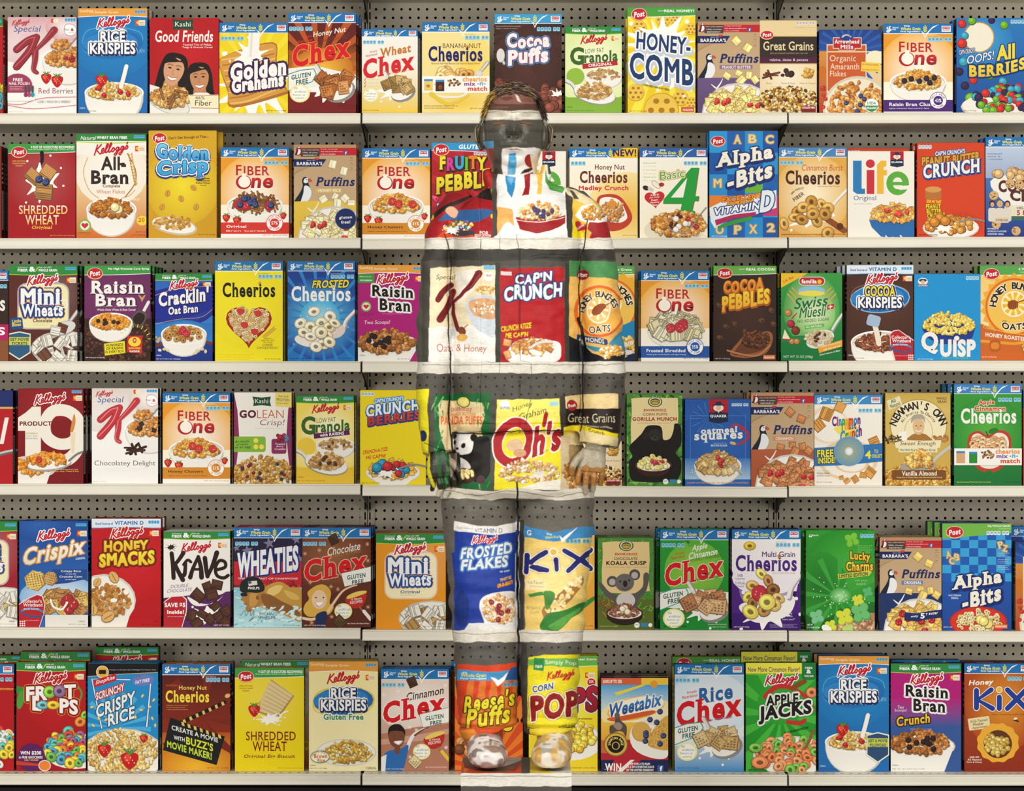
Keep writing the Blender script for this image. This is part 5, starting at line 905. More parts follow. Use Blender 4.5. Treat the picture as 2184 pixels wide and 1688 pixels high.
def special_k(sub, kc, kl, sc_, tint, mix, bot):
    H = A.H; R(0, 0, 100, 60, tint, 'fbf9f6'); R(0, 60, 100, H, 'fbf9f6', 'f6f4f0'); E(85, 15, 30, 20, 'fbf7f4', c2=tint); E(10, 40, 26, 26, _mix(tint, 'ffffff', .5), c2=_mix(tint, 'ffffff', .3))
    kel(19, 8, 24, None, ow=0, c='c03c44'); fam(64, 1.5) if 0 else None; R(63, 2, 74, 8, 'f4e9c8'); P([(63, 2), (67, 2), (65.5, 5), (67, 8), (63, 8)], 'e2482a'); kfacts(83, 1.5)
    T('Special', 28, 18, 38, 12, '3a4c9c', k=.2, b=-.004, f=0); E(91, 18.5, 9, 8, 'ffffff'); L([(82, 18), (85, 10), (95, 11), (100, 18), (96, 26), (86, 26)], .5, kc, closed=True); T('fiber', 86, 17.5, 8, 3.4, '5a5450', b=-.003); T('&', 94, 18, 5, 4.5, kc, b=.05); small('whole grain', 88, 97, 22.5, 1.8, '5a5450')
    bowl(88, 60, 38, 17, 36, 'flake', 75, 5.5, 'c88440 b4702c dca058', mix, 4, 6); E(78, 44, 15, 6, 'c8c4bc'); pile(78, 41, 13, 6, 'flake', 24, 5, 'c88440 b4702c dca058', (), 3, 2); L([(92, 40), (100, 30)], 1.5, '8a8a8c', 0)
    for w_, c in ((10.6, _mix(kc, '000000', .2)), (9, kc), (1.1, kl)):
        d = -2.2 if w_ < 2 else 0
        L([(42+d, 29), (28, 35+d), (13, 47)], w_, c, w2=w_*1.05); L([(42+d, 29), (31, 50), (13+d, 72)], w_, c, w2=w_*1.1)
        L([(68+d, 18.5), (56+d, 33), (40, 49)], w_, c, w2=w_*.45); L([(40, 49), (40+d, 62), (38+d, 76), (43, 81)], w_*.95, c, w2=w_*.5)
    if bot == 'berry':
        strawb(56, 88, 8); strawb(72, 92, 9); T(sub, 70, 107, 50, 8, sc_, b=-.006); E(15, 100, 21, 18, 'a03c5c'); R(0, 110, 40, 122, 'fbf9f6'); T('FREE', 15, 91, 14, 4.5, 'ffffff', b=.02); T('NAIL POLISH', 17, 96.5, 30, 4, 'ffffff', b=.01); blur(3, 101, 20, 3, 'f0d0d8', 1.4)
        for i, c in enumerate(('a02c5c', 'c03c6c', '2c9cb0')): R(25+i*5, 100, 28+i*5, 110, '4c4c54'); E(26.5+i*5, 113, 3, 3.6, c)
        L([(0, 126), (20, 127), (50, 118), (100, 116)], .7, 'c03c44'); L([(0, 128), (30, 133), (60, 132), (100, 128)], .7, 'c03c44'); T('LOSE 1 INCH IN 2 WEEKS*', 68, 123, 48, 3.6, '8a8480', b=-.004)
    else:
        pile(62, 92, 13, 5, 'stick', 9, 6, '3a2018 4a2a20', seed=3); T(sub, 50, 114, 92, 10, sc_, b=-.006); blur(20, 121, 60, 2, 'e4e0da', 1.8)
    netwt('NET WT 11.2 OZ (317g)', 2, 22, H-3, 'b8b2a8')
def golean():
    H = A.H; R(0, 0, 100, H, 'f2eee4'); P([(0, 0), (0, H), (6, 110), (9, 75), (6, 30), (0, 0)], '8c2c5c'); P([(100, 0), (100, H), (94, 110), (91, 75), (94, 30), (100, 0)], '8c2c5c'); kashi(48, 15, 32, 17)
    P([(72, 0), (100, 0), (100, 26), (72, 24), (71, 12)], 'ecd870'); T('how much', 86, 6, 17, 4, '3a3420', s_=-.06, b=-.002); T('PROTEIN', 85, 12.5, 22, 5, '3a3420', s_=-.06, b=.0); T('do you need?', 84, 18.5, 20, 4, '3a3420', s_=-.06, b=-.002)
    T('GO', 24, 37, 29, 14, '5c1c34', b=.06); T('LEAN', 63, 37, 46, 14, 'c8582c', b=-.01); T('Crisp!', 66, 53, 42, 13, '7c2c4c', k=.2, b=-.008); blur(36, 62, 50, 1, 'c8c0b0', 1.4)
    P([(0, 76), (53, 76), (55, 79), (55, 100), (52, 103), (0, 103)], '84b83c')
    for i, t in enumerate(('As much', 'protein', 'as an egg')): T(t, 14+i*.6, 84.5+i*5.5, (25, 20, 27)[i], 4.2, '2c3c14', b=.01, f=.9, s_=.05)
    for x, y in ((38, 83), (38, 94), (48, 94)): E(x, y, 4.2, 4.2, 'f4e050')
    RR(65, 80, 91, 106, 4, '8c2c5c'); pile(80, 77, 8, 6, 'ball', 9, 4, 'a8243c 8c1c30', seed=3); pile(90, 80, 4, 4, 'ball', 3, 4, '5c7498', seed=2)
    for i, t in enumerate(('Toasted', 'Berry', 'Crumble')): T(t, 80, 89+i*4.4, (17, 12, 19)[i], 3.4, 'f4ecf0', b=.01, f=.6)
    pile(50, 142, 52, 30, 'flake', 170, 6, 'c89c50 b4843c dcb874 a07434', (('ball', 8, 3, '7c1c34'), ('ball', 6, 3, '2c3454')), 4, 2)
def kashi(cx, cy, w, h):
    P([(cx-w*.5, cy-h*.5), (cx, cy-h*.38), (cx+w*.5, cy-h*.5), (cx+w*.44, cy), (cx+w*.52, cy+h*.5), (cx, cy+h*.4), (cx-w*.46, cy+h*.48), (cx-w*.42, cy)], '1c4c30'); T('Kashi', cx, cy-.5, w*.72, h*.42, 'f4f4ec', f=.8, b=.0)
def gorilla(kind='g'):
    H = A.H; R(0, 0, 100, H, '4c8c34'); rnd.seed(5)
    for i in range(230):
        x, y = rnd.uniform(0, 100), rnd.uniform(0, H); a = rnd.uniform(-80, 80)
        if kind == 'g': E(x, y, 5, 2, rnd.choice(['2c6c24', '5ca03c', '1c4c18', '7cb850']), a, 8)
        else: L([(x, y), (x+6*math.cos(a), y+6)], 1, rnd.choice(['2c6c24', '7cb040', 'a8c850', '2c4c18']), 0, .3)
    if kind != 'g': R(0, 110, 100, H, '5c6c24'); pile(15, 120, 15, 20, 'stick', 20, 5, 'a8843c 8c6c2c', seed=3); pile(85, 130, 16, 14, 'stick', 20, 4, '4c8c34 7cb040', seed=4)
    P([(8, 8), (30, 6), (70, 7), (92, 7), (93, 40), (91, 70), (93, 95), (60, 100), (8, 98), (7, 60), (9, 30)], 'ecd8a0' if kind == 'g' else 'e4c88c')
    E(51, 14, 13, 9.5, '1c4c30'); E(51, 14, 11, 8, 'e8dcb0'); E(51, 14, 9, 6.4, '1c4c30'); E(51, 14.5, 8, 4.5, 'c8a040'); L([(44, 15), (51, 12.5), (58, 15)], 1.2, '2c6c34'); TA("NATURE'S PATH", 51, 14, 9.8, 1.9, -80, 80, '1c4c30' if 0 else 'f4ecd0')
    T('ENVIROKIDZ', 51, 29, 41, 4.5, 'b8242c', b=.05)
    if kind == 'g':
        T('CORN PUFFS', 51, 36.5, 44, 4.6, '7c2018', b=.01); T('GORILLA MUNCH', 50, 45, 80, 7, 'a01c24', b=.06); small('GLUTEN FREE & WHEAT FREE | LOW FAT', 19, 79, 52.5, 1.7, '7c5030')
        P([(30, 66), (36, 58), (48, 56), (60, 58), (64, 66), (66, 82), (78, 80), (84, 66), (86, 54), (94, 54), (98, 62), (98, 90), (88, 106), (98, 120), (96, 146), (80, 158), (20, 158), (6, 150), (4, 122), (10, 112), (4, 96), (18, 80), (26, 72)], '17130f', 1)
        E(51, 74, 12, 11, '2c2824'); E(50, 80, 7, 5, '3e3834'); E(46, 75, 1.6, 1.4, '0c0a08'); E(56, 75, 1.6, 1.4, '0c0a08'); L([(45, 83), (50, 85), (56, 82)], .8, '0c0a08'); E(51, 78.5, 2.6, 1.6, '14100e')
        E(34, 76, 6, 8, '241e1a', 20); bc, pl, mx = '3a1c14', 'f2e48c e8d470 f8f0b0', (('flake', 4, 5, 'c8404c'),); by = 128; bk_ = 'ball'
    else:
        T('CHOCOLATE', 50, 37, 42, 5, '33201a', b=.01); T('KOALA CRISP', 51, 45, 72, 7.5, '2c1814', b=.06); small('GLUTEN FREE & WHEAT FREE | 11g WHOLE GRAIN', 14, 88, 52.5, 1.7, '7c5030')
        for s in (-1, 1): E(46+s*20, 72-s*6, 10, 10, '54504e', 0, 20); E(46+s*20, 73-s*6, 6, 6, 'b8b0ac')
        P([(2, 84), (6, 80), (20, 96), (36, 102), (60, 102), (80, 88), (82, 66), (88, 62), (92, 70), (86, 96), (72, 112), (68, 126), (32, 126), (28, 112), (14, 104)], '5a5552', 1); E(50, 112, 17, 14, 'cfc8c2'); E(48, 80, 17, 16, '6a6562'); E(49, 82, 4, 6, '201c1a'); E(40, 78, 1.8, 1.6, '14100e'); E(56, 76, 1.8, 1.6, '14100e'); L([(43, 90), (50, 93), (57, 88)], .9, '2c2422')
        bc, pl, mx = '2c1814', '8c5440 7a4434 a46c54', (('ball', 3, 5.5, 'f2e6c0'),); by = 134; bk_ = 'rice'
    bowl(48, by, 33, 12, 20, bk_, 70 if kind == 'g' else 150, 3.8 if kind == 'g' else 2.8, pl, mx, 4, 9, bc, '5c3424', 'f4ecd8', '1c0c08')
    E(70, H-8, 5, 5, 'f4f4ec'); T('USDA', 70, H-9, 7, 2, '2f8a4c'); R(77, H-12, 89, H-5, '3c84b4'); E(94, H-8, 3.6, 3.6, 'f4f4ec'); netwt('Cereal Net Wt 10 oz (284g)', 3, 36, H-6, 'e8dc90')
def oat_sq():
    H = A.H; R(0, 0, 100, H, '2458ac', '3c7cc8'); E(50, 70, 60, 60, '2c68bc', c2='2458ac'); R(0, 90, 100, 122, '3c78c4', 'a8c8e4'); L([(8, 25), (92, 25), (92, 110)], .7, '5c94d4', 0); L([(8, 25), (8, 110)], .7, '5c94d4', 0); rays(35, 30, 26, '5c94d4', 14, .08); qlogo(51, 18.5, 29, 37); facts(71, 6, 26, 6, 'c8dcec')
    L([(70, 44), (76, 38), (86, 42), (94, 50), (96, 58), (88, 66), (76, 69), (70, 66)], 3, 'c42c2c', w2=1.4); L([(84, 44), (95, 50), (95, 60), (84, 68)], 3, 'c42c2c')
    T('oatmeal', 52, 47, 56, 9.5, 'f4f2ec', s_=.05, b=.05, f=1.4); T('squares', 51, 58.5, 74, 14, 'f4f2ec', s_=.04, b=.05, f=1.4); small('with just a hint of', 43, 63, 67, 1.6, 'd8e4f0'); T('BROWN SUGAR', 52, 70.5, 25, 3, 'e8ecf0', f=.6); E(73, 67, 5, 2.4, 'd8b868', 15)
    R(0, 122, 100, H, '2c64b4'); bowl(50, 101, 36, 17, 26, 'sq', 62, 6.6, 'c8a468 b89050 dcbc84', (('flake', 5, 5, 'c8403c'),), 4, 9); L([(66, 101), (78, 106), (86, 112)], 3.4, 'b8b4ac', w2=4); T('46', 12, 111, 11, 9, 'c8dcec', b=-.01); T('WHOLE GRAINS', 12, 119, 10, 3, 'c8dcec'); T('QUAKER OATMEAL SQUARES CAN HELP LOWER CHOLESTEROL', 50, H-5, 94, 3, 'c8a048')
def cin_toast():
    H = A.H; R(0, 0, 100, H, 'f6f1e6', 'f4ece0'); E(50, 96, 44, 30, 'ead0a8'); E(50, 97, 38, 25, 'f6f0e4'); E(55, 100, 26, 15, 'e8cca0'); E(55, 101, 21, 12, 'f6f0e4'); E(20, 44, 30, 28, 'f0dcc0'); E(22, 45, 26, 24, 'f6f1e6'); gm('3c8cc8'); facts(65, 20, 34, 6); P([(28, 50), (50, 34), (70, 52), (58, 64), (40, 62)], 'f2e068'); rnd.seed(5)
    for x, y, s in ((18, 28, 9), (38, 18, 7), (6, 44, 8), (88, 68, 7), (82, 114, 7), (72, 118, 5), (60, 124, 5), (48, 127, 4), (40, 122, 3)): piece('shred', x, y, s, 'd89848')
    cc = ['6c2c84', 'd83c2c', '2c8cc8', '3ca04c', 'e8a82c', 'd83c2c', '2c8cc8', '6c2c84']; T('Cinnamon', 47, 37.5, 42, 15, 'd83c2c', s_=.08, b=.06, cols=cc); T('Toast', 50, 46, 24, 11, '3ca04c', s_=.12, b=.05, cols=cc[3:]+cc[:2]); T('Crunch', 54, 57, 32, 18, '2c8cc8', s_=.35, b=.06, cols=cc[2:]+cc[:2])
    P([(0, 78), (34, 76), (68, 74), (100, 71), (100, 98), (60, 102), (36, 104), (0, 105)], '2c74b4'); T('FREE', 16, 86, 24, 11, 'f2e43c', s_=.04, b=.04, o=((.8, '1c2c4c'),)); T('INSIDE!', 18, 96.5, 26, 9, 'f2e43c', s_=.04, b=.04, o=((.8, '1c2c4c'),)); T('4', 79, 88, 9, 12, 'f2e43c', b=.06); T('TO', 91, 83, 6, 5, 'f2e43c'); T('COLLECT', 92, 90, 15, 5, 'f2e43c', b=.03)
    E(51, 83, 22, 22, '8cb0c8', 0, 36); E(51, 83, 21.4, 21.4, 'a8b478', 0, 36, c2='6c98b8'); E(51, 83, 6, 6, 'd8dce0'); E(51, 83, 3.6, 3.6, 'f0f2f4'); T('WHOLE WHEAT', 13, 115.5, 19, 2.4, '4a4038', b=.02); T('and RICE Cereal', 13, 119, 19, 2.2, '8a8074'); small('Crisp, Sweetened', 3.5, 23, 112, 2, 'a09684'); netwt('NET WT 12.2 OZ (345g)', 3.5, 26, H-5)
def newman():
    H = A.H; R(0, 0, 100, H, 'd8bc68', 'c8a040'); R(0, 0, 100, 30, 'c8a850', 'd8bc68'); E(51, 50, 44, 41, 'b8943c', 0, 36); E(51, 50, 42.5, 39.5, 'f2e6c0', 0, 36); R(0, 76, 100, H, 'd0ac50'); TA("NEWMAN'S OWN", 51, 60, 41, 11, -74, 74, '1c1814', b=.03, f=.9, wf=.8); TA('All Profits To Charity', 51, 58, 29, 4, -62, 62, '3c3424', f=.5); P([(2, 12), (22, 4), (26, 18), (6, 26)], 'e8e0b8'); T('All', 12, 12, 8, 6, '2c5c40', r=-20, f=.6); T('Natural', 15, 18, 16, 6, '2c5c40', r=-20, f=.6); T('WHOLE', 86, 8, 16, 4, '5c3c1c', f=.6, b=.02); T('GRAIN', 87, 13, 14, 4, '5c3c1c', f=.6, b=.02)
    E(51, 60, 22, 26, 'c8b078', 0, 30); E(51, 60, 21, 25, 'f2e6c0', 0, 30); P([(31, 76), (38, 66), (46, 62), (58, 62), (66, 66), (72, 76)], 'a87438', 1); E(51, 51, 9, 13, 'e0b888'); P([(40, 46), (41, 36), (50, 32), (59, 35), (61, 46), (57, 40), (46, 40)], 'a8a494', 1); E(47.5, 50, 1.2, .8, '3c2c1c'); E(54.5, 50, 1.2, .8, '3c2c1c'); L([(46, 57), (51, 59), (56, 57)], 1, 'fffaf0'); L([(51, 50), (50, 54), (52, 54)], .5, 'a87c50'); P([(21, 60), (32, 58), (34, 76), (22, 76)], 'f6f2e4'); pile(82, 70, 12, 5, 'oat', 10, 4.5, 'b87c3c c89050', seed=3); pile(12, 72, 10, 6, 'stick', 12, 4, '4c3c20 8c7440', seed=5)
    P([(14, 76), (30, 72), (60, 73), (86, 72), (84, 84), (50, 86), (16, 84)], 'f0e4bc'); T('Sweet Enough', 50, 78, 54, 8, '3c2418', k=.25, b=-.003); R(20, 84, 80, 91, 'e8e0b8'); T('No High Fructose Corn Syrup', 50, 87.5, 54, 4, '2c4c34', f=.6)
    pile(50, 132, 54, 26, 'flake', 150, 5.5, 'd8a850 c09038 ecc888 b87c30', (), 4); E(50, 112, 28, 8, 'a8a094', -4); L([(100, 82), (84, 94), (74, 104)], 5, 'c8c4bc', w2=5); pile(52, 104, 22, 10, 'flake', 34, 6.5, 'e0b860 ecc878 c88c40', (), 6, 5); RR(10, 118, 93, 133, 3, '7c4c20'); T('Vanilla Almond', 52, 123, 54, 7, 'fdf6e4', f=.9, b=.02); T('Crispy Rice & Wheat Flakes with Almond & Vanilla Cereal', 52, 129.5, 70, 2.6, 'e8cc84', f=.5)
def apple_cinn_ch():
    H = A.H; R(0, 0, 100, H, '3c9c34', '147034'); E(50, 70, 54, 50, '58b040', c2='2c9034'); gm('3c84c4'); facts(65, 20, 34, 6); T('Apple', 48, 27.5, 24, 8, 'c8301c', b=.04, o=((.8, 'f4e8c8'),)); T('Cinnamon', 53, 36, 46, 7.5, 'c8301c', b=.04, o=((.8, 'f4e8c8'),)); T('Cheerios', 51, 47, 82, 23, 'f4f4ee', b=.03, f=.9)
    P([(50, 76), (64, 68), (80, 72), (85, 90), (76, 118), (60, 130), (52, 127), (44, 130), (30, 120), (20, 98), (22, 76), (36, 69)], 'c03c28', 1); P([(50, 80), (64, 72), (77, 76), (81, 90), (73, 114), (60, 124), (44, 124), (34, 116), (24, 98), (26, 78), (36, 73)], 'f0e8d8', 1); pile(52, 90, 25, 14, 'ring', 46, 6, 'd8a878 cc9860 e4bc94', (), 4); L([(50, 76), (47, 70)], 1.4, '3c2c14', 0); E(58, 69, 7.5, 4, '2c7c24', -15)
    R(0, 95, 100, 120, 'f8f5ee'); R(3, 99, 16, 117, 'd8a878'); R(3, 99, 16, 102, '3a8ac8'); R(22, 100, 34, 117, '2c8c34'); R(22, 100, 34, 103, '3a8ac8'); pile(49, 104, 10, 6, 'ring', 26, 1.8, '9a6c34 6a4424 c08c4c', seed=8); T('cheerios', 79, 99.5, 36, 7.5, 'e8942c', b=.035); T('mix', 71, 106.5, 17, 6, '6c3aa0', b=.04); T('-n-', 88, 106.5, 13, 5, '48a8d8', b=.04); T('match', 83, 113.5, 29, 7, 'd8502c', b=.04)
    netwt('Naturally Sweetened Whole Grain Oat & Corn Cereal', 4, 54, H-5, 'f0e850'); netwt('NET WT 12.9 OZ (365g)', 75, 98, H-5)
# ---- fifth row
def crispix():
    H = A.H; R(0, 0, 100, H, '1c4c9c', '2c6cbc'); E(30, 5, 50, 24, '2c64b4', c2='1c4c9c'); E(60, 110, 60, 30, 'e8f0f8', c2='8cb8e0'); kfacts(82, 3); fam(84, 14); kel(50, 21, 44)
    T('Crispix', 51, 47, 90, 32, ('fdfcf6', 'e4dfd0'), s_=.2, k=.18, b=.03, f=.7, o=((1.6, 'd89434'),)); T('CEREAL', 89, 54, 14, 3, 'e8f0f8', s_=.15); P([(48, 70), (98, 70), (98, 84), (70, 90), (50, 92)], '1c4890')
    for i, (t, w_) in enumerate((('Crispy Rice', 29), ('on one side', 15), ('Crunchy Corn', 33), ('on the other', 16))): T(t, 75, (73, 76.6, 81, 84.8)[i], w_, (3.6, 1.7, 3.6, 1.7)[i], 'f4f6f8', f=.7, b=.02)
    for x, y, s, c in ((23, 86, 16, 'd8b458'), (45, 83, 11, 'b8844c')): 
        V = [(x+s*math.cos(a*1.047+.3), y+s*.95*math.sin(a*1.047+.3)) for a in range(6)]; P([(p+.6, q+1) for p, q in V], '8c6424', 0); P(V, c, 0)
        for i in range(-3, 4): L([(x+i*s*.25-s*.1, y-s*.7+abs(i)*s*.1), (x+i*s*.25+s*.15, y+s*.7-abs(i)*s*.1)], s*.07, '8c6424', 0); L([(x-s*.75+abs(i)*s*.08, y+i*s*.22+s*.1), (x+s*.75-abs(i)*s*.08, y+i*s*.22-s*.12)], s*.07, 'f0d890', 0)
    pile(74, 120, 36, 16, 'chex', 28, 9, 'd8a850 b8844c e0b868', (('berry', 4, 8, 'b02c30'),), 4, 4); L([(46, 114), (50, 124), (62, 128), (70, 118)], 3, 'f8f5ee'); R(38, 136, 100, H, 'e8e4dc'); wrist(0, 106, 1); netwt('CEREAL', 86, 96, H-8, '6a6458'); netwt('NET WT 12 OZ (340g)', 72, 97, H-3.5, '6a6458')
def smacks():
    H = A.H; R(0, 0, 100, H, 'c4141c', 'b81018'); E(60, 60, 60, 60, 'd02028', c2='c0121a'); kvit(); kel(51, 21, 44, 'f8f0e8', 'c4141c'); fam(83, 17)
    o = ((3, '6c1c10'), (1, '9c4418')); T('HONEY', 50, 40, 64, 17, ('f0dc44', 'e8b828'), s_=.02, b=.07, o=o, jit=.03); T('SMACKS', 51, 58, 80, 20, ('f6e840', 'e8c828'), s_=.06, b=.08, o=o, jit=-.03)
    E(18, 118, 46, 38, 'd8d0c4'); E(17, 120, 45, 37, 'f4f0e6'); P([(-10, 120), (58, 130), (50, H), (-4, H)], 'f0ece2'); pile(24, 120, 34, 22, 'oat', 90, 4.5, 'c88438 b0702c dca458', (), 4, 2); rnd.seed(2)
    for x, y, s, a in ((32, 85, 9, 60), (8, 92, 7, 120), (24, 142, 10, 150), (3, 132, 8, 90)): piece('oat', x, y, s, 'e0b068', a)
    E(50, 106, 4, 4, 'fbf8f0'); E(32, 118, 5, 3, 'fbf8f0'); netwt('CEREAL', 89, 97, H-8, '5c0810'); netwt('NET WT 15.3 OZ', 72, 97, H-3.5, '5c0810')
def krave():
    H = A.H; R(0, 0, 100, H, 'f4f0ea'); kgreen(12.5); kel(49, 24, 42, None, ow=0); fam(82, 17); splash(11, 24, 6, '2c1814', 3, .7)
    c = '2c1612'
    L([(12, 33), (14, 50), (15, 70)], 6.5, c); L([(30, 32), (22, 44), (16, 50)], 6.5, c, w2=5); L([(17, 49), (22, 60), (29, 73)], 5.5, c, w2=7)
    L([(33, 46), (32, 62), (30, 66)], 5, c, w2=7); L([(30, 50), (36, 43), (41, 46)], 4.5, c); L([(52, 38), (44, 56), (40, 69)], 4.5, c, w2=7); L([(52, 38), (56, 54), (57, 69)], 5.5, c, w2=7.5); L([(44, 57), (55, 57)], 4, c)
    L([(62, 40), (64, 56), (66, 68)], 7, c, w2=6); L([(80, 32), (74, 50), (66, 68)], 7.5, c, w2=5); L([(78, 58), (92, 54), (92, 46), (84, 44), (78, 54), (80, 66), (90, 70), (97, 66)], 5, c)
    T('DOUBLE', 24, 82, 26, 5, '6c2c84', s_=.08, b=-.003, k=.2); T('CHOCOLATE', 24, 88.5, 37, 5, '6c2c84', s_=.08, b=-.003, k=.2); P([(0, 100), (40, 96), (100, 90), (100, H), (0, H)], '5c2460'); P([(36, 98), (56, 108), (76, 108), (90, 96), (80, 104), (60, 112), (44, 110)], 'f4f0ea', 1)
    E(78, 84, 18, 12, 'f4f0ea'); splash(68, 126, 24, seed=3, sy=.5); rnd.seed(4)
    for x, y, s in ((52, 96, 9.5), (66, 84, 8), (80, 80, 8), (72, 94, 9), (78, 112, 7), (42, 126, 8), (58, 124, 7), (70, 132, 7), (84, 128, 8), (50, 138, 8), (94, 120, 8), (92, 136, 7)): piece('sq', x, y, s, '4c2c1e')
    P([(0, 106), (12, 97), (28, 96), (35, 102), (35, 120), (28, H), (0, H)], 'f4e8e4'); P([(0, 107.5), (12, 98.5), (28, 97.5), (33.6, 103), (33.6, 120), (27, H), (0, H)], 'b8202c'); T('SAVE $5', 17, 111, 31, 7.5, 'ffffff', b=.04); T('Inside!', 18, 121, 25, 6, 'ffffff', b=.03); small('Join us to share breakfast', 6, 30, 128, 1.6, 'f4dcd8'); netwt('NET WT 11 OZ', 76, 98, H-3, 'e8e0d8')
def wheaties():
    H = A.H; R(0, 0, 100, 52, '241c3c'); 
    for x, y, s in ((52, 23, 9), (20, 34, 9), (92, 18, 7), (97, 46, 7), (4, 30, 6)): star(x, y, s, '7c7c98', 5, .4, -10)
    R(0, 50, 100, 84, 'c82430'); gm(h=15.5); facts(2, 20.5, 34, 6); T('WHEATIES', 50, 50, 90, 38, 'f4f4f4', s_=.13, b=.05, o=((1.4, '1c3488', 1, 1.2),)); T('THE BREAKFAST OF CHAMPIONS', 50, 75, 88, 2.6, 'f4e8e4'); pile(60, 86, 50, 5, 'ball', 30, 4, 'b83030 a02428', seed=3)
    R(0, 88, 100, H, '8cc4d4', 'b8e0e4'); rnd.seed(5)
    for i in range(120): x, y = rnd.uniform(0, 100), rnd.uniform(90, H); E(x, y, rnd.uniform(2, 6), rnd.uniform(.5, 1.4), rnd.choice(['d8f0f0', 'a4d4dc', '78b4c8']), rnd.uniform(-20, 20), 8)
    P([(42, 92), (56, 82), (70, 80), (84, 88), (100, 92), (100, 136), (86, 134), (60, 122), (40, 116)], 'c89840', 1); P([(50, 92), (62, 85), (72, 86), (66, 96), (52, 102)], 'e8c878', 1); P([(74, 92), (92, 98), (96, 106), (82, 104)], 'dcb460', 1)
    P([(11, 92), (14, 88), (42, 90), (46, 104), (38, 116), (28, 122), (20, 124), (17, 119), (19, 115), (14, 112), (15, 109), (10, 106), (13, 100)], 'b07c3c', 1); P([(24, 98), (36, 98), (34, 112), (24, 116)], 'c8964c', 1); P([(40, 100), (52, 98), (70, 108), (90, 118), (98, 130), (70, 124), (48, 118)], '8c5c2c', 1); E(35, 103, 2.4, 3.4, '8c5c30'); L([(20, 112), (17, 113)], .8, '6a3c20'); P([(9, 92), (11, 80), (22, 73), (36, 74), (43, 82), (45, 92), (34, 96), (24, 95), (16, 96)], '1c2420', 1); P([(21, 79), (34, 78), (35, 84), (22, 86)], 'e4dcd4'); R(21.5, 79, 26, 82.4, '2c3c74'); T('PHELPS', 29.5, 89, 17, 4, 'f4f4f0', b=.03); RR(10, 96, 20, 101, 2, '1c2430'); rnd.seed(8)
    for i in range(50): x, y = rnd.uniform(28, 100), rnd.uniform(116, 138); E(x, y, rnd.uniform(2, 5), rnd.uniform(.8, 2), 'd4eef0', rnd.uniform(-40, 10), 8)
    T('MICHAEL', 51, 127, 26, 4, '3c4c54', b=0); T('PHELPS', 50, 132.5, 23, 4, '3c4c54', b=0); L([(10, 130), (16, 122), (18, 130), (24, 120), (25, 130), (30, 122), (28, 132), (22, 138), (34, 130), (38, 134)], .5, '2c3c44'); netwt('NET WT 10.9 OZ (309g)', 73, 97, H-3)
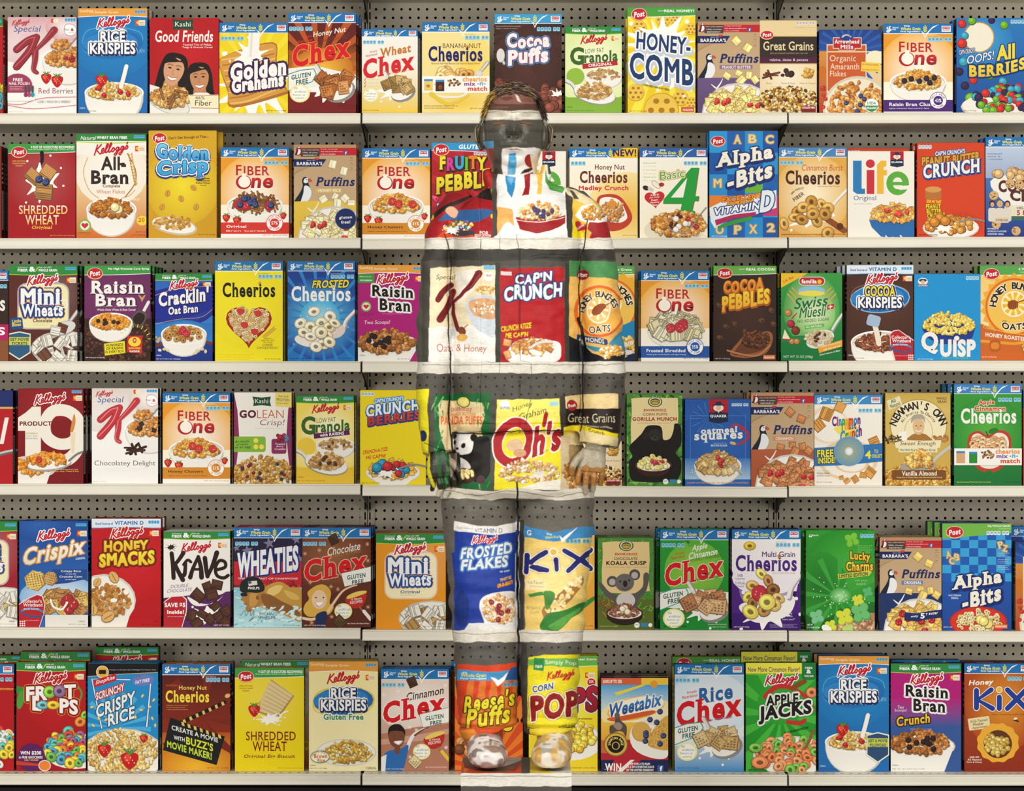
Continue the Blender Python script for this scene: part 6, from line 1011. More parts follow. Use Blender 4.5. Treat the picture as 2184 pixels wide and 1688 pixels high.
def choc_chex(kind='choc'):
    H = A.H; ch = kind == 'choc'
    if ch: R(0, 0, 100, H, '6c3420', '5c2818'); E(45, 45, 60, 50, '9c6440', c2='6c3420'); gm(h=15.5)
    else: R(0, 0, 100, H, 'ecdccc', 'b87c60'); E(50, 50, 60, 40, 'f8f0ea', c2='e8d4c4'); P([(0, 96), (50, 86), (100, 80), (100, H), (0, H)], 'b87c64', 0); P([(0, 104), (60, 96), (100, 88), (100, 96), (60, 106), (0, 112)], 'd0a088'); gm(h=15.5)
    facts(1, 20.5, 34, 6); col = 'f0e8dc' if ch else '3c1c14'
    T('Chocolate' if ch else 'Cinnamon', 61 if ch else 65, 31 if ch else 36, 48 if ch else 55, 12, col, s_=.2, k=.1, b=.01); 
    if ch: T('NATURALLY FLAVORED', 61, 38.5, 48, 4.5, 'b07c5c', s_=.19, b=0)
    chexlogo(56 if ch else 57, ((1.2, 'e8c0a0' if ch else 'fbf8f4'),), ' .', lw=92, lh=33, fw=.5, fh=.5, fx=95, fy=50)
    L([(57, 67), (100, 57), (100, 76), (62, 86), (57, 67)], 1.2, '1c5c50', 0); P([(57, 67), (100, 57), (100, 78), (62, 86)], 'f6f4ec'); T('GLUTEN', 79, 71, 27, 6.5, '1c5c50', s_=.15, b=.03, f=.6); T('FREE', 81, 79, 17, 6, '1c5c50', s_=.15, b=.03, f=.6)
    for x, y in ((4, 38), (25, 33), (95, 24), (96, 48), (52, 90), (42, 86), (12, 80), (43, 130), (96, 116), (14, 139)): 
        for a in range(0, 180, 45): L([(x-3*math.cos(a/57.3), y-3*math.sin(a/57.3)), (x+3*math.cos(a/57.3), y+3*math.sin(a/57.3))], .5, 'e8b888' if ch else 'fdf8f4', 0)
    hair, sk, top_ = ('e0b048', 'f0cca8', '1c2c5c') if ch else ('1c140f', '7c4830', '2c6cb4')
    if ch:
        P([(22, 84), (34, 84), (42, 94), (40, 110), (46, 116), (40, 126), (30, 128), (10, 130), (2, 122), (4, 112), (10, 104), (8, 94)], hair, 1); L([(38, 122), (50, 104), (60, 92), (72, 86), (80, 84)], 4, sk, w2=1.6); L([(0, 132), (14, 134), (26, 130)], 4, sk); P([(20, 128), (34, 122), (36, 132), (30, H), (22, H)], top_, 1); E(25, 105, 11, 14, sk)
    else:
        L([(38, 118), (46, 100), (56, 92), (66, 88)], 6, 'f0f0f0', w2=3); L([(50, 98), (58, 92), (66, 88), (70, 86)], 3, sk, w2=1.4); P([(4, 128), (14, 120), (28, 118), (40, 112), (38, 128), (30, H), (8, H)], top_, 1); P([(0, 130), (8, 126), (6, H), (0, H)], 'f0f0f0'); L([(24, 108), (24, 122)], 8, sk); E(23, 100, 12, 16, sk); P([(11, 100), (11, 88), (18, 82), (28, 82), (35, 90), (35, 98), (31, 92), (14, 92)], hair, 1)
    fy = 102 if ch else 99; E(20, fy, 1.4, 1, '2c4c74'); E(31, fy, 1.4, 1, '2c4c74'); P([(19, fy+8), (32, fy+7), (27, fy+13), (22, fy+12)], 'ffffff', 1); L([(18.5, fy+8), (25, fy+13), (32, fy+7)], .7, 'b83c3c')
    P([(64, 102), (92, 94), (90, 112), (78, 118), (68, 114)], 'c02c24', 1); P([(66, 100), (78, 94), (92, 92), (92, 96), (68, 104)], 'f0d060', 1); T('15 Minute', 79, 104, 16, 3, 'f4e8dc', s_=.15); T('RECIPES', 79, 108.5, 18, 4, 'f4e8dc', s_=.15); L([(84, 116), (90, 124)], 2, 'a87450', 0); L([(90, 122), (100, 134)], 5, 'f0ece4' if ch else 'ecc83c', 0)
    noart(60, 122, 13); rnd.seed(3); piece('chex', 55 if ch else 50, 137, 8, '5c4428' if ch else 'e0cc98'); piece('chex', 46, 19 if not ch else 17, 7, '4c3420'); netwt('NET WT 14.25 OZ (403g)', 3, 34, H-3, 'f4ece4'); netwt('Rice Cereal with Natural Flavor', 66, 98, H-6, 'f4e8dc')
def apple_chex():
    H = A.H; R(0, 0, 100, H, '2c9c34', '14842c'); E(50, 60, 44, 44, '98cc40', c2='6cb83c'); L([(44, 22), (38, 15)], 4, '2c7c24'); E(50, 20, 10, 3.6, '5cb034', -20); gm(h=15.5); facts(2, 20, 34, 6); T('Apple', 58, 26.5, 22, 11, 'f4f8ec', s_=.18, k=.15, b=.02); T('Cinnamon', 63, 35.5, 42, 10, 'f4f8ec', s_=.18, k=.15, b=.02); T('NATURALLY FLAVORED', 64, 42, 48, 4.5, '1c6c24', s_=.18, b=0)
    T('Simply', 29, 35, 13, 4, 'c82c24', s_=.18, f=.8); T('Nutritious', 26, 40.5, 20, 4, 'c82c24', s_=.18, f=.8); T('Chex', 50, 60, 86, 34, 'd8141c', s_=.19, b=.046, f=1.6, o=((1, 'f0f4d8'),)); T('Sprinkled with Real Apple', 71, 71, 40, 4, '1c5c24', s_=.15, b=0, k=.2)
    P([(0, 92), (40, 86), (100, 92), (100, 112), (60, 118), (0, 114)], 'eef4e4'); P([(0, 114), (60, 118), (100, 112), (100, H), (0, H)], '168c30'); gfree(97); chexpile(66, 108, 'b87c54 dcb080 c89060', 11, 11, 5); noart(20, 130, 16, '3c8c3c'); netwt('NET WT 13.75 OZ (389g)', 5, 38, H-5); small('Sweetened Rice Cereal with', 70, 97, H-8, 2, 'f0f8e8'); small('Real Apple and Cinnamon', 72, 97, H-4, 2, 'f0f8e8')
def multigrain():
    H = A.H; R(0, 0, 100, 90, 'f8f4f2', 'f0e8f0'); P([(0, 60), (6, 74), (14, 92), (30, 110), (60, 130), (90, 110), (100, 60), (100, H), (0, H)], '4c1c80', 0); E(50, 84, 40, 40, 'f0e8f0', c2='8c6cb0'); R(0, 122, 100, H, '3c1470', '3c1470'); E(50, 70, 50, 26, 'f4eef4'); gm(h=15); gmfacts(); piece('ring', 26, 24, 8.5, 'd8b43c', 0); piece('ring', 48, 15, 7, '8c5c2c', 0) if 0 else None
    T('Multi Grain', 68, 36, 48, 8, '3c1c6c', b=.01); T('Cheerios', 50, 49, 89, 24, '4c207c', b=.03, f=.9); piece('ring', 69, 39, 3, 'c8803c'); T('LIGHTLY SWEETENED CEREAL', 76, 63.5, 34, 1.8, 'd89858'); T('110', 12, 67, 7, 4, '4c207c', b=.03); T('Calories', 12, 71.5, 14, 3, '4c207c', b=0); T('5 Whole', 12, 78, 14, 4, '4c207c', b=0); T('Grains', 12, 82.5, 11, 3, '4c207c', b=0)
    splash(50, 118, 34, seed=6, sy=.62); P([(14, 108), (80, 96), (92, 104), (80, 126), (40, 136), (20, 126)], 'f8f5f0', 1); L([(100, 68), (88, 84), (84, 100)], 6, 'b0a0b8', w2=8); L([(100, 66), (87, 83), (82, 98)], 4, 'f0ece8', w2=6); rnd.seed(4)
    for x, y, c in ((43, 65, 'ecd870'), (53, 75, 'b8844c'), (30, 82, 'd8b060'), (60, 88, '8c5c2c'), (24, 98, 'e8cc60'), (30, 108, '9c6c3c'), (68, 100, 'd8b878'), (62, 110, 'e0bc6c'), (47, 118, 'b88c50')): piece('ring', x, y, 9.5, c)
    piece('berry', 40, 93, 12, 'c83040'); piece('ring', 27, 120, 12, 'e8d060'); piece('ring', 51, 106, 12, 'ecd868'); T('More', 82, 122, 11, 3.6, 'f0e8f8', b=0); T('grains.', 82, 126.5, 14, 3.6, 'f0e8f8', b=0); T('Less you!*', 83, 131, 18, 3.6, 'f0e8f8', b=0); netwt('NET WT 9 OZ (255g)', 3, 25, H-4, 'ffffff'); blur(55, H-8, 40, 3, 'c8b8dc', 1.2)
def lucky():
    H = A.H; R(0, 0, 100, H, '2c9c2c', '145c1c'); E(60, 55, 60, 60, '44b034', c2='229028'); E(20, 80, 40, 50, '1c7424', c2='2a9429'); rays(46, 96, 60, '3ca43c', 12, .3)
    L([(6, 6), (5, 9), (8, 9), (9, 6)], 1.2, 'ffffff'); T('General Mills', 14, 7, 8, 2, 'ffffff'); facts(79, 5, 20, 4)
    def clover(x, y, s, c, n=4):
        for i in range(n): a = i*2*math.pi/n+.5; E(x+s*.55*math.cos(a), y+s*.55*math.sin(a), s*.52, s*.46, _tone(c, -.35), a*57, 12)
        for i in range(n): a = i*2*math.pi/n+.5; E(x+s*.53*math.cos(a)-s*.04, y+s*.53*math.sin(a)-s*.07, s*.46, s*.4, c, a*57, 12)
    clover(67, 14, 11, '7cc83c'); L([(67, 14), (72, 26)], 1.2, '4c9c2c'); blur(75, 22, 21, 4, '9cd87c', 1.8)
    T('Lucky', 79, 39, 30, 15, ('f8ec48', 'f0b428'), s_=-.08, b=.05, f=.7, o=((1.2, '5c3410'),)); T('Charms', 78, 52, 39, 14, ('f8ec48', 'f0b428'), s_=.02, b=.05, f=.7, o=((1.2, '5c3410'),)); P([(46, 64), (92, 58), (96, 60), (92, 66), (47, 71)], 'c8cc50'); T('LIMITED EDITION', 69, 65, 42, 5.5, '1c2c10', s_=.1, b=.03, f=.6); T('with green', 80, 73, 18, 4, 'a8e090', b=-.002); T('clovers!', 80, 77.5, 14, 4, 'a8e090', b=-.002)
    E(50, 95, 16, 12, 'a8e8a0', c2='38a038'); rnd.seed(5)
    for i in range(50): E(rnd.gauss(45, 20), rnd.gauss(100, 10), .9, .9, 'd8f8d0', 0, 6)
    clover(90, 90, 8, '5cb870'); clover(16, 126, 11, '7cc890'); clover(76, 102, 9, 'd8dc40'); P([(30, 146), (60, 132), (100, 120), (100, H), (26, H)], 'b8845c', 1); pile(76, 140, 30, 14, 'flake', 30, 6, 'b88c68 c8a488 9c7050', seed=3); clover(56, 126, 13, 'd8e040'); clover(80, 120, 15, '6cc070'); clover(36, 139, 9, 'd8e040'); clover(62, 146, 10, 'b8d870'); E(30, 143, 8, 5, 'f4f4ec', 30); netwt('NET WT', 2, 10, H-8, 'ffffff', 2.4); netwt('11.5 OZ (326g)', 2, 20, H-4, 'ffffff', 2.4)
def alpha2():
    H = A.H; R(0, 0, 100, H, '1c64bc')
    for j in range(9):
        for i in range(8): R(i*13, 12+j*12, i*13+13, 24+j*12, ('38a4dc', '1c5cb4')[(i+j) % 2] if j < 7 else '1c50a8')
    E(50, 80, 60, 40, '1c58b0', c2='1c5cb4') if 0 else None; R(0, 84, 100, H, '1c54ac', '1c4898'); P([(0, 0), (100, 0), (100, 14), (60, 17), (0, 22)], '74b848'); T('20g WHOLE GRAIN', 82, 4, 33, 3.6, 'f0f8e8', b=.03); small('per 30g Serving!', 82, 98, 7.6, 1.7, 'f0f8e8'); facts(64, 11, 33, 6, 'e4ecf4'); post(18, 12.5, 24, 16)
    for ch, x, y, r in (('A', 9, 45, -10), ('B', 21, 49, 5), ('C', 14, 54, 10), ('P', 84, 31, -15), ('Z', 91, 36, 10)): cookie_letter(ch, x, y, 8, 10, r)
    for i in range(3): blur(80, 43+i*9, 17, 3, 'c8e0f4', 1.5)
    o = ((3.6, '14286c', .5, 1.5), (1, '14286c')); T('Alpha', 50, 84, 72, 25, 'f6f2e0', s_=.15, b=.07, f=1.6, o=o); T('-Bits', 57, 107, 56, 24, 'f6f2e0', s_=.28, b=.07, f=1.6, o=o); T('MULTIGRAIN', 18, 104, 18, 2.6, 'e0ecf8', f=.6); T('CEREAL', 18, 108, 11, 2.6, 'e0ecf8', f=.6)
    E(52, 142, 42, 22, 'b8281c'); E(52, 142, 40, 20.5, 'd83424'); pile(54, 144, 32, 14, 'ring', 90, 3.6, 'e8d098 d8bc80 f0e0b0', (('ball', 3, 7, 'f0dc80'),), 4, 5); R(75, H-9, 94, H-3, 'e0702c'); T('FOR EDUCATION', 84.5, H-6, 16, 2.6, 'ffffff'); netwt('NET WT 11.5 OZ', 2, 14, H-5, 'e0ecf8')
def froot(sl=0):
    H = A.H; R(0, 0, 100, H, 'b8141c', 'a81018'); E(60, 50, 50, 50, 'c41c24', c2='b4121a'); kgreen(13.5); kel(49, 23, 44, 'f8f4ec', 'b8141c'); fam(83, 17); E(8, 42, 14, 6, '3c8c34', 20); E(6, 54, 5, 14, '4ca03c', 10); L([(84, 30), (94, 44), (90, 58)], 2.5, '4ca03c')
    o = ((3.4, 'e8a82c'), (2.6, '8c1014'), ) ; T('FR   T', 50, 44, 72, 21, 'f8f6f2', s_=.05, b=.06, o=o); T('L   PS', 56, 62, 66, 22, 'f8f6f2', s_=-.1, b=.06, o=o); T('FR   T', 50, 44, 72, 21, 'f8f6f2', s_=.05, b=.06); rnd.seed(2)
    for x, y, c in ((48, 43, '8cc844'), (62, 42, '8c6c94'), (38, 62, '6cb8c4'), (53, 62, 'ecc438')): piece('ring', x, y, 9, c, 0)
    piece('ring', 92, 86, 8, 'e88838'); piece('ring', 98, 76, 6, '8cc844'); E(84, 128, 46, 26, 'd8d0c4'); E(85, 129, 45, 25, 'f4f0e8'); pile(78, 126, 34, 22, 'ring', 64, 7, 'c84434 5cb8a8 e8c840 6cb04c 4c9cb8 9c5c84 e87c34', (), 4, 5)
    E(22, 137, 20, 20, '5c1c5c'); T('WIN $200', 21, 131, 30, 6, 'ffffff', b=.03); T('in FREE GROCERIES', 21, 137, 34, 3.6, 'ffffff', b=.02); T('DAILY WINNER!', 22, 141, 20, 2.6, 'f0b83c'); P([(0, 142), (30, 146), (40, 150), (0, 148)], 'c83c2c', 0); E(41, 149, 9, 8, 'f4f0e8'); E(41, 149, 8, 7, 'e88434')
def crispy_rice():
    H = A.H; R(0, 0, 100, H, '1c8ccc'); R(0, 0, 100, 13, '0f0e10'); P([(0, 12), (0, 18), (40, 15), (100, 12), (100, 8), (0, 8)], '0f0e10'); L([(0, 18.5), (40, 15.5), (100, 12.5)], .7, 'e8b83c'); rays(40, 90, 50, '4cb0e0', 18, .4)
    for w_, c in ((3.2, '1c2c7c'), (1.8, 'f0f4f8')): L([(20, 92), (6, 22), (60, 23)], w_, c, 0); L([(80, 23), (90, 24), (84, 90)], w_, c, 0)
    E(21, 12, 9, 9, 'f4f0e0'); E(21, 12, 8, 8, 'e8b040'); RR(16, 9, 26, 15, 1, '1c1410'); P([(8, 24), (40, 14), (41, 24), (10, 34)], 'c8202c'); T('ShopRite', 25, 24, 27, 7, 'ffffff', s_=.3, b=.01, k=.2); T('SCRUNCHY', 32, 40, 40, 11, 'f4f4f4', s_=.35, b=.03, o=((1.2, 'b8202c'),))
    o = ((.9, '1c2430'),); T('CRISPY', 40, 58, 56, 19, 'eaf2f6', s_=.38, b=.04, o=o); T('RICE', 48, 75, 38, 18, 'eaf2f6', s_=.32, b=.04, o=o); E(79, 24, 16, 8, '6c7cc0', -8); T('FAT FREE', 78, 25, 20, 5, 'f0f0f8', s_=.2, b=.03); T('11', 72, 18, 5, 4, 'c8202c'); small("Compare to the great taste of Kellogg's Rice Krispies cereal", 31, 97, 9, 1.8, 'e8e8e8')
    E(50, 130, 60, 38, 'd8d0c0'); E(50, 131, 58, 37, 'f4f0e4'); pile(48, 126, 52, 30, 'rice', 330, 4, 'e0c078 d0ac60 ecd498 c09848', (), 4, 2); strawb(24, 122, 10); strawb(60, 136, 13); strawb(80, 106, 6)
    for x, y in ((6, 62), (16, 78), (8, 88), (26, 80), (78, 46), (94, 52), (76, 66), (92, 78), (68, 76), (96, 88), (88, 62)): piece('rice', x, y, 3, 'e0c078')
def hn_ch():
    H = A.H; R(0, 0, 100, 100, '4c1414', '8c2c14'); R(0, 100, 100, H, 'b85018', 'e8a424'); rays(60, 80, 70, '7c2414', 8, .3); E(50, 150, 60, 34, 'f0b82c', c2='d07c1c'); gm(h=15.5); gmfacts(c='ffffff'); T('Naturally Flavored', 14, 31, 16, 4, 'c86c2c', b=0); T('Honey Nut', 45, 35, 41, 8, 'f4e060', b=.01, f=.5); T('Cheerios', 37, 47, 64, 18, 'f4e040', b=.03, f=.9); blur(6, 60, 32, 3, 'e0a060', 1.8)
    for i in range(2):
        pass
    P([(24, 84), (93, 52), (95, 57), (26, 90)], '14120f')
    for i in range(7): x = 30+i*9.4; P([(x, 82-i*4.35), (x+3.4, 80.4-i*4.35), (x+5.4, 85.4-i*4.35), (x+2, 87-i*4.35)], 'e8c060')
    P([(12, 78), (92, 106), (80, 148), (1, 126)], '14181a'); P([(12, 78), (92, 106), (90, 112), (11, 84)], '14120f')
    for i in range(7): x = 28+i*9; P([(x, 84+i*3.1), (x+4, 85.4+i*3.1), (x+5, 91+i*3.1), (x+1, 89.6+i*3.1)], 'e8c060')
    E(96, 46, 4, 3, 'e8b868', -20); T('CREATE A MOVIE', 48, 102, 68, 7, 'f0f0ec', s_=-.28, b=.02); T('WITH', 25, 109, 16, 6, 'f0f0ec', s_=-.25, b=.02); T("BUZZ'S", 55, 117, 40, 12, 'd8e038', s_=-.28, b=.06); T('MOVIE MAKER!', 40, 126, 66, 11, 'c8dc34', s_=-.28, b=.06); netwt('NET WT 1 LB 1 OZ (482g)', 66, 98, H-4, '5c2408')
def cinn_chex(): choc_chex('cinn')
def reeses():
    H = A.H; R(0, 0, 100, H, 'd84c1c'); rays(50, 150, 170, 'e87c24', 22, .5); gm(); T("Reese's", 52, 56, 76, 26, 'f0d838', s_=.1, b=.07, o=((1.4, '3c1c10'),)); T('Puffs', 50, 82, 70, 28, 'f0d838', s_=.1, b=.07, o=((1.4, '3c1c10'),)); pile(26, 116, 20, 14, 'ball', 16, 7, '7a4428 c88c50', seed=4)
def corn_pops():
    H = A.H; R(0, 0, 100, H, 'f0dc1c', 'f0d428'); E(50, 60, 50, 50, 'f8f080', c2='f0dc20'); pgreen('Simply Popped From Real Corn', 14, '6ab848', 10); kel(49, 32, 44); fam(82, 24); E(91, 38, 7, 6.6, 'f8f0ec'); E(91, 38, 6, 5.6, 'c8202c'); T('2X', 91, 37, 7, 3.6, 'ffffff', b=.04); T('CORN', 22, 46, 34, 12, '2c5c9c', s_=.15, b=.05); T("POPS", 56, 66, 90, 38, ('b82030', '7c1020'), s_=.1, b=.08, o=((2.4, 'f4f0ec'), (1.2, '2c1c5c'))); small('with a touch of sweetness', 50, 92, 91, 2.4, '3c3010', b=.02)
    E(62, 124, 46, 28, 'dcd6c8'); E(62, 125, 44, 27, 'f6f2ea'); pile(62, 118, 36, 20, 'ball', 80, 5, 'ecc83c e0b42c f4dc60', (), 4, 4); netwt('SWEETENED CORN CEREAL', 62, 98, H-5, '5a5030')
def weetabix():
    H = A.H; R(0, 0, 100, H, 'f4c840'); R(0, 10, 100, 60, '4ca4dc', 'e8ecdc'); E(60, 56, 60, 28, 'f8f4e0', c2='f0e0a0'); R(0, 66, 100, 100, 'f0c448', 'e09838'); P([(0, 100), (30, 90), (60, 96), (100, 112), (100, H), (0, H)], 'b82430'); P([(0, 92), (18, 98), (10, 112), (0, 112)], 'c86c3c'); R(0, 0, 60, 10, 'd8643c'); T('SAVE UP TO 25%', 17, 5, 28, 5, 'ffffff', b=.03); P([(20, 22), (60, 10), (66, 11), (24, 26)], 'f0d838')
    E(52, 45, 44, 17, 'f4b840', -12); E(53, 44, 42, 15, 'fbf4e0', -12); T('Weetabix', 51, 40, 80, 21, ('3c8cd0', '1c2c7c'), s_=.24, b=.04, k=.12, o=((1, 'fbf8f0'),)); T('Whole Grain Cereal', 54, 54, 38, 4, 'c86838', s_=.14, b=0); E(79, 9, 5.5, 5.5, 'e8a030'); P([(10, 60), (34, 56), (76, 48), (76, 54), (30, 64), (14, 64)], 'd85c28', 1)
    E(76, 88, 34, 26, 'ece4d0', 10) ; E(76, 94, 33, 24, 'f8f4ea', 10); P([(44, 84), (96, 100), (98, 118), (80, 120), (56, 110)], 'f4f0e6', 1); E(60, 80, 14, 15, 'c89440', 10); E(60, 79, 13, 14, 'dcac54', 10); P([(70, 90), (92, 60), (108, 60), (108, 104), (76, 104)], 'd8a84c', 1); rnd.seed(5)
    for i in range(150): x, y = rnd.uniform(70, 100), rnd.uniform(68, 102); E(x, y, 1.4, .5, rnd.choice(['f0cc80', 'b07c30']), rnd.uniform(0, 180), 6) if y > 130-x*.75 else None
    for x, y in ((88, 50), (73, 62), (83, 66), (67, 82), (93, 86), (66, 94), (88, 98), (67, 86)): piece('blue', x, y, 4.4, '46588f')
    P([(20, 68), (22, 56), (26, 56), (30, 64), (38, 72), (37, 88), (32, 80), (22, 80), (14, 84), (13, 72)], '5c4c44', 1); E(24, 56, 4, 5, '6c5c50'); P([(18, 70), (26, 66), (32, 72), (26, 78)], '9c8c7c', 1); E(22, 99, 18, 18, '8c6c24'); E(22, 99, 16.5, 16.5, 'd8b450'); E(22, 99, 13, 13, '16120e'); TA('SPARTAN RACE', 22, 99, 9.6, 3.4, -100, 100, 'e8d070', b=.03); E(22, 101, 6, 6, 'd8b450'); E(22, 101, 4.4, 5, '16120e')
    R(0, 122, 100, H, '1c2454'); P([(20, 122), (60, 122), (40, H), (10, H)], 'b82430'); P([(44, 122), (50, 122), (32, H), (24, H)], 'f0ece8'); P([(60, 130), (100, 134), (100, H), (50, H)], 'c83038') if 0 else None; T('WIN', 18, 133, 25, 12, 'f8f6f2', b=.06, f=.5)
    for i, (t, w_) in enumerate((('A TRIP FOR 2 TO RUN', 35), ('IN A 2014 SPARTAN RACE', 41), ('IN THE UNITED KINGDOM', 40))): T(t, 38+w_/2, 128+i*4.5, w_, 3.4, 'f8f4f0', b=.04)
    R(84, 130, 93, 139, '3c5c9c'); T('f', 89.5, 135, 4, 7.4, 'ffffff', b=.05); netwt('14 oz (400g)', 5, 20, H-3, 'e8e4e0')
def rice_chex():
    H = A.H; R(0, 0, 100, 90, 'a8cce8', 'f4f6f8'); R(0, 90, 100, H, 'f0f4f8', '3c8cc8'); E(50, 60, 60, 50, 'fafafa', c2='d8e8f4'); gm(h=15.5); facts(1, 20, 35, 6); T('Rice', 59, 42, 50, 23, '2c64a8', s_=.17, b=.04, f=1); T('Simply', 25, 40, 15, 4.5, 'c83030', s_=.19, f=.8); T('Nutritious', 22, 46, 22, 4.5, 'c83030', s_=.19, f=.8); T('Chex', 50, 65, 94, 36, 'd8141c', s_=.18, b=.046, f=1.6); T('Oven Toasted Rice Cereal', 66, 78, 34, 3.6, '6c94c0', s_=.15, k=.2, b=0)
    P([(0, 94), (40, 88), (100, 92), (100, 104), (60, 116), (0, 118)], 'e4eef4', 0); gfree(95); chexpile(62, 108, 'd8bc88 c8a468 e8d4a8', 10, 11, 5); noart(18, 126, 15, '3c6c8c'); netwt('NET WT 12.8 OZ (362g)', 4, 35, H-5)
def apple_jacks():
    H = A.H; R(0, 0, 100, H, '2ca42c', '1c9428'); rays(50, 75, 100, '48bc3c', 12, .45); E(50, 58, 34, 30, '3cb034', c2='2ca42c'); R(0, 0, 80, 15, 'f4e848'); L([(0, 16), (40, 17), (82, 15)], .8, '8cc83c'); T('Now More Cinnamon Flavor!', 40, 9, 74, 7, '2c2464', b=.01); RR(80, -4, 100, 24, 4, '1c7c34'); T('FIBER', 90, 7, 11, 3, 'ffffff', b=.02); T('&', 90, 12, 7, 6, 'ffffff', b=.04); T('WHOLE GRAIN', 90, 18.5, 13, 3, 'ffffff'); kel(51, 24, 44)
    L([(28, 48), (44, 34), (66, 36), (90, 52), (96, 68)], 8, 'c8302c', w2=5); L([(66, 36), (84, 26)], 7, '8c4c20'); L([(60, 84), (76, 86), (84, 82)], 6, 'c8302c'); o = ((3.4, '2c9c3c'), (2.4, 'f4f4ec')); T('APPLE', 52, 52, 46, 15, '16140f', s_=.08, b=.05, o=o); T('JACKS', 56, 70, 76, 26, '16140f', s_=.14, b=.07, o=o); T('APPLE', 52, 52, 46, 15, '16140f', s_=.08, b=.05); T('& CINNAMON', 72, 96, 34, 3.4, '143c14', s_=.25, b=.03); rnd.seed(4)
    E(66, 132, 56, 28, 'd8d4c4'); E(66, 133, 54, 27, 'f2f0e6'); pile(64, 132, 46, 23, 'ring', 60, 7, 'e88c58 e07c48 7cb84c ec9c68', (), 4, 5); piece('ring', 14, 121, 10, '7cb84c', 0); piece('ring', 20, 142, 12, 'e88c58', 0); piece('ring', 94, 42, 8, 'e88c58', 0); L([(96, 96), (90, 112), (84, 122)], 4, '9c5c2c'); netwt('NET WT 12.2 OZ', 3, 30, H-3, '144c14')
def honey_kix():
    H = A.H; R(0, 0, 100, H, 'b84c18', '8c2c14'); E(60, 60, 60, 70, 'e09428', c2='b04818'); gm(h=15); facts(64, 19.5, 35, 6); T('Honey', 25, 29, 36, 10, 'f8f4ec', k=.2, s_=.05, b=.03); c = '1c3c94'
    for ww, cc in ((11.5, 'c03c18'), (10, 'f8f6f2'), (7.6, c)):
        L([(18, 40), (18, 66)], ww, cc, 0); L([(40, 39), (20, 54), (42, 67)], ww, cc, 0); L([(52, 50), (52, 67)], ww, cc, 0); L([(64, 39), (92, 67)], ww, cc, 0); L([(92, 39), (64, 67)], ww, cc, 0)
    E(52, 39, 5, 5, 'f8f6f2'); E(52, 39, 4, 4, 'e8c03c'); T('LIGHTLY SWEETENED CRISPY CORN PUFFS', 70, 76, 60, 2, '6c2408'); RR(6, 80, 38, 98, 2, 'ecd8a8', -8); T('Kid-Tested', 22, 85, 25, 4, '4c8c34', s_=.13); T('Mother', 21, 90, 16, 4, '7c4c24', s_=.13); T('Approved', 23, 95, 22, 4, '7c4c24', s_=.13); P([(50+(30+2*(i % 2))*math.cos(i*.26), 118+(28+2*(i % 2))*math.sin(i*.26)) for i in range(24)], 'ecac34', 1); E(50, 120, 21, 21, '5c3418'); pile(50, 120, 18, 18, 'ball', 50, 4, 'c8a850 b89440 d8bc68', seed=4)
    for i, t in enumerate(('made with', 'All Natural', 'Corn & Honey')): T(t, 15, 139+i*4, (14, 21, 23)[i], 3, 'f4e8d8', f=.6)
    L([(74, 84), (80, 86)], 2.4, '2c2010', 0); E(76, 82, 3, 1.6, 'f0e8d0', -20)
def sliver(bg, top_=None, gmb=0, kg=0, extra=None):
    H = A.H; R(0, 0, 100, H, bg)
    if gmb: gm(); facts(64, 20, 34, 6)
    elif kg: kgreen(14, 1); fam(84, 18)
    elif top_: R(0, 0, 100, 26, top_)
    if extra: extra()
def big_a():
    H = A.H; R(0, 26, 100, H, 'b81820'); R(0, 24, 100, 27, 'd8b060'); T('Total', 50, 60, 80, 40, 'f4f0ea', k=.2, b=.05); L([(30, 130), (70, 100), (100, 90)], 6, '6a6866'); L([(30, 129), (70, 98), (100, 89)], 3, 'c8c6c2')
def cocoa_side():
    H = A.H; R(0, 15, 100, H, '33201a'); T('Cheerios', 50, 48, 90, 24, 'f4f0ea', f=.9); gm(); R(0, 80, 100, 104, 'b81c60'); T('PUFFS', 60, 90, 70, 12, 'ffffff', b=.03); R(0, 104, 100, H, '8c5430'); facts(64, 20, 34, 6)
def froot_side():
    H = A.H; kg = 1; R(0, 0, 100, H, 'b8141c'); kgreen(); pile(80, 118, 30, 26, 'ring', 40, 7, 'e8a030 8cb83c 4c9cb0 d8c030', seed=5)
def mini_red(): mini_wheats('a01c2c', 'f4ecc0', 'Berry', '8c1c34', pal='c8b078 b8a068')
def red_loops():
    H = A.H; R(0, 0, 100, H, 'b8141c'); gm(); facts(64, 19, 34, 6); pile(84, 122, 24, 26, 'ring', 40, 7, 'd84434 5cb8a8 e8c840 e8e8e0', seed=5); T('TOASTED WITH MARSHMALLOWS', 88, 36, 22, 3, 'f0c03c')
def ff_real():
    H = A.H; R(0, 0, 100, H, '1c3c9c', '14307c'); kvit(); kel(50, 24, 44); T('FROSTED', 50, 44, 76, 16, 'f4f6f8', s_=.1, k=.15, b=.05, o=((1.4, '4c9cd4'),)); T('FLAKES', 48, 62, 70, 16, 'f4f6f8', s_=.1, k=.15, b=.05, o=((1.4, '4c9cd4'),)); bowl(56, 112, 40, 16, 30, 'flake', 60, 6, 'd8a050 c88c40 e8bc78', (('berry', 4, 5, 'a82030'),), 3, 4); netwt('CEREAL NET WT', 3, 26, H-6, 'f0f4f8', 3)
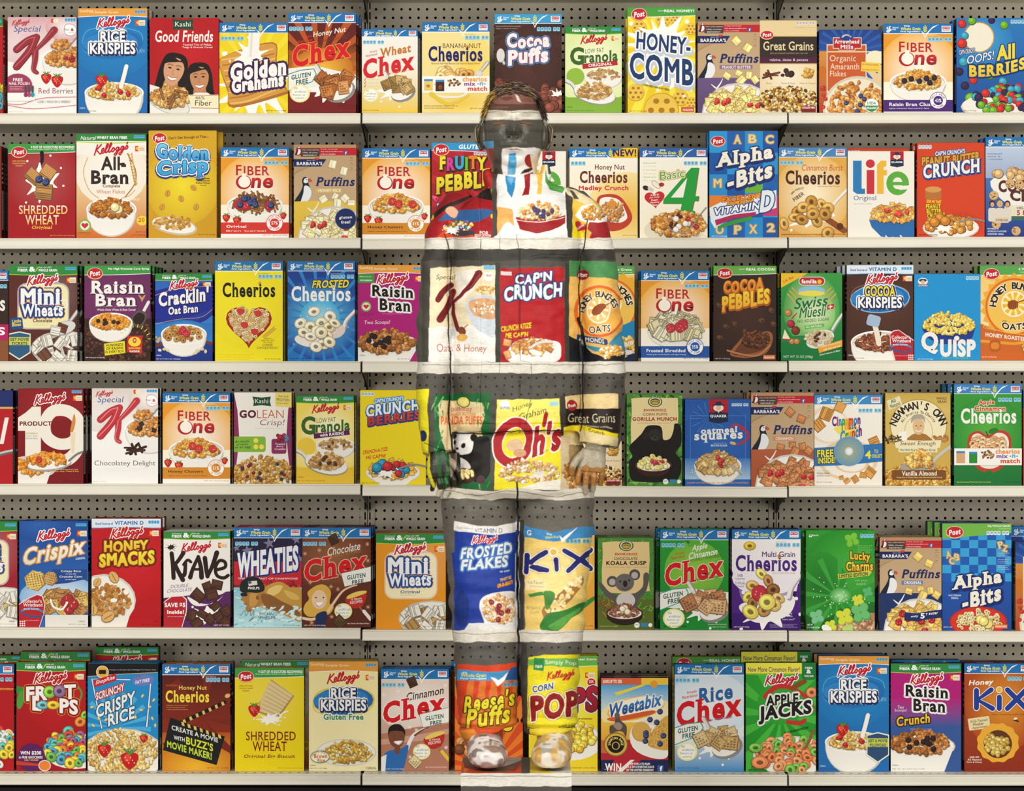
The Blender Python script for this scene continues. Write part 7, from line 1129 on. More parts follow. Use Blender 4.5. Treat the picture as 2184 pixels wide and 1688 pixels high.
def kix_real():
    H = A.H; R(0, 0, 100, H, 'f0b848', 'e8a438'); E(50, 60, 50, 50, 'f8dc90', c2='f0b848'); gm(); facts(64, 20, 34, 6)
    for ww, cc in ((11, 'f8f6f2'), (8, '1c2c74')):
        L([(10, 36), (10, 62)], ww, cc, 0); L([(32, 35), (12, 50), (34, 63)], ww, cc, 0); L([(48, 46), (48, 63)], ww, cc, 0); L([(64, 35), (94, 63)], ww, cc, 0); L([(94, 35), (62, 63)], ww, cc, 0)
    L([(40, 130), (70, 100), (80, 84)], 16, 'f0dc80', w2=8); L([(34, 136), (70, 126), (100, 106)], 14, '2c8c34', w2=5); netwt('NET WT 12 OZ (340g)', 74, 98, H-5)
def jacks_back(): apple_jacks()
def arrow_side(): amaranth()
# ---------------------------------------------------------------- cartons
def ink_mesh(name, V, F, Cc, mats, midx=None):
    me = bpy.data.meshes.new(name)
    me.from_pydata(V.tolist(), [], F)
    ca = me.color_attributes.new('ink', 'FLOAT_COLOR', 'POINT')
    ca.data.foreach_set('color', np.hstack([Cc, np.ones((len(Cc), 1))]).astype(np.float32).ravel())
    for m in mats: me.materials.append(m)
    return me
BOXY = {1: .022, 2: .022, 3: .022, 4: .022, 5: .03, 6: .08}
def carton_mesh(a, W, H, D, side, top):
    "board carton W x D x H, origin at the middle of its base, front at -y, printed with art a"
    s = W/100.0; c = .0012; hw = W/2; hd = D/2
    V = []; F = []; K = []
    def q(pts, col):
        k = len(V); V.extend(pts); F.append(tuple(range(k, k+len(pts)))); K.extend([LC(col)]*len(pts))
    # rounded vertical corners
    ring = [(-hw+c, -hd), (hw-c, -hd), (hw, -hd+c), (hw, hd-c), (hw-c, hd), (-hw+c, hd), (-hw, hd-c), (-hw, -hd+c)]
    for i in range(8):
        (x0, y0), (x1, y1) = ring[i], ring[(i+1) % 8]
        q([(x0, y0, 0), (x1, y1, 0), (x1, y1, H), (x0, y0, H)], side)
    q([(x, y, H) for x, y in ring], top); q([(x, y, 0) for x, y in ring[::-1]], side)
    # side panel print: pale facts panel and text lines
    rs = random.Random(int(W*1e5)+int(H*1e5))
    for sg in (-1, 1):
        x = sg*(hw+.0002)
        y0, y1 = -hd+D*.15, hd-D*.15
        def sp(za, zb, ya, yb, col):
            p = [(x, ya, za), (x, yb, za), (x, yb, zb), (x, ya, zb)]; q(p if sg > 0 else p[::-1], col)
        sp(H*.1, H*.52, y0, y1, _mix(side, 'ffffff', .35))
        for i in range(16): sp(H*(.12+i*.024), H*(.127+i*.024), y0+D*.05, y1-D*(.05+.2*rs.random()), '222222')
        for i in range(5): sp(H*(.6+i*.05), H*(.62+i*.05), y0, y1-D*.3*rs.random(), _mix(side, 'ffffff', .5))
    V = np.array(V); K = np.array(K)
    if a.V:
        AV = np.vstack(a.V); AC = np.vstack(a.C); AZ = np.concatenate(a.Z)
        dz = min(3e-5, 4.5e-3/max(a.top, 1)); TOPS.append(a.top)
        P3 = np.stack([AV[:, 0]*s-hw, -hd-.0002-AZ*dz, H-AV[:, 1]*s], 1)
        n = len(V); V = np.vstack([V, P3]); K = np.vstack([K, AC]); F = F+[tuple(i+n for i in f) for f in a.F]
    return ink_mesh('cereal_box', V, F, K, [M_PRINT])
def flap_mesh(W, D, top, txt):
    hw, hd = W/2, D/2; t = .0008; V = []; F = []; K = []
    def q(pts, col):
        k = len(V); V.extend(pts); F.append(tuple(range(k, k+len(pts)))); K.extend([LC(col)]*len(pts))
    pts = [(-hw+.002, -hd+.001), (hw-.002, -hd+.001), (hw-.004, hd*.45), (hw*.3, hd*.5), (hw*.25, hd*.62), (-hw*.25, hd*.62), (-hw*.3, hd*.5), (-hw+.004, hd*.45)]
    q([(x, y, t) for x, y in pts], top); n = len(pts)
    for i in range(n): (x0, y0), (x1, y1) = pts[i], pts[(i+1) % n]; q([(x0, y0, 0), (x1, y1, 0), (x1, y1, t), (x0, y0, t)], _mix(top, '000000', .25))
    q([(-hw*.6, -hd*.4, t+.0002), (-hw*.1, -hd*.4, t+.0002), (-hw*.1, 0, t+.0002), (-hw*.6, 0, t+.0002)], txt); q([(hw*.1, -hd*.5, t+.0002), (hw*.7, -hd*.5, t+.0002), (hw*.7, -hd*.2, t+.0002), (hw*.1, -hd*.2, t+.0002)], _mix(txt, top, .5))
    return ink_mesh('top_flap', np.array(V), F, np.array(K), [M_PRINT])
NBOX = 0
TOPS = []
def carton(row, x0, x1, yt, fn, label, side='6a5a48', top='8a7a60', nb=0, dx=0, D=.055, yoff=0.0, flap='e8e4dc', group=None):
    global NBOX
    NBOX += 1; rb = random.Random(NBOX)
    yf = BOXY[row]+yoff+rb.uniform(-.002, .003); xc = (x0+x1)/2; k = (DIST+yf)/FPX
    zs = shelf_z(row, min(max(xc, 5), 2175))+.0003; W = (x1-x0)*k; H = PZ(yt, yf)-zs; setA(Art(100.0, H/W*100)); rnd.seed(NBOX); fn()
    me = carton_mesh(A, W, H, D, side, top); fm = flap_mesh(W, D, top, flap)
    o = bpy.data.objects.new('cereal_box', me); C.objects.link(o); o.location = (PX(xc, yf), yf+D/2, zs); o.rotation_euler = (0, 0, math.radians(rb.uniform(-.35, .35)))
    f = bpy.data.objects.new('top_flap', fm); C.objects.link(f); f.parent = o; f.location = (0, 0, H+.0001)
    tag(o, label, 'cereal box', group or 'cereal boxes on the %s row' % ('first', 'second', 'third', 'fourth', 'fifth', 'bottom')[row-1])
    for i in range(nb):
        c = o.copy(); C.objects.link(c); c.location = (o.location.x+dx*k*(i+1)+rb.uniform(-.0015, .0015), o.location.y+(i+1)*(D+.0048)+rb.uniform(0, .002), zs); c.rotation_euler = (0, 0, 0)
        c['label'] = '%s box behind the %s' % (('second', 'third', 'fourth')[i], ' '.join(label.split()[:12]).rstrip(','))
        g = f.copy(); C.objects.link(g); g.parent = c
    return o
F1 = 'e0a040 d08c34 f0c478 c07c2c'
def _(f, *a, **k): return lambda: f(*a, **k)
sp_k_red = _(special_k, 'Red Berries', '9c2f3a', 'c86a70', '9c3a44', 'dcaab0', (('flake', 4, 4, 'b02c30'),), 'berry')
sp_k_choc = _(special_k, 'Chocolatey Delight', 'c8343c', 'e8a0a0', '4c342c', 'e0d4cc', (('sq', 7, 3.4, '3a2420'),), 'choc')
f1_honey = _(fiber_one, 'Honey Clusters', 'd88c28', '51', F1, (('berry', 3, 6, 'd03c30'),), tc='2c1c10')
gran_o = _(granola, 'e0eca8', '86b43c', 'ORIGINAL', 'b8242c', '3c5c1c', '94bc40')
gran_r = _(granola, 'f4dc5c', 'ecc438', 'with RAISINS', '5c1c54', '7c5c14', 'f0cc40')
BX = [  # many side colours are darkened with the shade between neighbouring cartons
 (1, -140, 6, 38, froot_side, 'red and green cereal box cut off at the left edge of the first row', 'a81820', 'a81820', 1),
 (1, 16.5, 163, 37, sp_k_red, 'pale pink cereal box with large crimson letter and strawberries, first row left', 'e8d8d8', 'e8d8d8', 1),
 (1, 167, 314, 18, _(krispies, 'blue'), 'tall blue cereal box with orange top band and rice bowl, first row left', '1c6cac', 'd89c3c', 1, 5),
 (1, 319.5, 466.5, 39, None, 'red cereal box with photo of two smiling dark-haired women', 'a81420', 'b01824', 1, 3),
 (1, 468, 614, 49, None, 'yellow cereal box with milk splashing on a wavy golden cereal square', 'd8b820', '2c74b8', 1),
 (1, 615, 759, 28, hn_chex, 'brown and orange cereal box with red slanted lettering and gluten free banner', '5c1c18', '2c74b8', 2, 4),
 (1, 772, 891, 62.5, wheat_chex, 'small white and yellow cereal box of woven wheat squares, beside left upright', '2c6c74', '2c74b8', 2, 3),
 (1, 900, 1044, 48, banana_ch, 'pale yellow cereal box with bananas and white mix-n-match strip', 'ecd890', '2c74b8', 2),
 (1, 1055, 1198, 30, cocoa_puffs, 'dark brown cereal box with chocolate balls, behind the head', '2c1814', '2c84b8', 1),
 (1, 1205.5, 1326, 57, gran_o, 'light green granola box with red ribbon and green apple', '3c7c34', '2c7c3c', 2),
 (1, 1338.7, 1483, 16, honeycomb, 'tall yellow cereal box with big navy tilted lettering, tallest on the first row', 'e0c040', '4a9c3c', 1, -4),
 (1, 1488, 1621, 46, _(puffins, 'PEANUT BUTTER', '8c6c8c', 'f4ecf0', '6c5484', '5c4874', 'f0d488 e8c878', (('flake', 6, 6, 'd03838'),)), 'tan cereal box with seabird and purple lower half, first row', '8c6c4c', 'a8845c', 1, -3),
 (1, 1620.6, 1742, 44, great_grains, 'cream cereal box with dark brown band and scattered granola, first row', 'c8a870', 'd8bc8c', 1, -2),
 (1, 1747, 1880, 64, amaranth, 'blue-topped cereal box with rust orange panel and blueberry flakes, first row', '1c3c7c', '1c3f8a', 1, -3),
 (1, 1884.7, 2032, 51, _(fiber_one, 'Raisin Bran Clusters', '4c2878', '43', F1, (('ball', 6, 4, '2c2430'),), sub2='Lightly sweetened wheat and bran flakes', extra='sh'), 'orange cereal box with purple lower band and raisin flakes bowl', 'd8a860', '2c74b8', 1, -3),
 (1, 2040, 2190, 39, all_berries, 'deep blue cereal box covered in coloured berry balls, right end of first row', '1c2c5c', '2068a8', 1, -4),
 (2, -140, 3, 312, _(sliver, '7c2820'), 'brown-sided cereal box cut off at the left edge of the second row', '3c1c18', '5c2420', 1),
 (2, 17.6, 161, 307, _(shredded, 'a8141c', ('fbf4d8', 'f0c850'), 'e8b860', 'Original', 'f0c850', 1), 'red cereal box with shredded wheat pillows and blueberries on a spoon', '8c1018', '3c8c40', 1),
 (2, 163, 312, 286, all_bran, 'white and orange cereal box with wheat ear and banana flakes bowl', '4a2c14', '2c7c3c', 1),
 (2, 317, 462, 279, golden_crisp, 'golden yellow cereal box with big puffy sky blue lettering', 'c89820', 'd0a428', 1, 9),
 (2, 471, 616, 315, _(fiber_one, 'Original', 'd8382c', '57', 'a0642c 8c5420 b87c40', (('berry', 3, 7, 'c8283c'), ('blue', 7, 5, '46588f')), kind='stick', sub2='Bran Cereal', nw='NET WT 1 LB 0.2 OZ (459g)', sz=4.4), 'orange and white cereal box with red lower band and twig cereal, raspberries', 'c88c40', '2c74b8', 1, 3),
 (2, 627, 760, 309, _(puffins, 'HONEY RICE', 'd8b868', 'fbf6e4', 'e8c84c', 'e0b83c', 'f4e4b8 ecd8a0', (('flake', 5, 6, 'c83838'),), 'gf'), 'tan cereal box with seabird and gluten free disc, yellow lower half', '8c6c4c', 'b08c64', 1, 3),
 (2, 772.6, 917, 317, f1_honey, 'orange cereal box with strawberry flakes bowl and honey band, second row', 'c88c40', '2c74b8', 1, 3),
 (2, 920.8, 1065, 305, fruity, "red cereal box with rainbow lettering behind the person's shoulder", '7c1018', '2c88c0', 0),
 (2, 1062+5, 1207, 323, life, 'white cereal box with large green e, half hidden behind the neck', 'd8d0c0', 'e0d8c8', 0),
 (2, 1214.8, 1360, 316, medley, 'cream cereal box with yellow corner flash and red heart-shaped bowl', 'e0c878', 'c8b040', 1, -2),
 (2, 1364.6, 1509, 316, basic4, 'cream cereal box with a giant green numeral and red heart', 'd8ccb0', '2c64a4', 1, -2),
 (2, 1513, 1659, 280, alphabits, 'blue checkered cereal box with cookie letters around its edge, second row', '1c3c7c', '2c88cc', 1, -3),
 (2, 1661, 1806, 315, cinn_burst, 'caramel cereal box with oat rings on a spoon and cinnamon sticks', 'b88440', '4a7cb0', 1, -2),
 (2, 1808, 1950, 323, life, 'white cereal box with multicoloured giant letters and blue bowl, right side', 'e0d8c8', 'e0d8c8', 0),
 (2, 1956, 2100, 305, _(capn, 'd84420', 'pb', 0, 0, 'NET WT 12.5 OZ (355g)', 'c88430 b87424 d89c48', ()), 'orange-red cereal box with navy-outlined white lettering and peanut butter jar', '7c2014', 'c03c1c', 1, -5),
 (2, 2102, 2247, 293, cookie_crisp, 'blue cereal box with round chocolate chip cookies, right end of second row', '1c3c74', '2c74b8', 1, -5),
 (3, -125, 18, 578, cocoa_side, 'dark brown and magenta cereal box at the left edge of the third row', '2c1814', '2c84b8', 1),
 (3, 19.5, 165, 566, _(mini_wheats, '5c2820', 'f4ecb4', 'Chocolate', '5c2c1c', '1c3c84', 1, '5c3424 6c4430'), 'brown cereal box with cream arched panel and frosted chocolate squares', '1c1814', '2c7c3c', 2, 4),
 (3, 180, 321, 567, post_raisin, 'purple cereal box with heaped raisins and scoop, third row', '14100e', '3c8c44', 3, 3),
 (3, 331, 453, 584, cracklin, 'small deep blue cereal box with ring cereal in white bowl', '101c3c', '2c7c3c', 1, 2),
 (3, 458.8, 603, 558, cheerios_yellow, 'bright yellow cereal box with heart-shaped red bowl of rings', 'c8a820', '2c74b8', 1, 2),
 (3, 613.7, 757, 558, frosted_ch, 'royal blue cereal box with sugared rings tumbling from a spoon', '14285c', '2c74b8', 1, 2),
 (3, 763.6, 908, 566, k_raisin, "magenta cereal box with black lettering beside the person's left-hand sleeve", '8c1460', 'd89c3c', 0),
 (3, 1209, 1353, 568, _(honey_bunches, 'ALMONDS', 'f', 'r'), "cereal box with orange sun rim and blue wave, showing past the right sleeve", '142448', '4c9c48', 1, -2),
 (3, 1367, 1513, 578, _(fiber_one, 'Frosted Shredded Wheat', '2858a8', '35', 'ece4c4 e0d8b0 d8cca0', (('berry', 5, 7, 'c83844'),), kind='shred', extra='sh', sub2='Whole grain wheat biscuits with light frosting', nw='NET WT 15.1 OZ (428g)', sz=9), 'orange cereal box with blue lower band and frosted biscuits, raspberries', '141210', '2c74b8', 1, -3),
 (3, 1521.8, 1656, 568, cocoa_pebbles, 'dark brown cereal box with chunky orange stone-like lettering', '1c1210', '5ca044', 2, -2),
 (3, 1665.7, 1796, 583, muesli, 'green cereal box with yellow corner, red oval logo and small flag', '14301c', '2c8c3c', 1, -3),
 (3, 1806, 1948, 566, _(krispies, 'cocoa'), 'brown cereal box with white and yellow lettering on blue oval, third row', '1c1210', 'a8bcd0', 2, -6),
 (3, 1950, 2091, 585, quisp, 'cyan cereal box with big white lettering and dark blue bowl', '0c2c3c', '147cb4', 1, -2),
 (3, 2090, 2236, 567, _(honey_bunches, 'HONEY ROASTED', 'f', 'c'), 'orange cereal box with sunburst disc and honey dipper, right end of third row', '6c1c14', '4c9c48', 1, -6),
 (4, -115, 27.5, 834, _(sliver, 'b81820', '1c2c6c', 0, 0, big_a), 'red cereal box with navy top at the left edge of the fourth row', '1c0c0c', '14205c', 1, 4),
 (4, 38.5, 178, 830, product19, 'dark red cereal box with giant cream numerals', '2c1414', '8c1820', 2, 3),
 (4, 196, 337, 829, sp_k_choc, 'white cereal box with large red letter and chocolate curls', '1c1818', 'e0d8d0', 1, 3),
 (4, 347, 491, 839, f1_honey, 'orange cereal box with strawberry flakes bowl and honey band, fourth row', '141210', '2c74b8', 1, 2),
 (4, 499, 622, 838, golean, 'white cereal box with curved purple sides and clustered granola', '4c1434', 'e0dccc', 1, 2),
 (4, 632, 755, 844, gran_r, 'yellow granola box with purple ribbon and spoonful of raisin granola', '14100c', '2c7c3c', 1, 2),
 (4, 768, 908, 833, _(capn, 'f0d81c', 'cb', 0, 0, 'NET WT 13 OZ (370g)', 'e0b048 d09c38', (('ball', 10, 5.5, '2c8cb0'), ('ball', 8, 5.5, 'b82c30'))), "yellow cereal box with red and white lettering beside the person's left-hand cuff", 'c8a820', 'e0cc2c', 0),
 (4, 1205, 1326, 850, great_grains, 'cream and granola box bottom showing beside the hanging right-hand fingers', 'c8a870', 'd8bc8c', 0),
 (4, 1336.8, 1455, 841, gorilla, 'green leafy cereal box with black gorilla and brown bowl', '2c5c28', '3c8c34', 1, -1),
 (4, 1461, 1601, 852, oat_sq, 'blue cereal box with hat portrait crest and red heart outline', '1c2c54', '2458ac', 1, -2),
 (4, 1602, 1735.6, 838, _(puffins, 'CINNAMON', 'd08868', 'fbf0e4', 'b8603c', 'a8502c', 'b87848 c88858', (('flake', 6, 6, 'c82c34'),)), 'tan cereal box with seabird and rust lower half, fourth row', '8c6c4c', 'a8845c', 2, -5),
 (4, 1737, 1881.6, 843, cin_toast, 'white cereal box with rainbow lettering and a blue free disc banner', 'd8d0c0', '2c7cb8', 1),
 (4, 1888, 2027, 839, newman, 'mustard gold cereal box with arched lettering and small portrait', '6c5420', 'c8a850', 1, -2),
 (4, 2035, 2179, 820, apple_cinn_ch, 'green cereal box with apple-shaped red bowl and white strip', '143c1c', '2c74b8', 2, -7),
 (4, 2182, 2320, 836, _(sliver, 'b83030', '2c4c9c'), 'sliver of a red and blue cereal box at the right edge, fourth row', '6c1c24', '2c4c9c', 0),
 (5, -108, 37, 1113, mini_red, 'red cereal box with cream panel at the left edge of the fifth row', '5c1020', '2c7c3c', 1, 4),
 (5, 41, 188, 1112, crispix, 'dark blue cereal box with white and orange slanted script and hexagon pieces', '14204c', '1c4484', 1, 3),
 (5, 195.6, 343, 1107, smacks, 'bright red cereal box with yellow lettering and puffed wheat bowl', '6c1018', 'a8181c', 1, 3),
 (5, 349, 491, 1134, krave, 'white cereal box with dripping chocolate letters and red corner offer', '282420', 'e0dcd4', 2, 2),
 (5, 498.7, 643.6, 1126, wheaties, 'star-spangled cereal box with swimmer in black cap', '7c2428', 'a83438', 2, 2),
 (5, 644.5, 790.6, 1126, choc_chex, 'brown cereal box with blonde cartoon woman and gluten free flag', '2c1810', '5c2c20', 2, 2),
 (5, 802, 950.5, 1139, _(mini_wheats, 'e8961c', 'f8f0c4', 'Original', '1c4c94', '1c4c9c', 0, 'b8945c a88448'), 'orange cereal box with cream arched panel and frosted wheat squares', 'b0702c', 'b8743c', 2, -1),
 (5, 963.5, 1106, 1112, ff_real, "blue cereal box mostly hidden behind the person's left-hand leg", '14307c', 'c8d4e0', 0),
 (5, 1124, 1268, 1123, kix_real, "yellow-orange cereal box mostly hidden behind the person's right-hand leg", 'd89c38', '2c74b8', 1, 0),
 (5, 1275, 1394, 1148, _(gorilla, 'k'), 'leafy green and tan cereal box with grey koala', '2c3c1c', '5c7c44', 2, -2),
 (5, 1408, 1553.5, 1130, apple_chex, 'green cereal box with apple shape, red lettering and milk spoon', '14501c', '24842c', 1, -9),
 (5, 1561, 1707.5, 1130, multigrain, 'white and purple cereal box with rings and one raspberry', '1c1430', '241840', 1, -1),
 (5, 1719, 1865.5, 1132, lucky, 'green cereal box with four-leaf clovers and yellow lettering', '5c4c28', '3c9c34', 1, -9),
 (5, 1876.5, 2008, 1147, _(puffins, 'ORIGINAL', '6c80a8', 'ffffff', '1c3468', '1c3060', 'e8c06c d8ac54', (('berry', 6, 6, 'b81c30'),), 'sugar'), 'tan cereal box with seabird and navy lower half, fifth row', '6c5438', 'a8845c', 2, -9),
 (5, 2009.5, 2157, 1117, alpha2, 'blue checkered cereal box with green top and red bowl, fifth row', '142454', '1c3c7c', 2, -10),
 (5, 2166, 2300, 1157, arrow_side, 'blue-topped cereal box with orange panel cut off at right edge, fifth row', '6c5c40', '1c3f7c', 0),
 (6, -115, 30, 1418, red_loops, 'red cereal box with blue band at the left edge of the bottom row', '4c1014', 'a82024', 0),
 (6, 35, 183, 1413, froot, 'red cereal box with coloured fruit rings in its lettering, bottom row', '6c1018', 'a01820', 0),
 (6, 187, 337, 1416, crispy_rice, 'sky blue and black-topped cereal box with strawberries in rice cereal', '14486c', '1c7cb8', 1, 2),
 (6, 346, 491, 1418, hn_ch, 'maroon cereal box with black film clapperboard', '2c1410', 'b87434', 1, 3),
 (6, 501, 648.5, 1426, _(shredded, 'f0d80c', '7c1c14', '8c5c14', 'Original Big Biscuit', '8c3c14', 2), 'yellow cereal box with one large shredded biscuit and strawberry', '6c5410', 'b88c2c', 0),
 (6, 659, 806, 1412, _(krispies, 'gf'), 'pale cream cereal box with blue oval and gluten free lettering', '8c7c4c', 'd8bc68', 1, -2),
 (6, 812.8, 957, 1428, cinn_chex, 'pinkish beige cereal box with cartoon man in a blue shirt', '3c2420', '2c74b4', 1, 4),
 (6, 970, 1115, 1425, reeses, "orange cereal box with yellow lettering hidden behind the left-hand leg", '7c2c14', '2c74b8', 1, 0),
 (6, 1128, 1274.6, 1400, corn_pops, "bright yellow cereal box with red lettering showing past the right-hand leg", 'c8b020', 'd8c828', 1, 0),
 (6, 1282, 1425, 1447, weetabix, 'short cereal box with biscuits, blueberries and a bronze shield', '1c1c2c', '1c1c3c', 2, 1),
 (6, 1439, 1586.6, 1418, rice_chex, 'white and light blue cereal box with red lettering and spoon of rice squares', '143c5c', '2468a0', 0),
 (6, 1590.6, 1740, 1415, apple_jacks, 'green cereal box with black lettering and yellow top banner', '14501c', '2c7c2c', 0),
 (6, 1746, 1896, 1400, _(krispies, 'blue2'), 'tall blue cereal box with orange top band, bottom row right', '14406c', '1c68a4', 1, -6),
 (6, 1900, 2050, 1416, _(k_raisin, 1), 'magenta to blue cereal box with black lettering and green band', '142c4c', '1c2c54', 0),
 (6, 2056.7, 2200, 1416, honey_kix, 'rust brown cereal box with blue rounded lettering, right end of bottom row', '4c1814', '5c2024', 1, -2),
]
def friends():
    H = A.H; R(0, 0, 100, H, 'b8141c'); E(60, 50, 60, 50, 'c81c24', c2='b4121a'); kashi(48, 9, 32, 16); T('Good Friends', 50, 26, 84, 17, 'f8f4ee', b=.02, k=.08); T('Toasted Trio of Flakes,', 69, 38.5, 42, 3.2, 'f8ece4', b=.01); T('Twigs & Granola Cereal', 69, 42.5, 44, 3.2, 'f8ece4', b=.01)
    def head(x, y, s, a, hair, sk):
        c, d = math.cos(math.radians(a)), math.sin(math.radians(a))
        def q(pts): return [(x+(u*c-v*d)*s, y+(u*d+v*c)*s) for u, v in pts]
        P(q([(0, -24), (14, -20), (20, -4), (22, 22), (28, 50), (-20, 50), (-22, 22), (-20, -4), (-14, -20)]), hair, 1); P(q([(-9, 14), (9, 14), (12, 34), (-12, 34)]), _mix(sk, '000000', .15)); P(q([(-14, -8), (-8, -16), (6, -16), (14, -8), (14, 6), (8, 19), (0, 24), (-8, 19), (-14, 6)]), sk, 1)
        P(q([(-15, -6), (-8, -20), (4, -14), (12, -16), (15, -4), (10, -12), (-2, -10), (-10, -8)]), hair, 1)
        for u in (-6, 6): P(q([(u-3.4, -1), (u, -2.6), (u+3.4, -1), (u, .4)]), '2c1812'); L(q([(u-4, -5), (u, -6.4), (u+4, -5)]), .8*s, '2c1812')
        L(q([(0, 1), (-1.5, 7), (2, 7.6)]), .7*s, 'a86c48'); P(q([(-7, 11), (0, 12.4), (7, 11), (3, 16), (-3, 16)]), 'fdf8f2', 1); L(q([(-7.5, 10.8), (0, 12.4), (7.5, 10.8)]), .9*s, 'b8504c'); L(q([(-5, 15), (0, 17), (5, 15)]), 1*s, 'b8504c')
    head(35, 74, 1.0, 12, '1c120e', 'd8a078'); P([(0, 96), (14, 100), (20, 122), (0, 122)], 'f0ece8', 0); head(72, 86, .92, -2, '1c120e', 'c88c60'); P([(54, 118), (66, 108), (84, 108), (98, 118), (98, 128), (54, 128)], 'f4f0ec', 0)
    R(0, 122, 100, H, 'f4eee4'); E(28, 124, 32, 14, 'a8c0b8', 20); E(28, 124, 30.5, 13, 'e8e4d8', 20); pile(30, 116, 27, 13, 'flake', 60, 6.5, 'c8964c b47c38 dcb070', (('stick', 5, 6, 'a06c3c'),), 5, 6); P([(56, 111), (100, 111), (100, 131), (60, 129)], 'f4ecc4'); T('46%', 73, 115.5, 14, 5, '3c2c1c', b=0); T('Fiber', 78, 123, 24, 8, '3c2c1c', b=.0); L([(58, 112), (100, 112)], .6, 'b82430', 0); L([(60, 130), (100, 131)], .6, 'b82430', 0)
def grahams():
    H = A.H; R(0, 0, 100, H, 'f0d418'); rays(50, 80, 100, 'f4e030', 20, .4); gm(h=15); facts(2, 20, 34, 6); splash(52, 92, 46, seed=4, sy=.95, n=13, dr=8)
    P([(4, 50), (78, 28), (84, 60), (98, 96), (98, 104), (20, 124), (12, 100), (2, 70)], 'b0702c', 1); P([(5, 50), (77, 30), (82, 60), (95, 95), (94, 101), (20, 120), (13, 98), (3, 70)], 'd89c44', 1)
    for i in range(9): L([(4+i*1.6, 54+i*8), (28+i*1.8, 50+i*8), (52+i*1.6, 44+i*7.6), (78+i*1.5, 38+i*7)], 2.2, 'b87830' if i % 2 else 'ecc06c')
    splash(46, 48, 22, seed=7, sy=.85, n=10); P([(43, 14), (60, 14), (56, 50), (40, 52)], 'f8f5ee'); P([(46, 14), (49, 14), (47, 50), (44, 50)], 'e4e0d8')
    o = ((3.4, '3c1c4c'),); T('Golden', 57, 68, 82, 27, 'fbf8f4', s_=.12, b=.08, f=.5, o=o); T('Grahams', 56, 87, 76, 22, 'fbf8f4', s_=.14, b=.08, f=.5, o=o); T('Golden', 57, 68, 82, 27, 'fbf8f4', s_=.12, b=.08, f=.5); T('cereal', 79, 94, 10, 2.4, '3c1c10'); netwt('NET WT 12 OZ (340g)', 68, 97, H-4)
for b in BX:
    b = list(b)
    if b[4] is None: b[4] = friends if b[1] == 319.5 else grahams
    carton(*b)
# taller or different products standing behind the front boxes
bandred = _(froot)
GB = 'cereal boxes standing at the back'
carton(6, 44, 192, 1391, bandred, 'red box with green fiber band standing behind the fruit ring box', '6c1018', 'a01820', 0, yoff=.062, group=GB)
carton(6, -60, 44, 1399, bandred, 'red and green box behind the boxes at the bottom left corner', '5c1018', '8c1820', 0, yoff=.062, group=GB)
carton(6, 205, 338, 1381, bandred, 'dark box with green fiber band behind the sky blue rice box', '3c1414', '3c1418', 0, yoff=.14, group=GB)
carton(6, 514, 660, 1410, all_bran, 'box with green wheat bran band behind the yellow biscuit box', '4a3414', 'd8d0c0', 0, yoff=.062, group=GB)
carton(6, 1434, 1580, 1402, honeycomb, 'yellow and green box behind the white and light blue box', '6c5c14', 'a88c1c', 0, yoff=.062, group=GB)
carton(6, 1581, 1730, 1391, apple_jacks, 'second green box with yellow banner rising behind the green one', '14401c', '1c5c24', 0, yoff=.062, group=GB)
carton(6, 1901, 2047, 1409, rice_chex, 'blue-topped box behind the magenta to blue box on the bottom row', '143c5c', '2474ac', 0, yoff=.062, group=GB)
carton(2, 1806, 1938, 317, _(capn, 'd84420', 'pb', 0, 0, 'NET WT 12.5 OZ (355g)', 'c88430 b87424 d89c48', ()), 'orange-red box peeking over the white box with giant letters', '7c2014', 'c03c1c', 0, yoff=.062, group=GB)
carton(5, 2157, 2300, 1124, frosted_ch, 'navy box with blue band at the far right back of the fifth row', '14285c', '2c74b8', 0, yoff=.07, group=GB)
carton(6, 962, 1104, 1411, reeses, 'orange-topped box just visible behind the orange cereal box', '7c2c14', '9c3c24', 0, yoff=.12, group=GB)
# ---------------------------------------------------------------- the painted man on his plinth
YM = -1.15
def M(px, py, y=YM):
    k = (DIST+y)/FPX
    return Vector(((px-1092)*k, y, ZC+(HOR-py)*k))
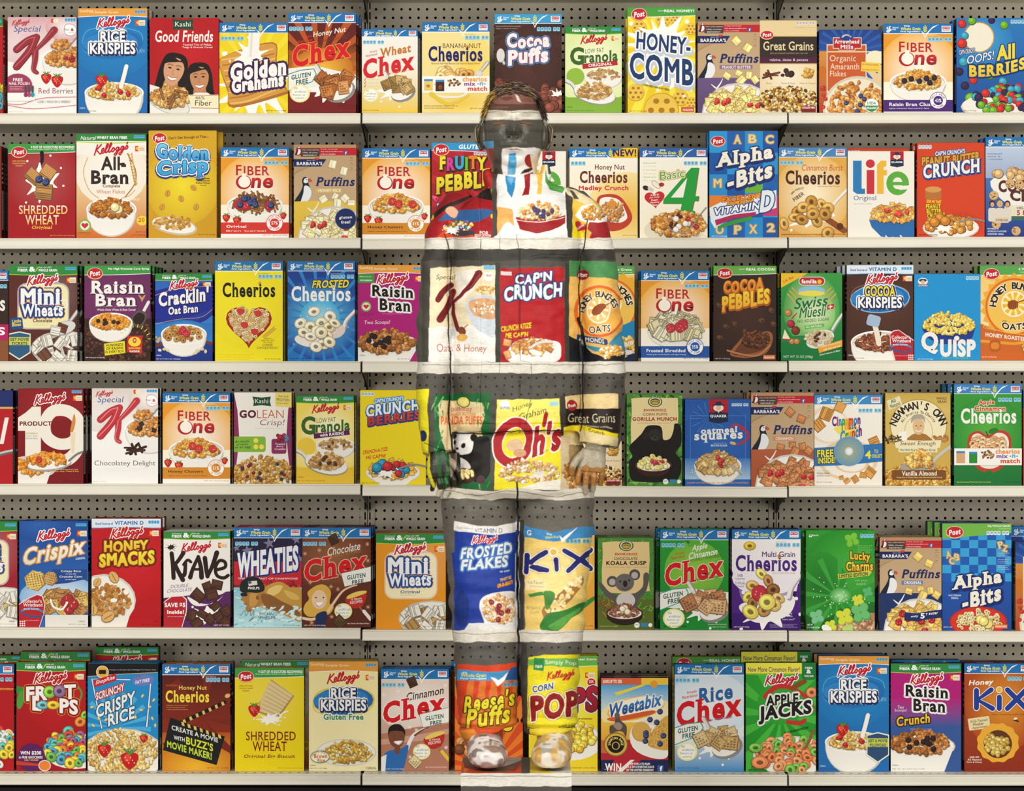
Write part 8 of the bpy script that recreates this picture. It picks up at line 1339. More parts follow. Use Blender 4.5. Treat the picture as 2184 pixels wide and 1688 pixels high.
# --- what is painted on him: brushed by hand on clothes, skin and plinth (units are photograph pixels)
X0, Y0, PW, PH = 870, 160, 490, 1530
setA(Art(PW, PH, clip=False))
rnd.seed(11)
GR, GR2, SHF, DK = '56534b', '67635a', 'ddd8cb', '35322d'
def dots(x0, x1, ys, c='14120f', r=2.4, p=18.2, jx=2):
    for y in ys:
        x = x0
        while x < x1: E(x+rnd.uniform(-jx, jx), y+rnd.uniform(-1.5, 1.5), r, r*1.1, c, 0, 8); x += p
def wavy(x0, x1, y0, y1, c, a=2.0, ph=0):
    n = 14; P([(x0+(x1-x0)*i/n, y0+a*math.sin(i*1.3+ph)) for i in range(n+1)]+[(x1-(x1-x0)*i/n, y1+a*math.sin(i*1.1+ph+1)) for i in range(n+1)], c)
def paint_scene():
    R(870, 160, 1360, 1690, GR)
    # head
    R(1000, 160, 1200, 238, '5a382c'); P([(1050, 208), (1090, 200), (1140, 206), (1165, 222), (1100, 226), (1060, 222)], '8a5a50', 1); P([(1098, 200), (1106, 204), (1112, 218), (1104, 214)], 'e0d4cc'); E(1082, 210, 12, 4, '6c4034'); E(1128, 214, 16, 5, '7c4c40'); R(1000, 222, 1200, 238, '54382c'); E(1065, 229, 20, 3, '6a4a3e')
    wavy(1000, 1200, 236, 257, 'cdc6b4', 1); wavy(1000, 1200, 243, 253, 'e4dece', 1, 2); L([(1030, 242), (1060, 239), (1100, 240), (1130, 240), (1160, 244)], 1, '6a6458'); wavy(1000, 1200, 257, 400, '4f4d44', 1)
    for cx in (1064, 1121): E(cx, 264, 17, 4.5, '5e4c3c'); E(cx, 264.5, 13, 2.2, '8c5c3c'); L([(cx-12, 264.5+(2 if cx < 1090 else -1)), (cx, 265), (cx+12, 264+(0 if cx < 1090 else 2))], 1.7, '2c1410')
    for q in ((1010, 1030), (1162, 1182)): R(q[0], 268, q[1], 332, '4c4230'); L([(q[0]+8, 280), (q[0]+10, 300), (q[0]+10, 322)], 4, '1c1810'); L([(q[0]+(3 if q[0] < 1100 else 16), 276), (q[0]+(4 if q[0] < 1100 else 15), 300)], 2.4, '8c7c50')
    R(1030, 274, 1164, 280, '464339'); R(1020, 280, 1170, 281.5, '2c2a24'); E(1056, 290, 22, 9, '5c605e', n=20, c2='4f4d44'); E(1142, 296, 14, 12, '5e584c', n=20, c2='4f4d44'); E(1086, 292.5, 3.4, 2, '1c1812'); E(1103, 292.5, 3.4, 2, '1c1812'); E(1096, 306, 26, 7, '5e5e54', n=20, c2='4f4d44')  # the two small dark ovals paint in the shade of the nostrils
    P([(1072, 318), (1086, 315), (1096, 313), (1110, 316), (1124, 316), (1140, 315), (1152, 318), (1158, 328), (1156, 350), (1142, 366), (1110, 378), (1072, 378), (1070, 350), (1070, 328)], 'e8e4de', 0)
    P([(1074, 318), (1090, 316.4), (1104, 317.4), (1116, 322), (1104, 320), (1090, 319.6)], '8a3a34'); P([(1085, 328), (1100, 326), (1102, 350), (1099, 375), (1082, 375), (1084, 350)], '4a9cc4'); P([(1122, 332), (1130, 329), (1140, 334), (1141, 346), (1132, 357), (1122, 352), (1119, 342)], '9c1822', 1); P([(1148, 328), (1153, 320), (1152, 345), (1146, 356), (1142, 352)], 'd8b04c'); P([(1118, 362), (1135, 356), (1148, 352), (1128, 368), (1110, 372)], '2c1812')
    P([(1030, 303), (1053, 300), (1052, 318), (1036, 318)], '5098c4'); P([(1034, 318), (1053, 316), (1054, 350), (1062, 372), (1050, 365), (1038, 345)], '8c3830'); P([(1054, 330), (1070, 330), (1070, 380), (1058, 372)], '4a453c')
    # second row of boxes on chest and shoulders
    R(880, 348, 1052, 508, 'a0141c'); E(960, 430, 40, 20, '8a1018'); P([(1020, 352), (1040, 356), (1052, 380), (1052, 430), (1010, 420), (1022, 380)], 'a4201e'); P([(1042, 398), (1050, 404), (1048, 416), (1040, 410)], '4c9c3c'); P([(900, 470), (960, 432), (1020, 410), (1046, 400), (1052, 428), (1010, 420), (960, 442), (910, 476)], '1c100e', 0)
    P([(935, 470), (960, 452), (990, 448), (1040, 446), (1048, 458), (1010, 474), (960, 470)], '2c5c94', 1); P([(950, 452), (962, 440), (978, 452), (968, 466)], 'd8a888', 1); P([(930, 507), (950, 492), (1000, 498), (1020, 507)], 'd8481c'); pile(978, 484, 32, 12, 'ball', 60, 3.6, 'f0ece4 d87c24 e8c838 2c5cb0 f4f0ec b83828 4c8c3c', seed=3); E(985, 497, 30, 6, '3c3c40'); splash(965, 492, 14, seed=4, sy=.5); T('FOR', 1032, 497, 18, 7, 'f4e8e0', b=.03); T('EDUCATION', 1030, 503, 34, 5, 'f4e8e0', b=.03); E(918, 463, 7, 6, 'ecc828'); E(1050, 462, 4, 5, 'ecc828')
    R(1050, 340, 1063, 508, '45413a'); P([(1060, 372), (1212, 372), (1212, 508), (1060, 508)], 'e9e7e2'); R(1060, 390, 1063, 508, 'd0ccc4'); P([(1060, 440), (1092, 446), (1096, 470), (1100, 508), (1060, 508)], 'e2aa5c'); E(1078, 475, 9, 10, 'eab868'); P([(1078, 374), (1100, 378), (1098, 400), (1092, 422), (1082, 408)], '2c84bc'); P([(1080, 376), (1096, 380), (1090, 396)], '58a8d0'); P([(1118, 374), (1132, 370), (1130, 396), (1128, 416), (1112, 418), (1120, 400)], '981824'); P([(1144, 368), (1160, 350), (1158, 380), (1154, 414), (1144, 414), (1148, 392)], 'e4bc4c'); P([(1130, 330), (1166, 340), (1170, 372), (1138, 372)], 'e6dcc4'); P([(1146, 352), (1160, 344), (1162, 362), (1148, 384)], 'e0b850')
    P([(1164, 360), (1170, 384), (1206, 402), (1200, 412), (1172, 404), (1164, 388)], '4c9440', 0); P([(1100, 462), (1150, 468), (1206, 460), (1206, 478), (1190, 490), (1150, 500), (1108, 490)], 'a01c22', 0); pile(1152, 455, 46, 16, 'flake', 60, 6.5, 'd8944c e8c488 c47830 ecd8a8', (('ball', 12, 4.6, '4c3c64'),), 4, 8); P([(1062, 500), (1084, 474), (1104, 490), (1130, 498), (1170, 494), (1212, 476), (1212, 508), (1066, 508)], 'f4f2ee', 1); E(1172, 440, 7, 3, 'd8a468', 30); L([(1100, 468), (1150, 474), (1204, 464)], 1.4, 'f4f0ea')
    P([(1206, 400), (1222, 410), (1224, 508), (1210, 508)], '403c35'); P([(1222, 408), (1300, 440), (1320, 508), (1220, 508)], 'e0b83c'); P([(1222, 470), (1250, 508), (1222, 508)], 'ecd81c'); P([(1200, 398), (1225, 404), (1260, 424), (1285, 450), (1270, 448), (1240, 432), (1212, 416)], 'e4d4a8'); P([(1214, 404), (1222, 407), (1236, 424), (1224, 424)], '4a463e'); P([(1226, 460), (1240, 440), (1262, 436), (1286, 456), (1296, 476), (1262, 480), (1240, 472)], 'f6f2ea', 0); pile(1262, 456, 26, 14, 'flake', 26, 6, 'c88c38 b0742c dcac54', seed=6); P([(1256, 474), (1300, 474), (1310, 508), (1250, 508)], '9c1c22'); heart(1238, 484, 28, 22, 'b01c28', 30); T('Love', 1238, 484, 16, 6, 'f4e4dc', r=-30); P([(1252, 488), (1262, 496), (1254, 515), (1242, 505)], 'e0b050')
    # shelf band and shade
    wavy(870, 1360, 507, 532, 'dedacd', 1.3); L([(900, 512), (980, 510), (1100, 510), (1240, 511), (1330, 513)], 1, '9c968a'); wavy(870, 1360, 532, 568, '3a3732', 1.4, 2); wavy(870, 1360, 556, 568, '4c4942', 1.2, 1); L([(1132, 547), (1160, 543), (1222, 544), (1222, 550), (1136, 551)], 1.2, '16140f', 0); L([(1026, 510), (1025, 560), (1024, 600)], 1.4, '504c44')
    # third row: cream panel with big letter
    R(900, 566, 918, 772, '46423a'); P([(918, 572), (1056, 566), (1056, 772), (914, 772)], 'ebdcb8'); P([(914, 700), (1056, 690), (1056, 772), (914, 772)], 'eeebe4'); P([(970, 580), (1020, 575), (1010, 620), (975, 650), (968, 700), (976, 640)], 'f2ece0')
    T('Special', 950, 593, 40, 15, '2c1c14', k=.2, b=-.004); L([(1021, 584), (1004, 608), (968, 644)], 17, '781c20', w2=6); L([(962, 608), (946, 622), (934, 640)], 12, '781c20'); L([(966, 622), (954, 656), (938, 682)], 13, '781c20', w2=16); L([(967, 648), (968, 676), (978, 704)], 6, '781c20', w2=10); L([(1024, 586), (1004, 612)], 2.4, 'a04848')
    R(1031, 567, 1055, 576, '74b4d4'); E(1042, 590, 10, 9, 'f4f0e8'); T('fiber', 1042, 588, 12, 5, 'b83c3c'); pile(1035, 618, 20, 9, 'flake', 30, 4, 'dca850 c88c40 f0d8a0', seed=3); P([(996, 640), (1056, 636), (1056, 712), (1040, 716), (1006, 690)], 'ccd4dc', 1); P([(1002, 642), (1056, 640), (1056, 680), (1010, 672)], 'd8a478', 1); pile(1034, 656, 26, 15, 'flake', 40, 4.6, 'e8d4b8 d8a070 f4ece0 c88850', seed=7); L([(987, 704), (998, 694)], 3, 'c89450'); E(985, 706, 8, 9, '7c4024', -20); E(986, 720, 12, 8, 'e0b058')
    T('Oats & Honey', 985, 745, 106, 21, 'b4502c', b=-.006); T('Crunchy Oat Clusters with Oats & Honey', 985, 768, 100, 5, 'b8b4ac', b=-.004); R(1056, 560, 1067, 772, '3c3932')
    P([(1066, 573), (1202, 570), (1206, 772), (1068, 772)], 'b0151c'); R(1068, 579, 1092, 587, 'e0d0d4'); T("CAP'N", 1138, 594, 78, 22, 'f2f0ec', s_=.1, b=.04, o=((3.2, '243c7c'),), jit=.06); T('CRUNCH', 1137, 623, 124, 32, 'f2f0ec', s_=.06, b=.05, o=((3.4, '242c6c'), (1, '3c84a8')), jit=-.05); T('CRUNCH ATIZE', 1100, 698, 64, 12, 'e8d828', s_=.14, b=.03); T("ME CAP'N", 1102, 714, 48, 11, 'e8d828', s_=.05, b=.03); rnd.seed(5)
    P([(1090, 736), (1120, 724), (1180, 726), (1196, 740), (1184, 772), (1088, 772)], 'eceae6', 1); pile(1138, 742, 44, 14, 'sq', 40, 7, 'c88c4c d8a868 b07434', seed=4, dome=4); L([(1130, 742), (1150, 732), (1178, 728)], 5, 'd4d2ce'); E(1142, 752, 14, 5, 'f8f6f2', 20); piece('sq', 1082, 730, 8, 'c89058', 10); piece('sq', 1082, 757, 8, 'c89058', 70); R(1204, 560, 1216, 772, '3c3932')
    P([(1214, 556), (1340, 560), (1340, 602), (1290, 592), (1214, 590)], '4a8a50'); P([(1214, 590), (1290, 592), (1340, 604), (1340, 772), (1214, 772)], 'e8b860'); E(1243, 587, 13, 11, '8c1c24'); T('Post', 1243, 587, 18, 8, 'f4f0e8', k=.2); E(1278, 664, 54, 56, 'dc6428', 0, 36); E(1279, 664, 48, 50, 'efb04c', 0, 36); E(1277, 660, 26, 30, 'f6eeda', 0, 26); E(1277, 660, 23, 27, 'e8c070', 0, 26); rays(1277, 660, 22, 'f6f0dc', 8, .35); P([(1264, 660), (1276, 650), (1290, 648), (1292, 656), (1280, 668), (1266, 672)], '8c4418', 1); L([(1288, 652), (1302, 646)], 2.4, '9c5424')
    TA('HONEY BUNCHES', 1278, 664, 37, 13, -92, 78, '241810', b=.02, o=((1.4, 'f4e4c0'),)); T('OATS', 1279, 702, 46, 15, '241810', b=.02, o=((1.4, 'f8f0dc'),), s_=.08); P([(1230, 714), (1296, 724), (1298, 736), (1230, 728)], '20406c'); T('ALMONDS', 1262, 726, 54, 9, 'f4f4f0', s_=-.1, b=.02); P([(1214, 716), (1236, 728), (1262, 752), (1290, 764), (1340, 750), (1340, 772), (1214, 772)], '14181c'); P([(1236, 734), (1290, 742), (1320, 710), (1340, 700), (1340, 750), (1270, 750)], '3c8cac'); pile(1304, 750, 24, 14, 'flake', 26, 7, 'e0a850 d09440 f4e4c0', seed=5)
    # shelf band, pegboard with hand painted holes
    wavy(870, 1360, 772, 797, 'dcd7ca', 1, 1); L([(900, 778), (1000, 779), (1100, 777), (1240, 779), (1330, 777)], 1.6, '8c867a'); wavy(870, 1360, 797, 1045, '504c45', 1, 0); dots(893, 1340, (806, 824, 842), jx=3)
    # fourth row
    P([(880, 832), (914, 830), (912, 880), (918, 966), (880, 970)], 'e6da1c'); P([(880, 850), (896, 866), (896, 950), (880, 960)], 'b8b41c'); E(902, 930, 8, 12, '1c2c5c'); R(914, 845, 926, 970, '4c4740'); P([(925, 842), (1048, 838), (1046, 1045), (930, 1045)], '16602f'); P([(936, 862), (940, 854), (1000, 856), (1028, 860), (1034, 885), (1026, 915), (1036, 960), (950, 965), (938, 920)], 'd9c494'); rnd.seed(9)
    for i in range(46):
        x = rnd.choice([rnd.uniform(925, 946), rnd.uniform(1020, 1048)]); y = rnd.uniform(845, 1035); L([(x, y), (x+rnd.uniform(-8, 8), y+rnd.uniform(8, 18))], 3.4, rnd.choice(['4c9c58', '2c8444', '1c5c30', '7cb868']), w2=1)
    E(988, 858, 14, 12, '28502c'); E(988, 858, 12, 10, 'e0d468'); E(988, 858, 8, 6, 'ecdc84'); T('ENVIROKIDZ', 984, 874, 44, 8, 'b8242c', b=.02); T('PEANUT BUTTER', 984, 884, 62, 7, 'd87838'); T('PANDA PUFFS', 985, 897, 88, 18, 'dc5c1c', b=.02)
    P([(965, 962), (1040, 930), (1048, 1000), (1020, 1030), (985, 1000)], '16120f', 1); E(988, 945, 22, 26, 'e8e6e2', -10); E(1011, 934, 8, 8, '16120f'); E(968, 930, 6, 6, '16120f'); E(989, 951, 4.4, 6, '16120f', 20); E(970, 944, 3, 5, '16120f'); E(976, 957, 3.4, 2.4, '16120f'); E(977, 966, 4, 2, '6c6864'); P([(966, 975), (990, 980), (1004, 998), (976, 1010)], 'd0ccc8', 1); E(988, 1016, 28, 17, '3c2418'); pile(988, 1010, 24, 11, 'ball', 46, 4, 'ecd08c e0bc6c f4e4b0', (('ball', 1, 5, 'b82c2c'),), 4); E(1026, 1024, 9, 10, '4c3438')
    R(1046, 845, 1058, 1045, '4a463f'); P([(1060, 853), (1194, 851), (1198, 1045), (1054, 1045)], 'e9d924'); P([(1060, 853), (1194, 851), (1194, 900), (1058, 905)], 'efe66c'); E(1076, 864, 11, 10, 'e8ecf0'); T('QUAKER', 1076, 871, 21, 6, '2c4c94'); R(1172, 857, 1192, 866, 'a8d4dc'); T('Honey', 1114, 868, 42, 14, '241810', s_=.3, b=-.002); T('Graham', 1136, 882, 56, 14, '241810', s_=.26, b=-.002)
    for rr_, c in ((3, 'f0ece4'), (0, 'aa1820')): E(1095, 944, 42+rr_, 54+rr_, c, 20, 30)
    E(1096, 944, 25, 34, 'f0ece4', 15, 24); E(1096, 944, 23, 32, 'e9d924', 20, 24); E(1098, 950, 18, 14, 'd8b890'); E(1108, 966, 14, 9, 'c89c74'); T("h's", 1168, 934, 60, 68, 'aa1820', s_=.28, b=.06, k=.1, o=((3, 'f0ece4'),)); L([(1164, 884), (1161, 908)], 9, 'aa1820'); T('Good Things for the Middle!', 1166, 962, 60, 6, '2c2010', s_=.5, b=0); pile(1130, 1012, 62, 20, 'flake', 90, 7, 'cfa878 b88c58 e8dcc4 c09868', seed=5, dome=12); P([(1100, 1045), (1150, 1030), (1198, 1022), (1198, 1045)], 'e8e2d4'); splash(1150, 1012, 16, 'e0dcd0', 4, .6)
    R(1196, 845, 1207, 1045, '38342e'); P([(1206, 846), (1240, 842), (1318, 840), (1320, 874), (1207, 876)], 'dfc58c'); P([(1206, 872), (1325, 872), (1322, 925), (1207, 912)], '241714'); E(1220, 865, 11, 11, '9c1c24'); T('Post', 1220, 865, 15, 7, 'f4f0e8', r=-15); T('Great Grains', 1262, 892, 100, 20, 'd8cca4', b=-.008); T('Less processed nutrition', 1270, 910, 70, 5, 'c8bca0', s_=-.1); P([(1202, 912), (1236, 906), (1318, 926), (1316, 936), (1240, 920), (1202, 930)], 'e2cc20'); T('Crunch', 1272, 921, 34, 7, '3c3010', s_=-.3); P([(1202, 928), (1240, 918), (1318, 935), (1318, 956), (1202, 960)], 'dccb98'); R(1196, 930, 1216, 1045, 'c8b490')
    # hands
    P([(1214, 950), (1300, 950), (1300, 1060), (1214, 1060)], '9c8458')
    pile(1240, 1010, 40, 38, 'flake', 80, 6, 'b8803c a06c30 d0a060 8c5c28', seed=6); E(1240, 1042, 9, 12, 'b0aca4'); L([(1249, 985), (1250, 1010)], 2, '4c3018')
    P([(895, 966), (980, 966), (985, 1062), (900, 1062)], '2c2a1c'); P([(900, 968), (918, 966), (916, 1000), (926, 1030), (940, 1052), (922, 1040), (906, 1010)], 'ddd020'); P([(930, 968), (958, 972), (960, 1010), (950, 1046), (936, 1020)], '1c5428', 1); E(946, 1000, 5, 22, '241810'); P([(958, 970), (975, 966), (972, 1000), (962, 1020)], 'a08c78'); E(962, 1048, 14, 8, 'a08878')
    # trousers
    wavy(920, 1290, 1045, 1066, 'd3ccbc', 3, 2); L([(945, 1046), (985, 1052), (1020, 1058), (1060, 1050), (1100, 1048), (1150, 1056), (1190, 1060), (1230, 1052), (1265, 1048)], 1.4, '6c665a'); wavy(920, 1290, 1066, 1350, '68635b', 2, 1); dots(950, 1270, (1084,), p=19, jx=4); dots(955, 1268, (1103,), p=19, jx=4)
    P([(970, 1111), (1010, 1120), (1060, 1124), (1100, 1114), (1100, 1346), (968, 1346)], '1c3a98'); P([(969, 1111), (1010, 1120), (1060, 1124), (1100, 1114), (1100, 1134), (1060, 1142), (1010, 1138), (968, 1132)], 'e8e5de'); T('Good Source of', 991, 1126, 34, 5, '2c4c8c', s_=-.12, b=-.004); T('VITAMIN D', 1042, 1132, 60, 9, '1c3c84', s_=-.02, b=.0); kel(1034, 1152, 52); P([(962, 1180), (985, 1170), (990, 1200), (985, 1240), (968, 1230)], '1c3a98') 
    T('FROSTED', 1038, 1176, 108, 25, 'e2e6ea', s_=.12, k=.15, b=.05, o=((3, '3c7cc0'), (1, '24549c')), jit=.03); T('FLAKES', 1034, 1202, 100, 24, 'dfe4e8', s_=.1, k=.15, b=.05, o=((3, '3c7cc0'), (1, '24549c'))); T('OF CORN', 1077, 1219, 20, 4, 'e8e8e8', s_=.15); T("THEY'RE", 1079, 1235, 24, 7, 'e8b838', s_=.3, b=.04); T('GR-R-REAT!', 1078, 1247, 32, 8, 'e8b838', s_=.3, b=.04, o=((1, 'a02c20'),)); E(985, 1300, 16, 40, '16307c')
    P([(1022, 1290), (1040, 1270), (1090, 1262), (1104, 1280), (1104, 1346), (1046, 1346), (1030, 1320)], 'e8e5e0', 1); pile(1066, 1300, 36, 30, 'flake', 90, 6.5, 'e8c8a8 d8a868 f0e0cc c89058', (('berry', 7, 6, '8c2430'),), 4); P([(1000, 1330), (1040, 1330), (1104, 1334), (1104, 1346), (990, 1346)], 'dcdad8')
    P([(1099, 1112), (1110, 1114), (1112, 1140), (1104, 1200), (1110, 1260), (1108, 1346), (1099, 1346)], 'd8dce0'); P([(1099, 1130), (1108, 1134), (1104, 1180), (1099, 1180)], '1c3a98'); R(1108, 1110, 1117, 1346, '3c352e')
    P([(1118, 1122), (1180, 1136), (1220, 1128), (1275, 1122), (1275, 1346), (1120, 1346)], 'ecca70'); E(1180, 1230, 50, 50, 'f2dc90'); P([(1118, 1122), (1180, 1136), (1220, 1128), (1275, 1122), (1275, 1146), (1220, 1150), (1180, 1156), (1118, 1146)], '3c88c0'); T('With', 1172, 1140, 12, 4, 'f4f4f0'); T('Whole Grain', 1178, 1146, 30, 5, 'e8dc3c', s_=.1); T('G', 1129, 1137, 9, 12, 'f4f4f0'); P([(1193, 1142), (1200, 1148), (1232, 1126), (1202, 1156), (1198, 1156)], 'f6f6f2'); facts(1208, 1150, 50, 6, '5cb0d0')
    for ww, cc in ((17, 'c88c4c'), (15, 'f4f0e8'), (11, '1c2468')): L([(1124, 1184), (1122, 1222)], ww, cc); L([(1164, 1178), (1130, 1204), (1166, 1218)], ww, cc); L([(1186, 1194), (1188, 1216)], ww*.95, cc); L([(1204, 1176), (1236, 1194), (1270, 1214)], ww, cc); L([(1262, 1176), (1236, 1196), (1212, 1218)], ww, cc)
    E(1180, 1178, 9, 9, 'f4f0e8'); E(1180, 1178, 7, 7, 'e0b044'); P([(1118, 1238), (1164, 1234), (1168, 1256), (1122, 1260)], 'f0dca8'); T('Kid-Tested', 1142, 1243, 34, 7, '3c7c3c', b=-.003); T('Mother Approved', 1146, 1252, 30, 4, 'b88c5c')
    L([(1172, 1306), (1200, 1278), (1228, 1250), (1238, 1236)], 34, 'a8743c', w2=16); rnd.seed(4)
    for i in range(60): t = rnd.random(); E(1172+66*t+rnd.uniform(-10, 10)*(1.2-t*.6), 1306-70*t+rnd.uniform(-12, 12)*(1.2-t*.6), 4.6, 4.2, rnd.choice(['f2e0a0', 'ecd080', 'f6ecc0']), 0, 8)
    P([(1160, 1262), (1184, 1268), (1170, 1300), (1164, 1296)], '4c8c3c', 1); P([(1152, 1332), (1170, 1310), (1210, 1300), (1246, 1284), (1246, 1300), (1220, 1320), (1190, 1346), (1158, 1346)], '2c7c2c', 1); P([(1170, 1336), (1200, 1318), (1240, 1296), (1216, 1322), (1190, 1344)], '58a040', 1); T('All Natural', 1138, 1296, 28, 7, '4c8c54', b=-.004); T('Corn', 1140, 1306, 16, 7, '4c8c54', b=-.004); P([(1126, 1268), (1158, 1262), (1160, 1270), (1130, 1274)], '3c8c3c')
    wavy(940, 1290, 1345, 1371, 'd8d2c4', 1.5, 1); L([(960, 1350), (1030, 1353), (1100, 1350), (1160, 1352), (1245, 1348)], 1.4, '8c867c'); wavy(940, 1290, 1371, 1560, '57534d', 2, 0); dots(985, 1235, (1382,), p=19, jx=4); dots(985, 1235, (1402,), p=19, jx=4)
    P([(975, 1418), (1040, 1420), (1103, 1414), (1108, 1560), (975, 1560)], 'd4401a'); 
    for i in range(5): P([(1000+i*24, 1450), (1012+i*24, 1450), (1000+i*30, 1560), (980+i*26, 1560)], 'd8742c')
    P([(975, 1420), (1103, 1432), (1103, 1452), (975, 1452)], '4090c4'); P([(975, 1418), (1040, 1421), (1103, 1414), (1103, 1430), (1040, 1434), (975, 1428)], 'd4401a'); T('With', 990, 1436, 12, 4, 'f4f4f0'); T('Whole Grain', 1010, 1441, 54, 7, 'e8dc3c'); T('First Ingredient', 1010, 1448, 54, 5, 'f4f4f0'); P([(1045, 1444), (1054, 1446), (1062, 1452), (1096, 1426), (1070, 1458), (1062, 1464)], 'f4f4f2'); facts(1074, 1457, 32, 4, '5c9cb0'); P([(1090, 1425), (1103, 1422), (1103, 1450), (1076, 1450)], '24508c')
    T("Reese's", 1044, 1495, 108, 36, 'ead82c', s_=.16, b=.032, k=.1, sp=.03, o=((2.2, '2c1a10'),)); T('Puffs', 1042, 1528, 92, 42, 'ead82c', s_=.14, b=.034, k=.1, sp=.03, o=((2.2, '2c1a10'),))
    P([(1103, 1370), (1124, 1372), (1124, 1470), (1132, 1560), (1103, 1560)], '4a4640'); P([(1126, 1404), (1160, 1398), (1240, 1396), (1240, 1560), (1124, 1560)], 'e9da22'); P([(1126, 1408), (1240, 1404), (1240, 1424), (1124, 1420)], '70b84c'); P([(1139, 1404), (1162, 1405), (1160, 1432), (1137, 1430)], '2c9048'); T('FIBER', 1149, 1422, 16, 6, 'f4f4f0'); T('Simply Pop', 1196, 1415, 64, 10, 'f4f8ec', b=.0); kel(1196, 1441, 56, None, ow=0); T('CORN', 1158, 1467, 46, 15, '24508c', s_=.2, b=.04, o=((1.4, 'f4f0e8'),)); T('POPS', 1196, 1505, 128, 56, '8c1620', s_=.12, b=.07, o=((4, '1c1410'), (3, 'f4f0e8'), (1, 'e8c838'))); T('with a touch', 1216, 1548, 50, 6, '3c3010', s_=.1)
    # near-black strokes: gap shade painted into the creases, with bare black cloth at seams
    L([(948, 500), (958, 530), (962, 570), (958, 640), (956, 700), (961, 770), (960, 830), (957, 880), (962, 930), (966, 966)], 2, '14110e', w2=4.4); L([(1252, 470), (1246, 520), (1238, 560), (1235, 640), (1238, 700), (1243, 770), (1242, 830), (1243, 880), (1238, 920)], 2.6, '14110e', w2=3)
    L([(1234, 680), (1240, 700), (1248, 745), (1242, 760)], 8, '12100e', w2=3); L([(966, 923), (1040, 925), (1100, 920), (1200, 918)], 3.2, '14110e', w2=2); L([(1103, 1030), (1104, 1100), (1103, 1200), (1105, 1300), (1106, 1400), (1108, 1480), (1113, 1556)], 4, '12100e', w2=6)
    L([(984, 1553), (1040, 1558), (1106, 1550)], 2, '2c1810'); L([(1122, 1552), (1180, 1556), (1228, 1550)], 2, '2c2410')
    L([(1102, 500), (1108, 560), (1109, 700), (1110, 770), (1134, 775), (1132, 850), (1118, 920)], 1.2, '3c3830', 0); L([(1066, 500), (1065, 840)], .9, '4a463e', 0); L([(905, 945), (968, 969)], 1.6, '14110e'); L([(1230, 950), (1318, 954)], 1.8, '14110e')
    # plinth and shoes
    R(940, 1554, 1120, 1652, 'cf4a1a'); P([(975, 1560), (1010, 1556), (1040, 1600), (990, 1650)], 'e08830'); P([(985, 1600), (1120, 1600), (1120, 1612), (1100, 1645), (990, 1640)], 'a81c14'); P([(985, 1610), (1060, 1632), (1110, 1616), (1108, 1630), (1070, 1648), (1000, 1638)], '7c5c4c', 1); P([(1040, 1622), (1080, 1612), (1116, 1618), (1090, 1630), (1062, 1636)], 'dcd6d0', 1); R(1112, 1554, 1132, 1652, '4a4640'); R(1130, 1554, 1230, 1652, 'e6cc34'); P([(1140, 1610), (1216, 1606), (1216, 1650), (1150, 1636)], 'e0c890', 1); P([(1160, 1630), (1216, 1622), (1216, 1652), (1170, 1645)], 'e8e2d4', 1); R(1086, 1560, 1104, 1600, '3c1c14')
    R(970, 1650, 1240, 1679, 'e3dfd4'); L([(975, 1657), (1100, 1656), (1225, 1658)], 1.5, '7c766a'); L([(985, 1662), (1080, 1662)], 1, 'c0baac'); R(970, 1678, 1240, 1700, '4e4b46')
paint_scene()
def raster(a, x0, y0, w, h):
    w *= 2; h *= 2; img = np.zeros((h, w, 3))
    V = (np.vstack(a.V)-np.array([x0, y0]))*2; Cc = np.vstack(a.C)
    for f in a.F:
        f = list(f); p = V[f]; lo = np.floor(p.min(0)).astype(int); hi = np.ceil(p.max(0)).astype(int)+1
        lx, ly = max(lo[0], 0), max(lo[1], 0); hx, hy = min(hi[0], w), min(hi[1], h)
        if hx <= lx or hy <= ly: continue
        gx, gy = np.meshgrid(np.arange(lx, hx)+.5, np.arange(ly, hy)+.5); c = Cc[f].mean(0)
        q = np.roll(p, -1, axis=0); ar = (p[:, 0]*q[:, 1]-q[:, 0]*p[:, 1]).sum(); s = 1 if ar > 0 else -1
        m = np.ones(gx.shape, bool)
        for (ax, ay), (bx, by) in zip(p, q): m &= s*((bx-ax)*(gy-ay)-(by-ay)*(gx-ax)) >= -1e-9
        sub = img[ly:hy, lx:hx]; sub[m] = c
    return img
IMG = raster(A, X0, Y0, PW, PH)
for ax_ in (0, 1): IMG = .5*IMG+.25*np.roll(IMG, 1, ax_)+.25*np.roll(IMG, -1, ax_)
def vnoise(X, Y, Z, s, seed=0):
    "smooth value noise"
    rs = np.random.RandomState(seed); T_ = rs.rand(4096)
    def h(i, j, k): return T_[(i*73856093 ^ j*19349663 ^ k*83492791) & 4095]
    x, y, z = X*s, Y*s, Z*s; i, j, k = [np.floor(t).astype(np.int64) for t in (x, y, z)]; fx, fy, fz = x-i, y-j, z-k
    fx, fy, fz = [t*t*(3-2*t) for t in (fx, fy, fz)]; o = 0
    for a in (0, 1):
        for b in (0, 1):
            for c in (0, 1): o = o+h(i+a, j+b, k+c)*(fx if a else 1-fx)*(fy if b else 1-fy)*(fz if c else 1-fz)
    return o*2-1
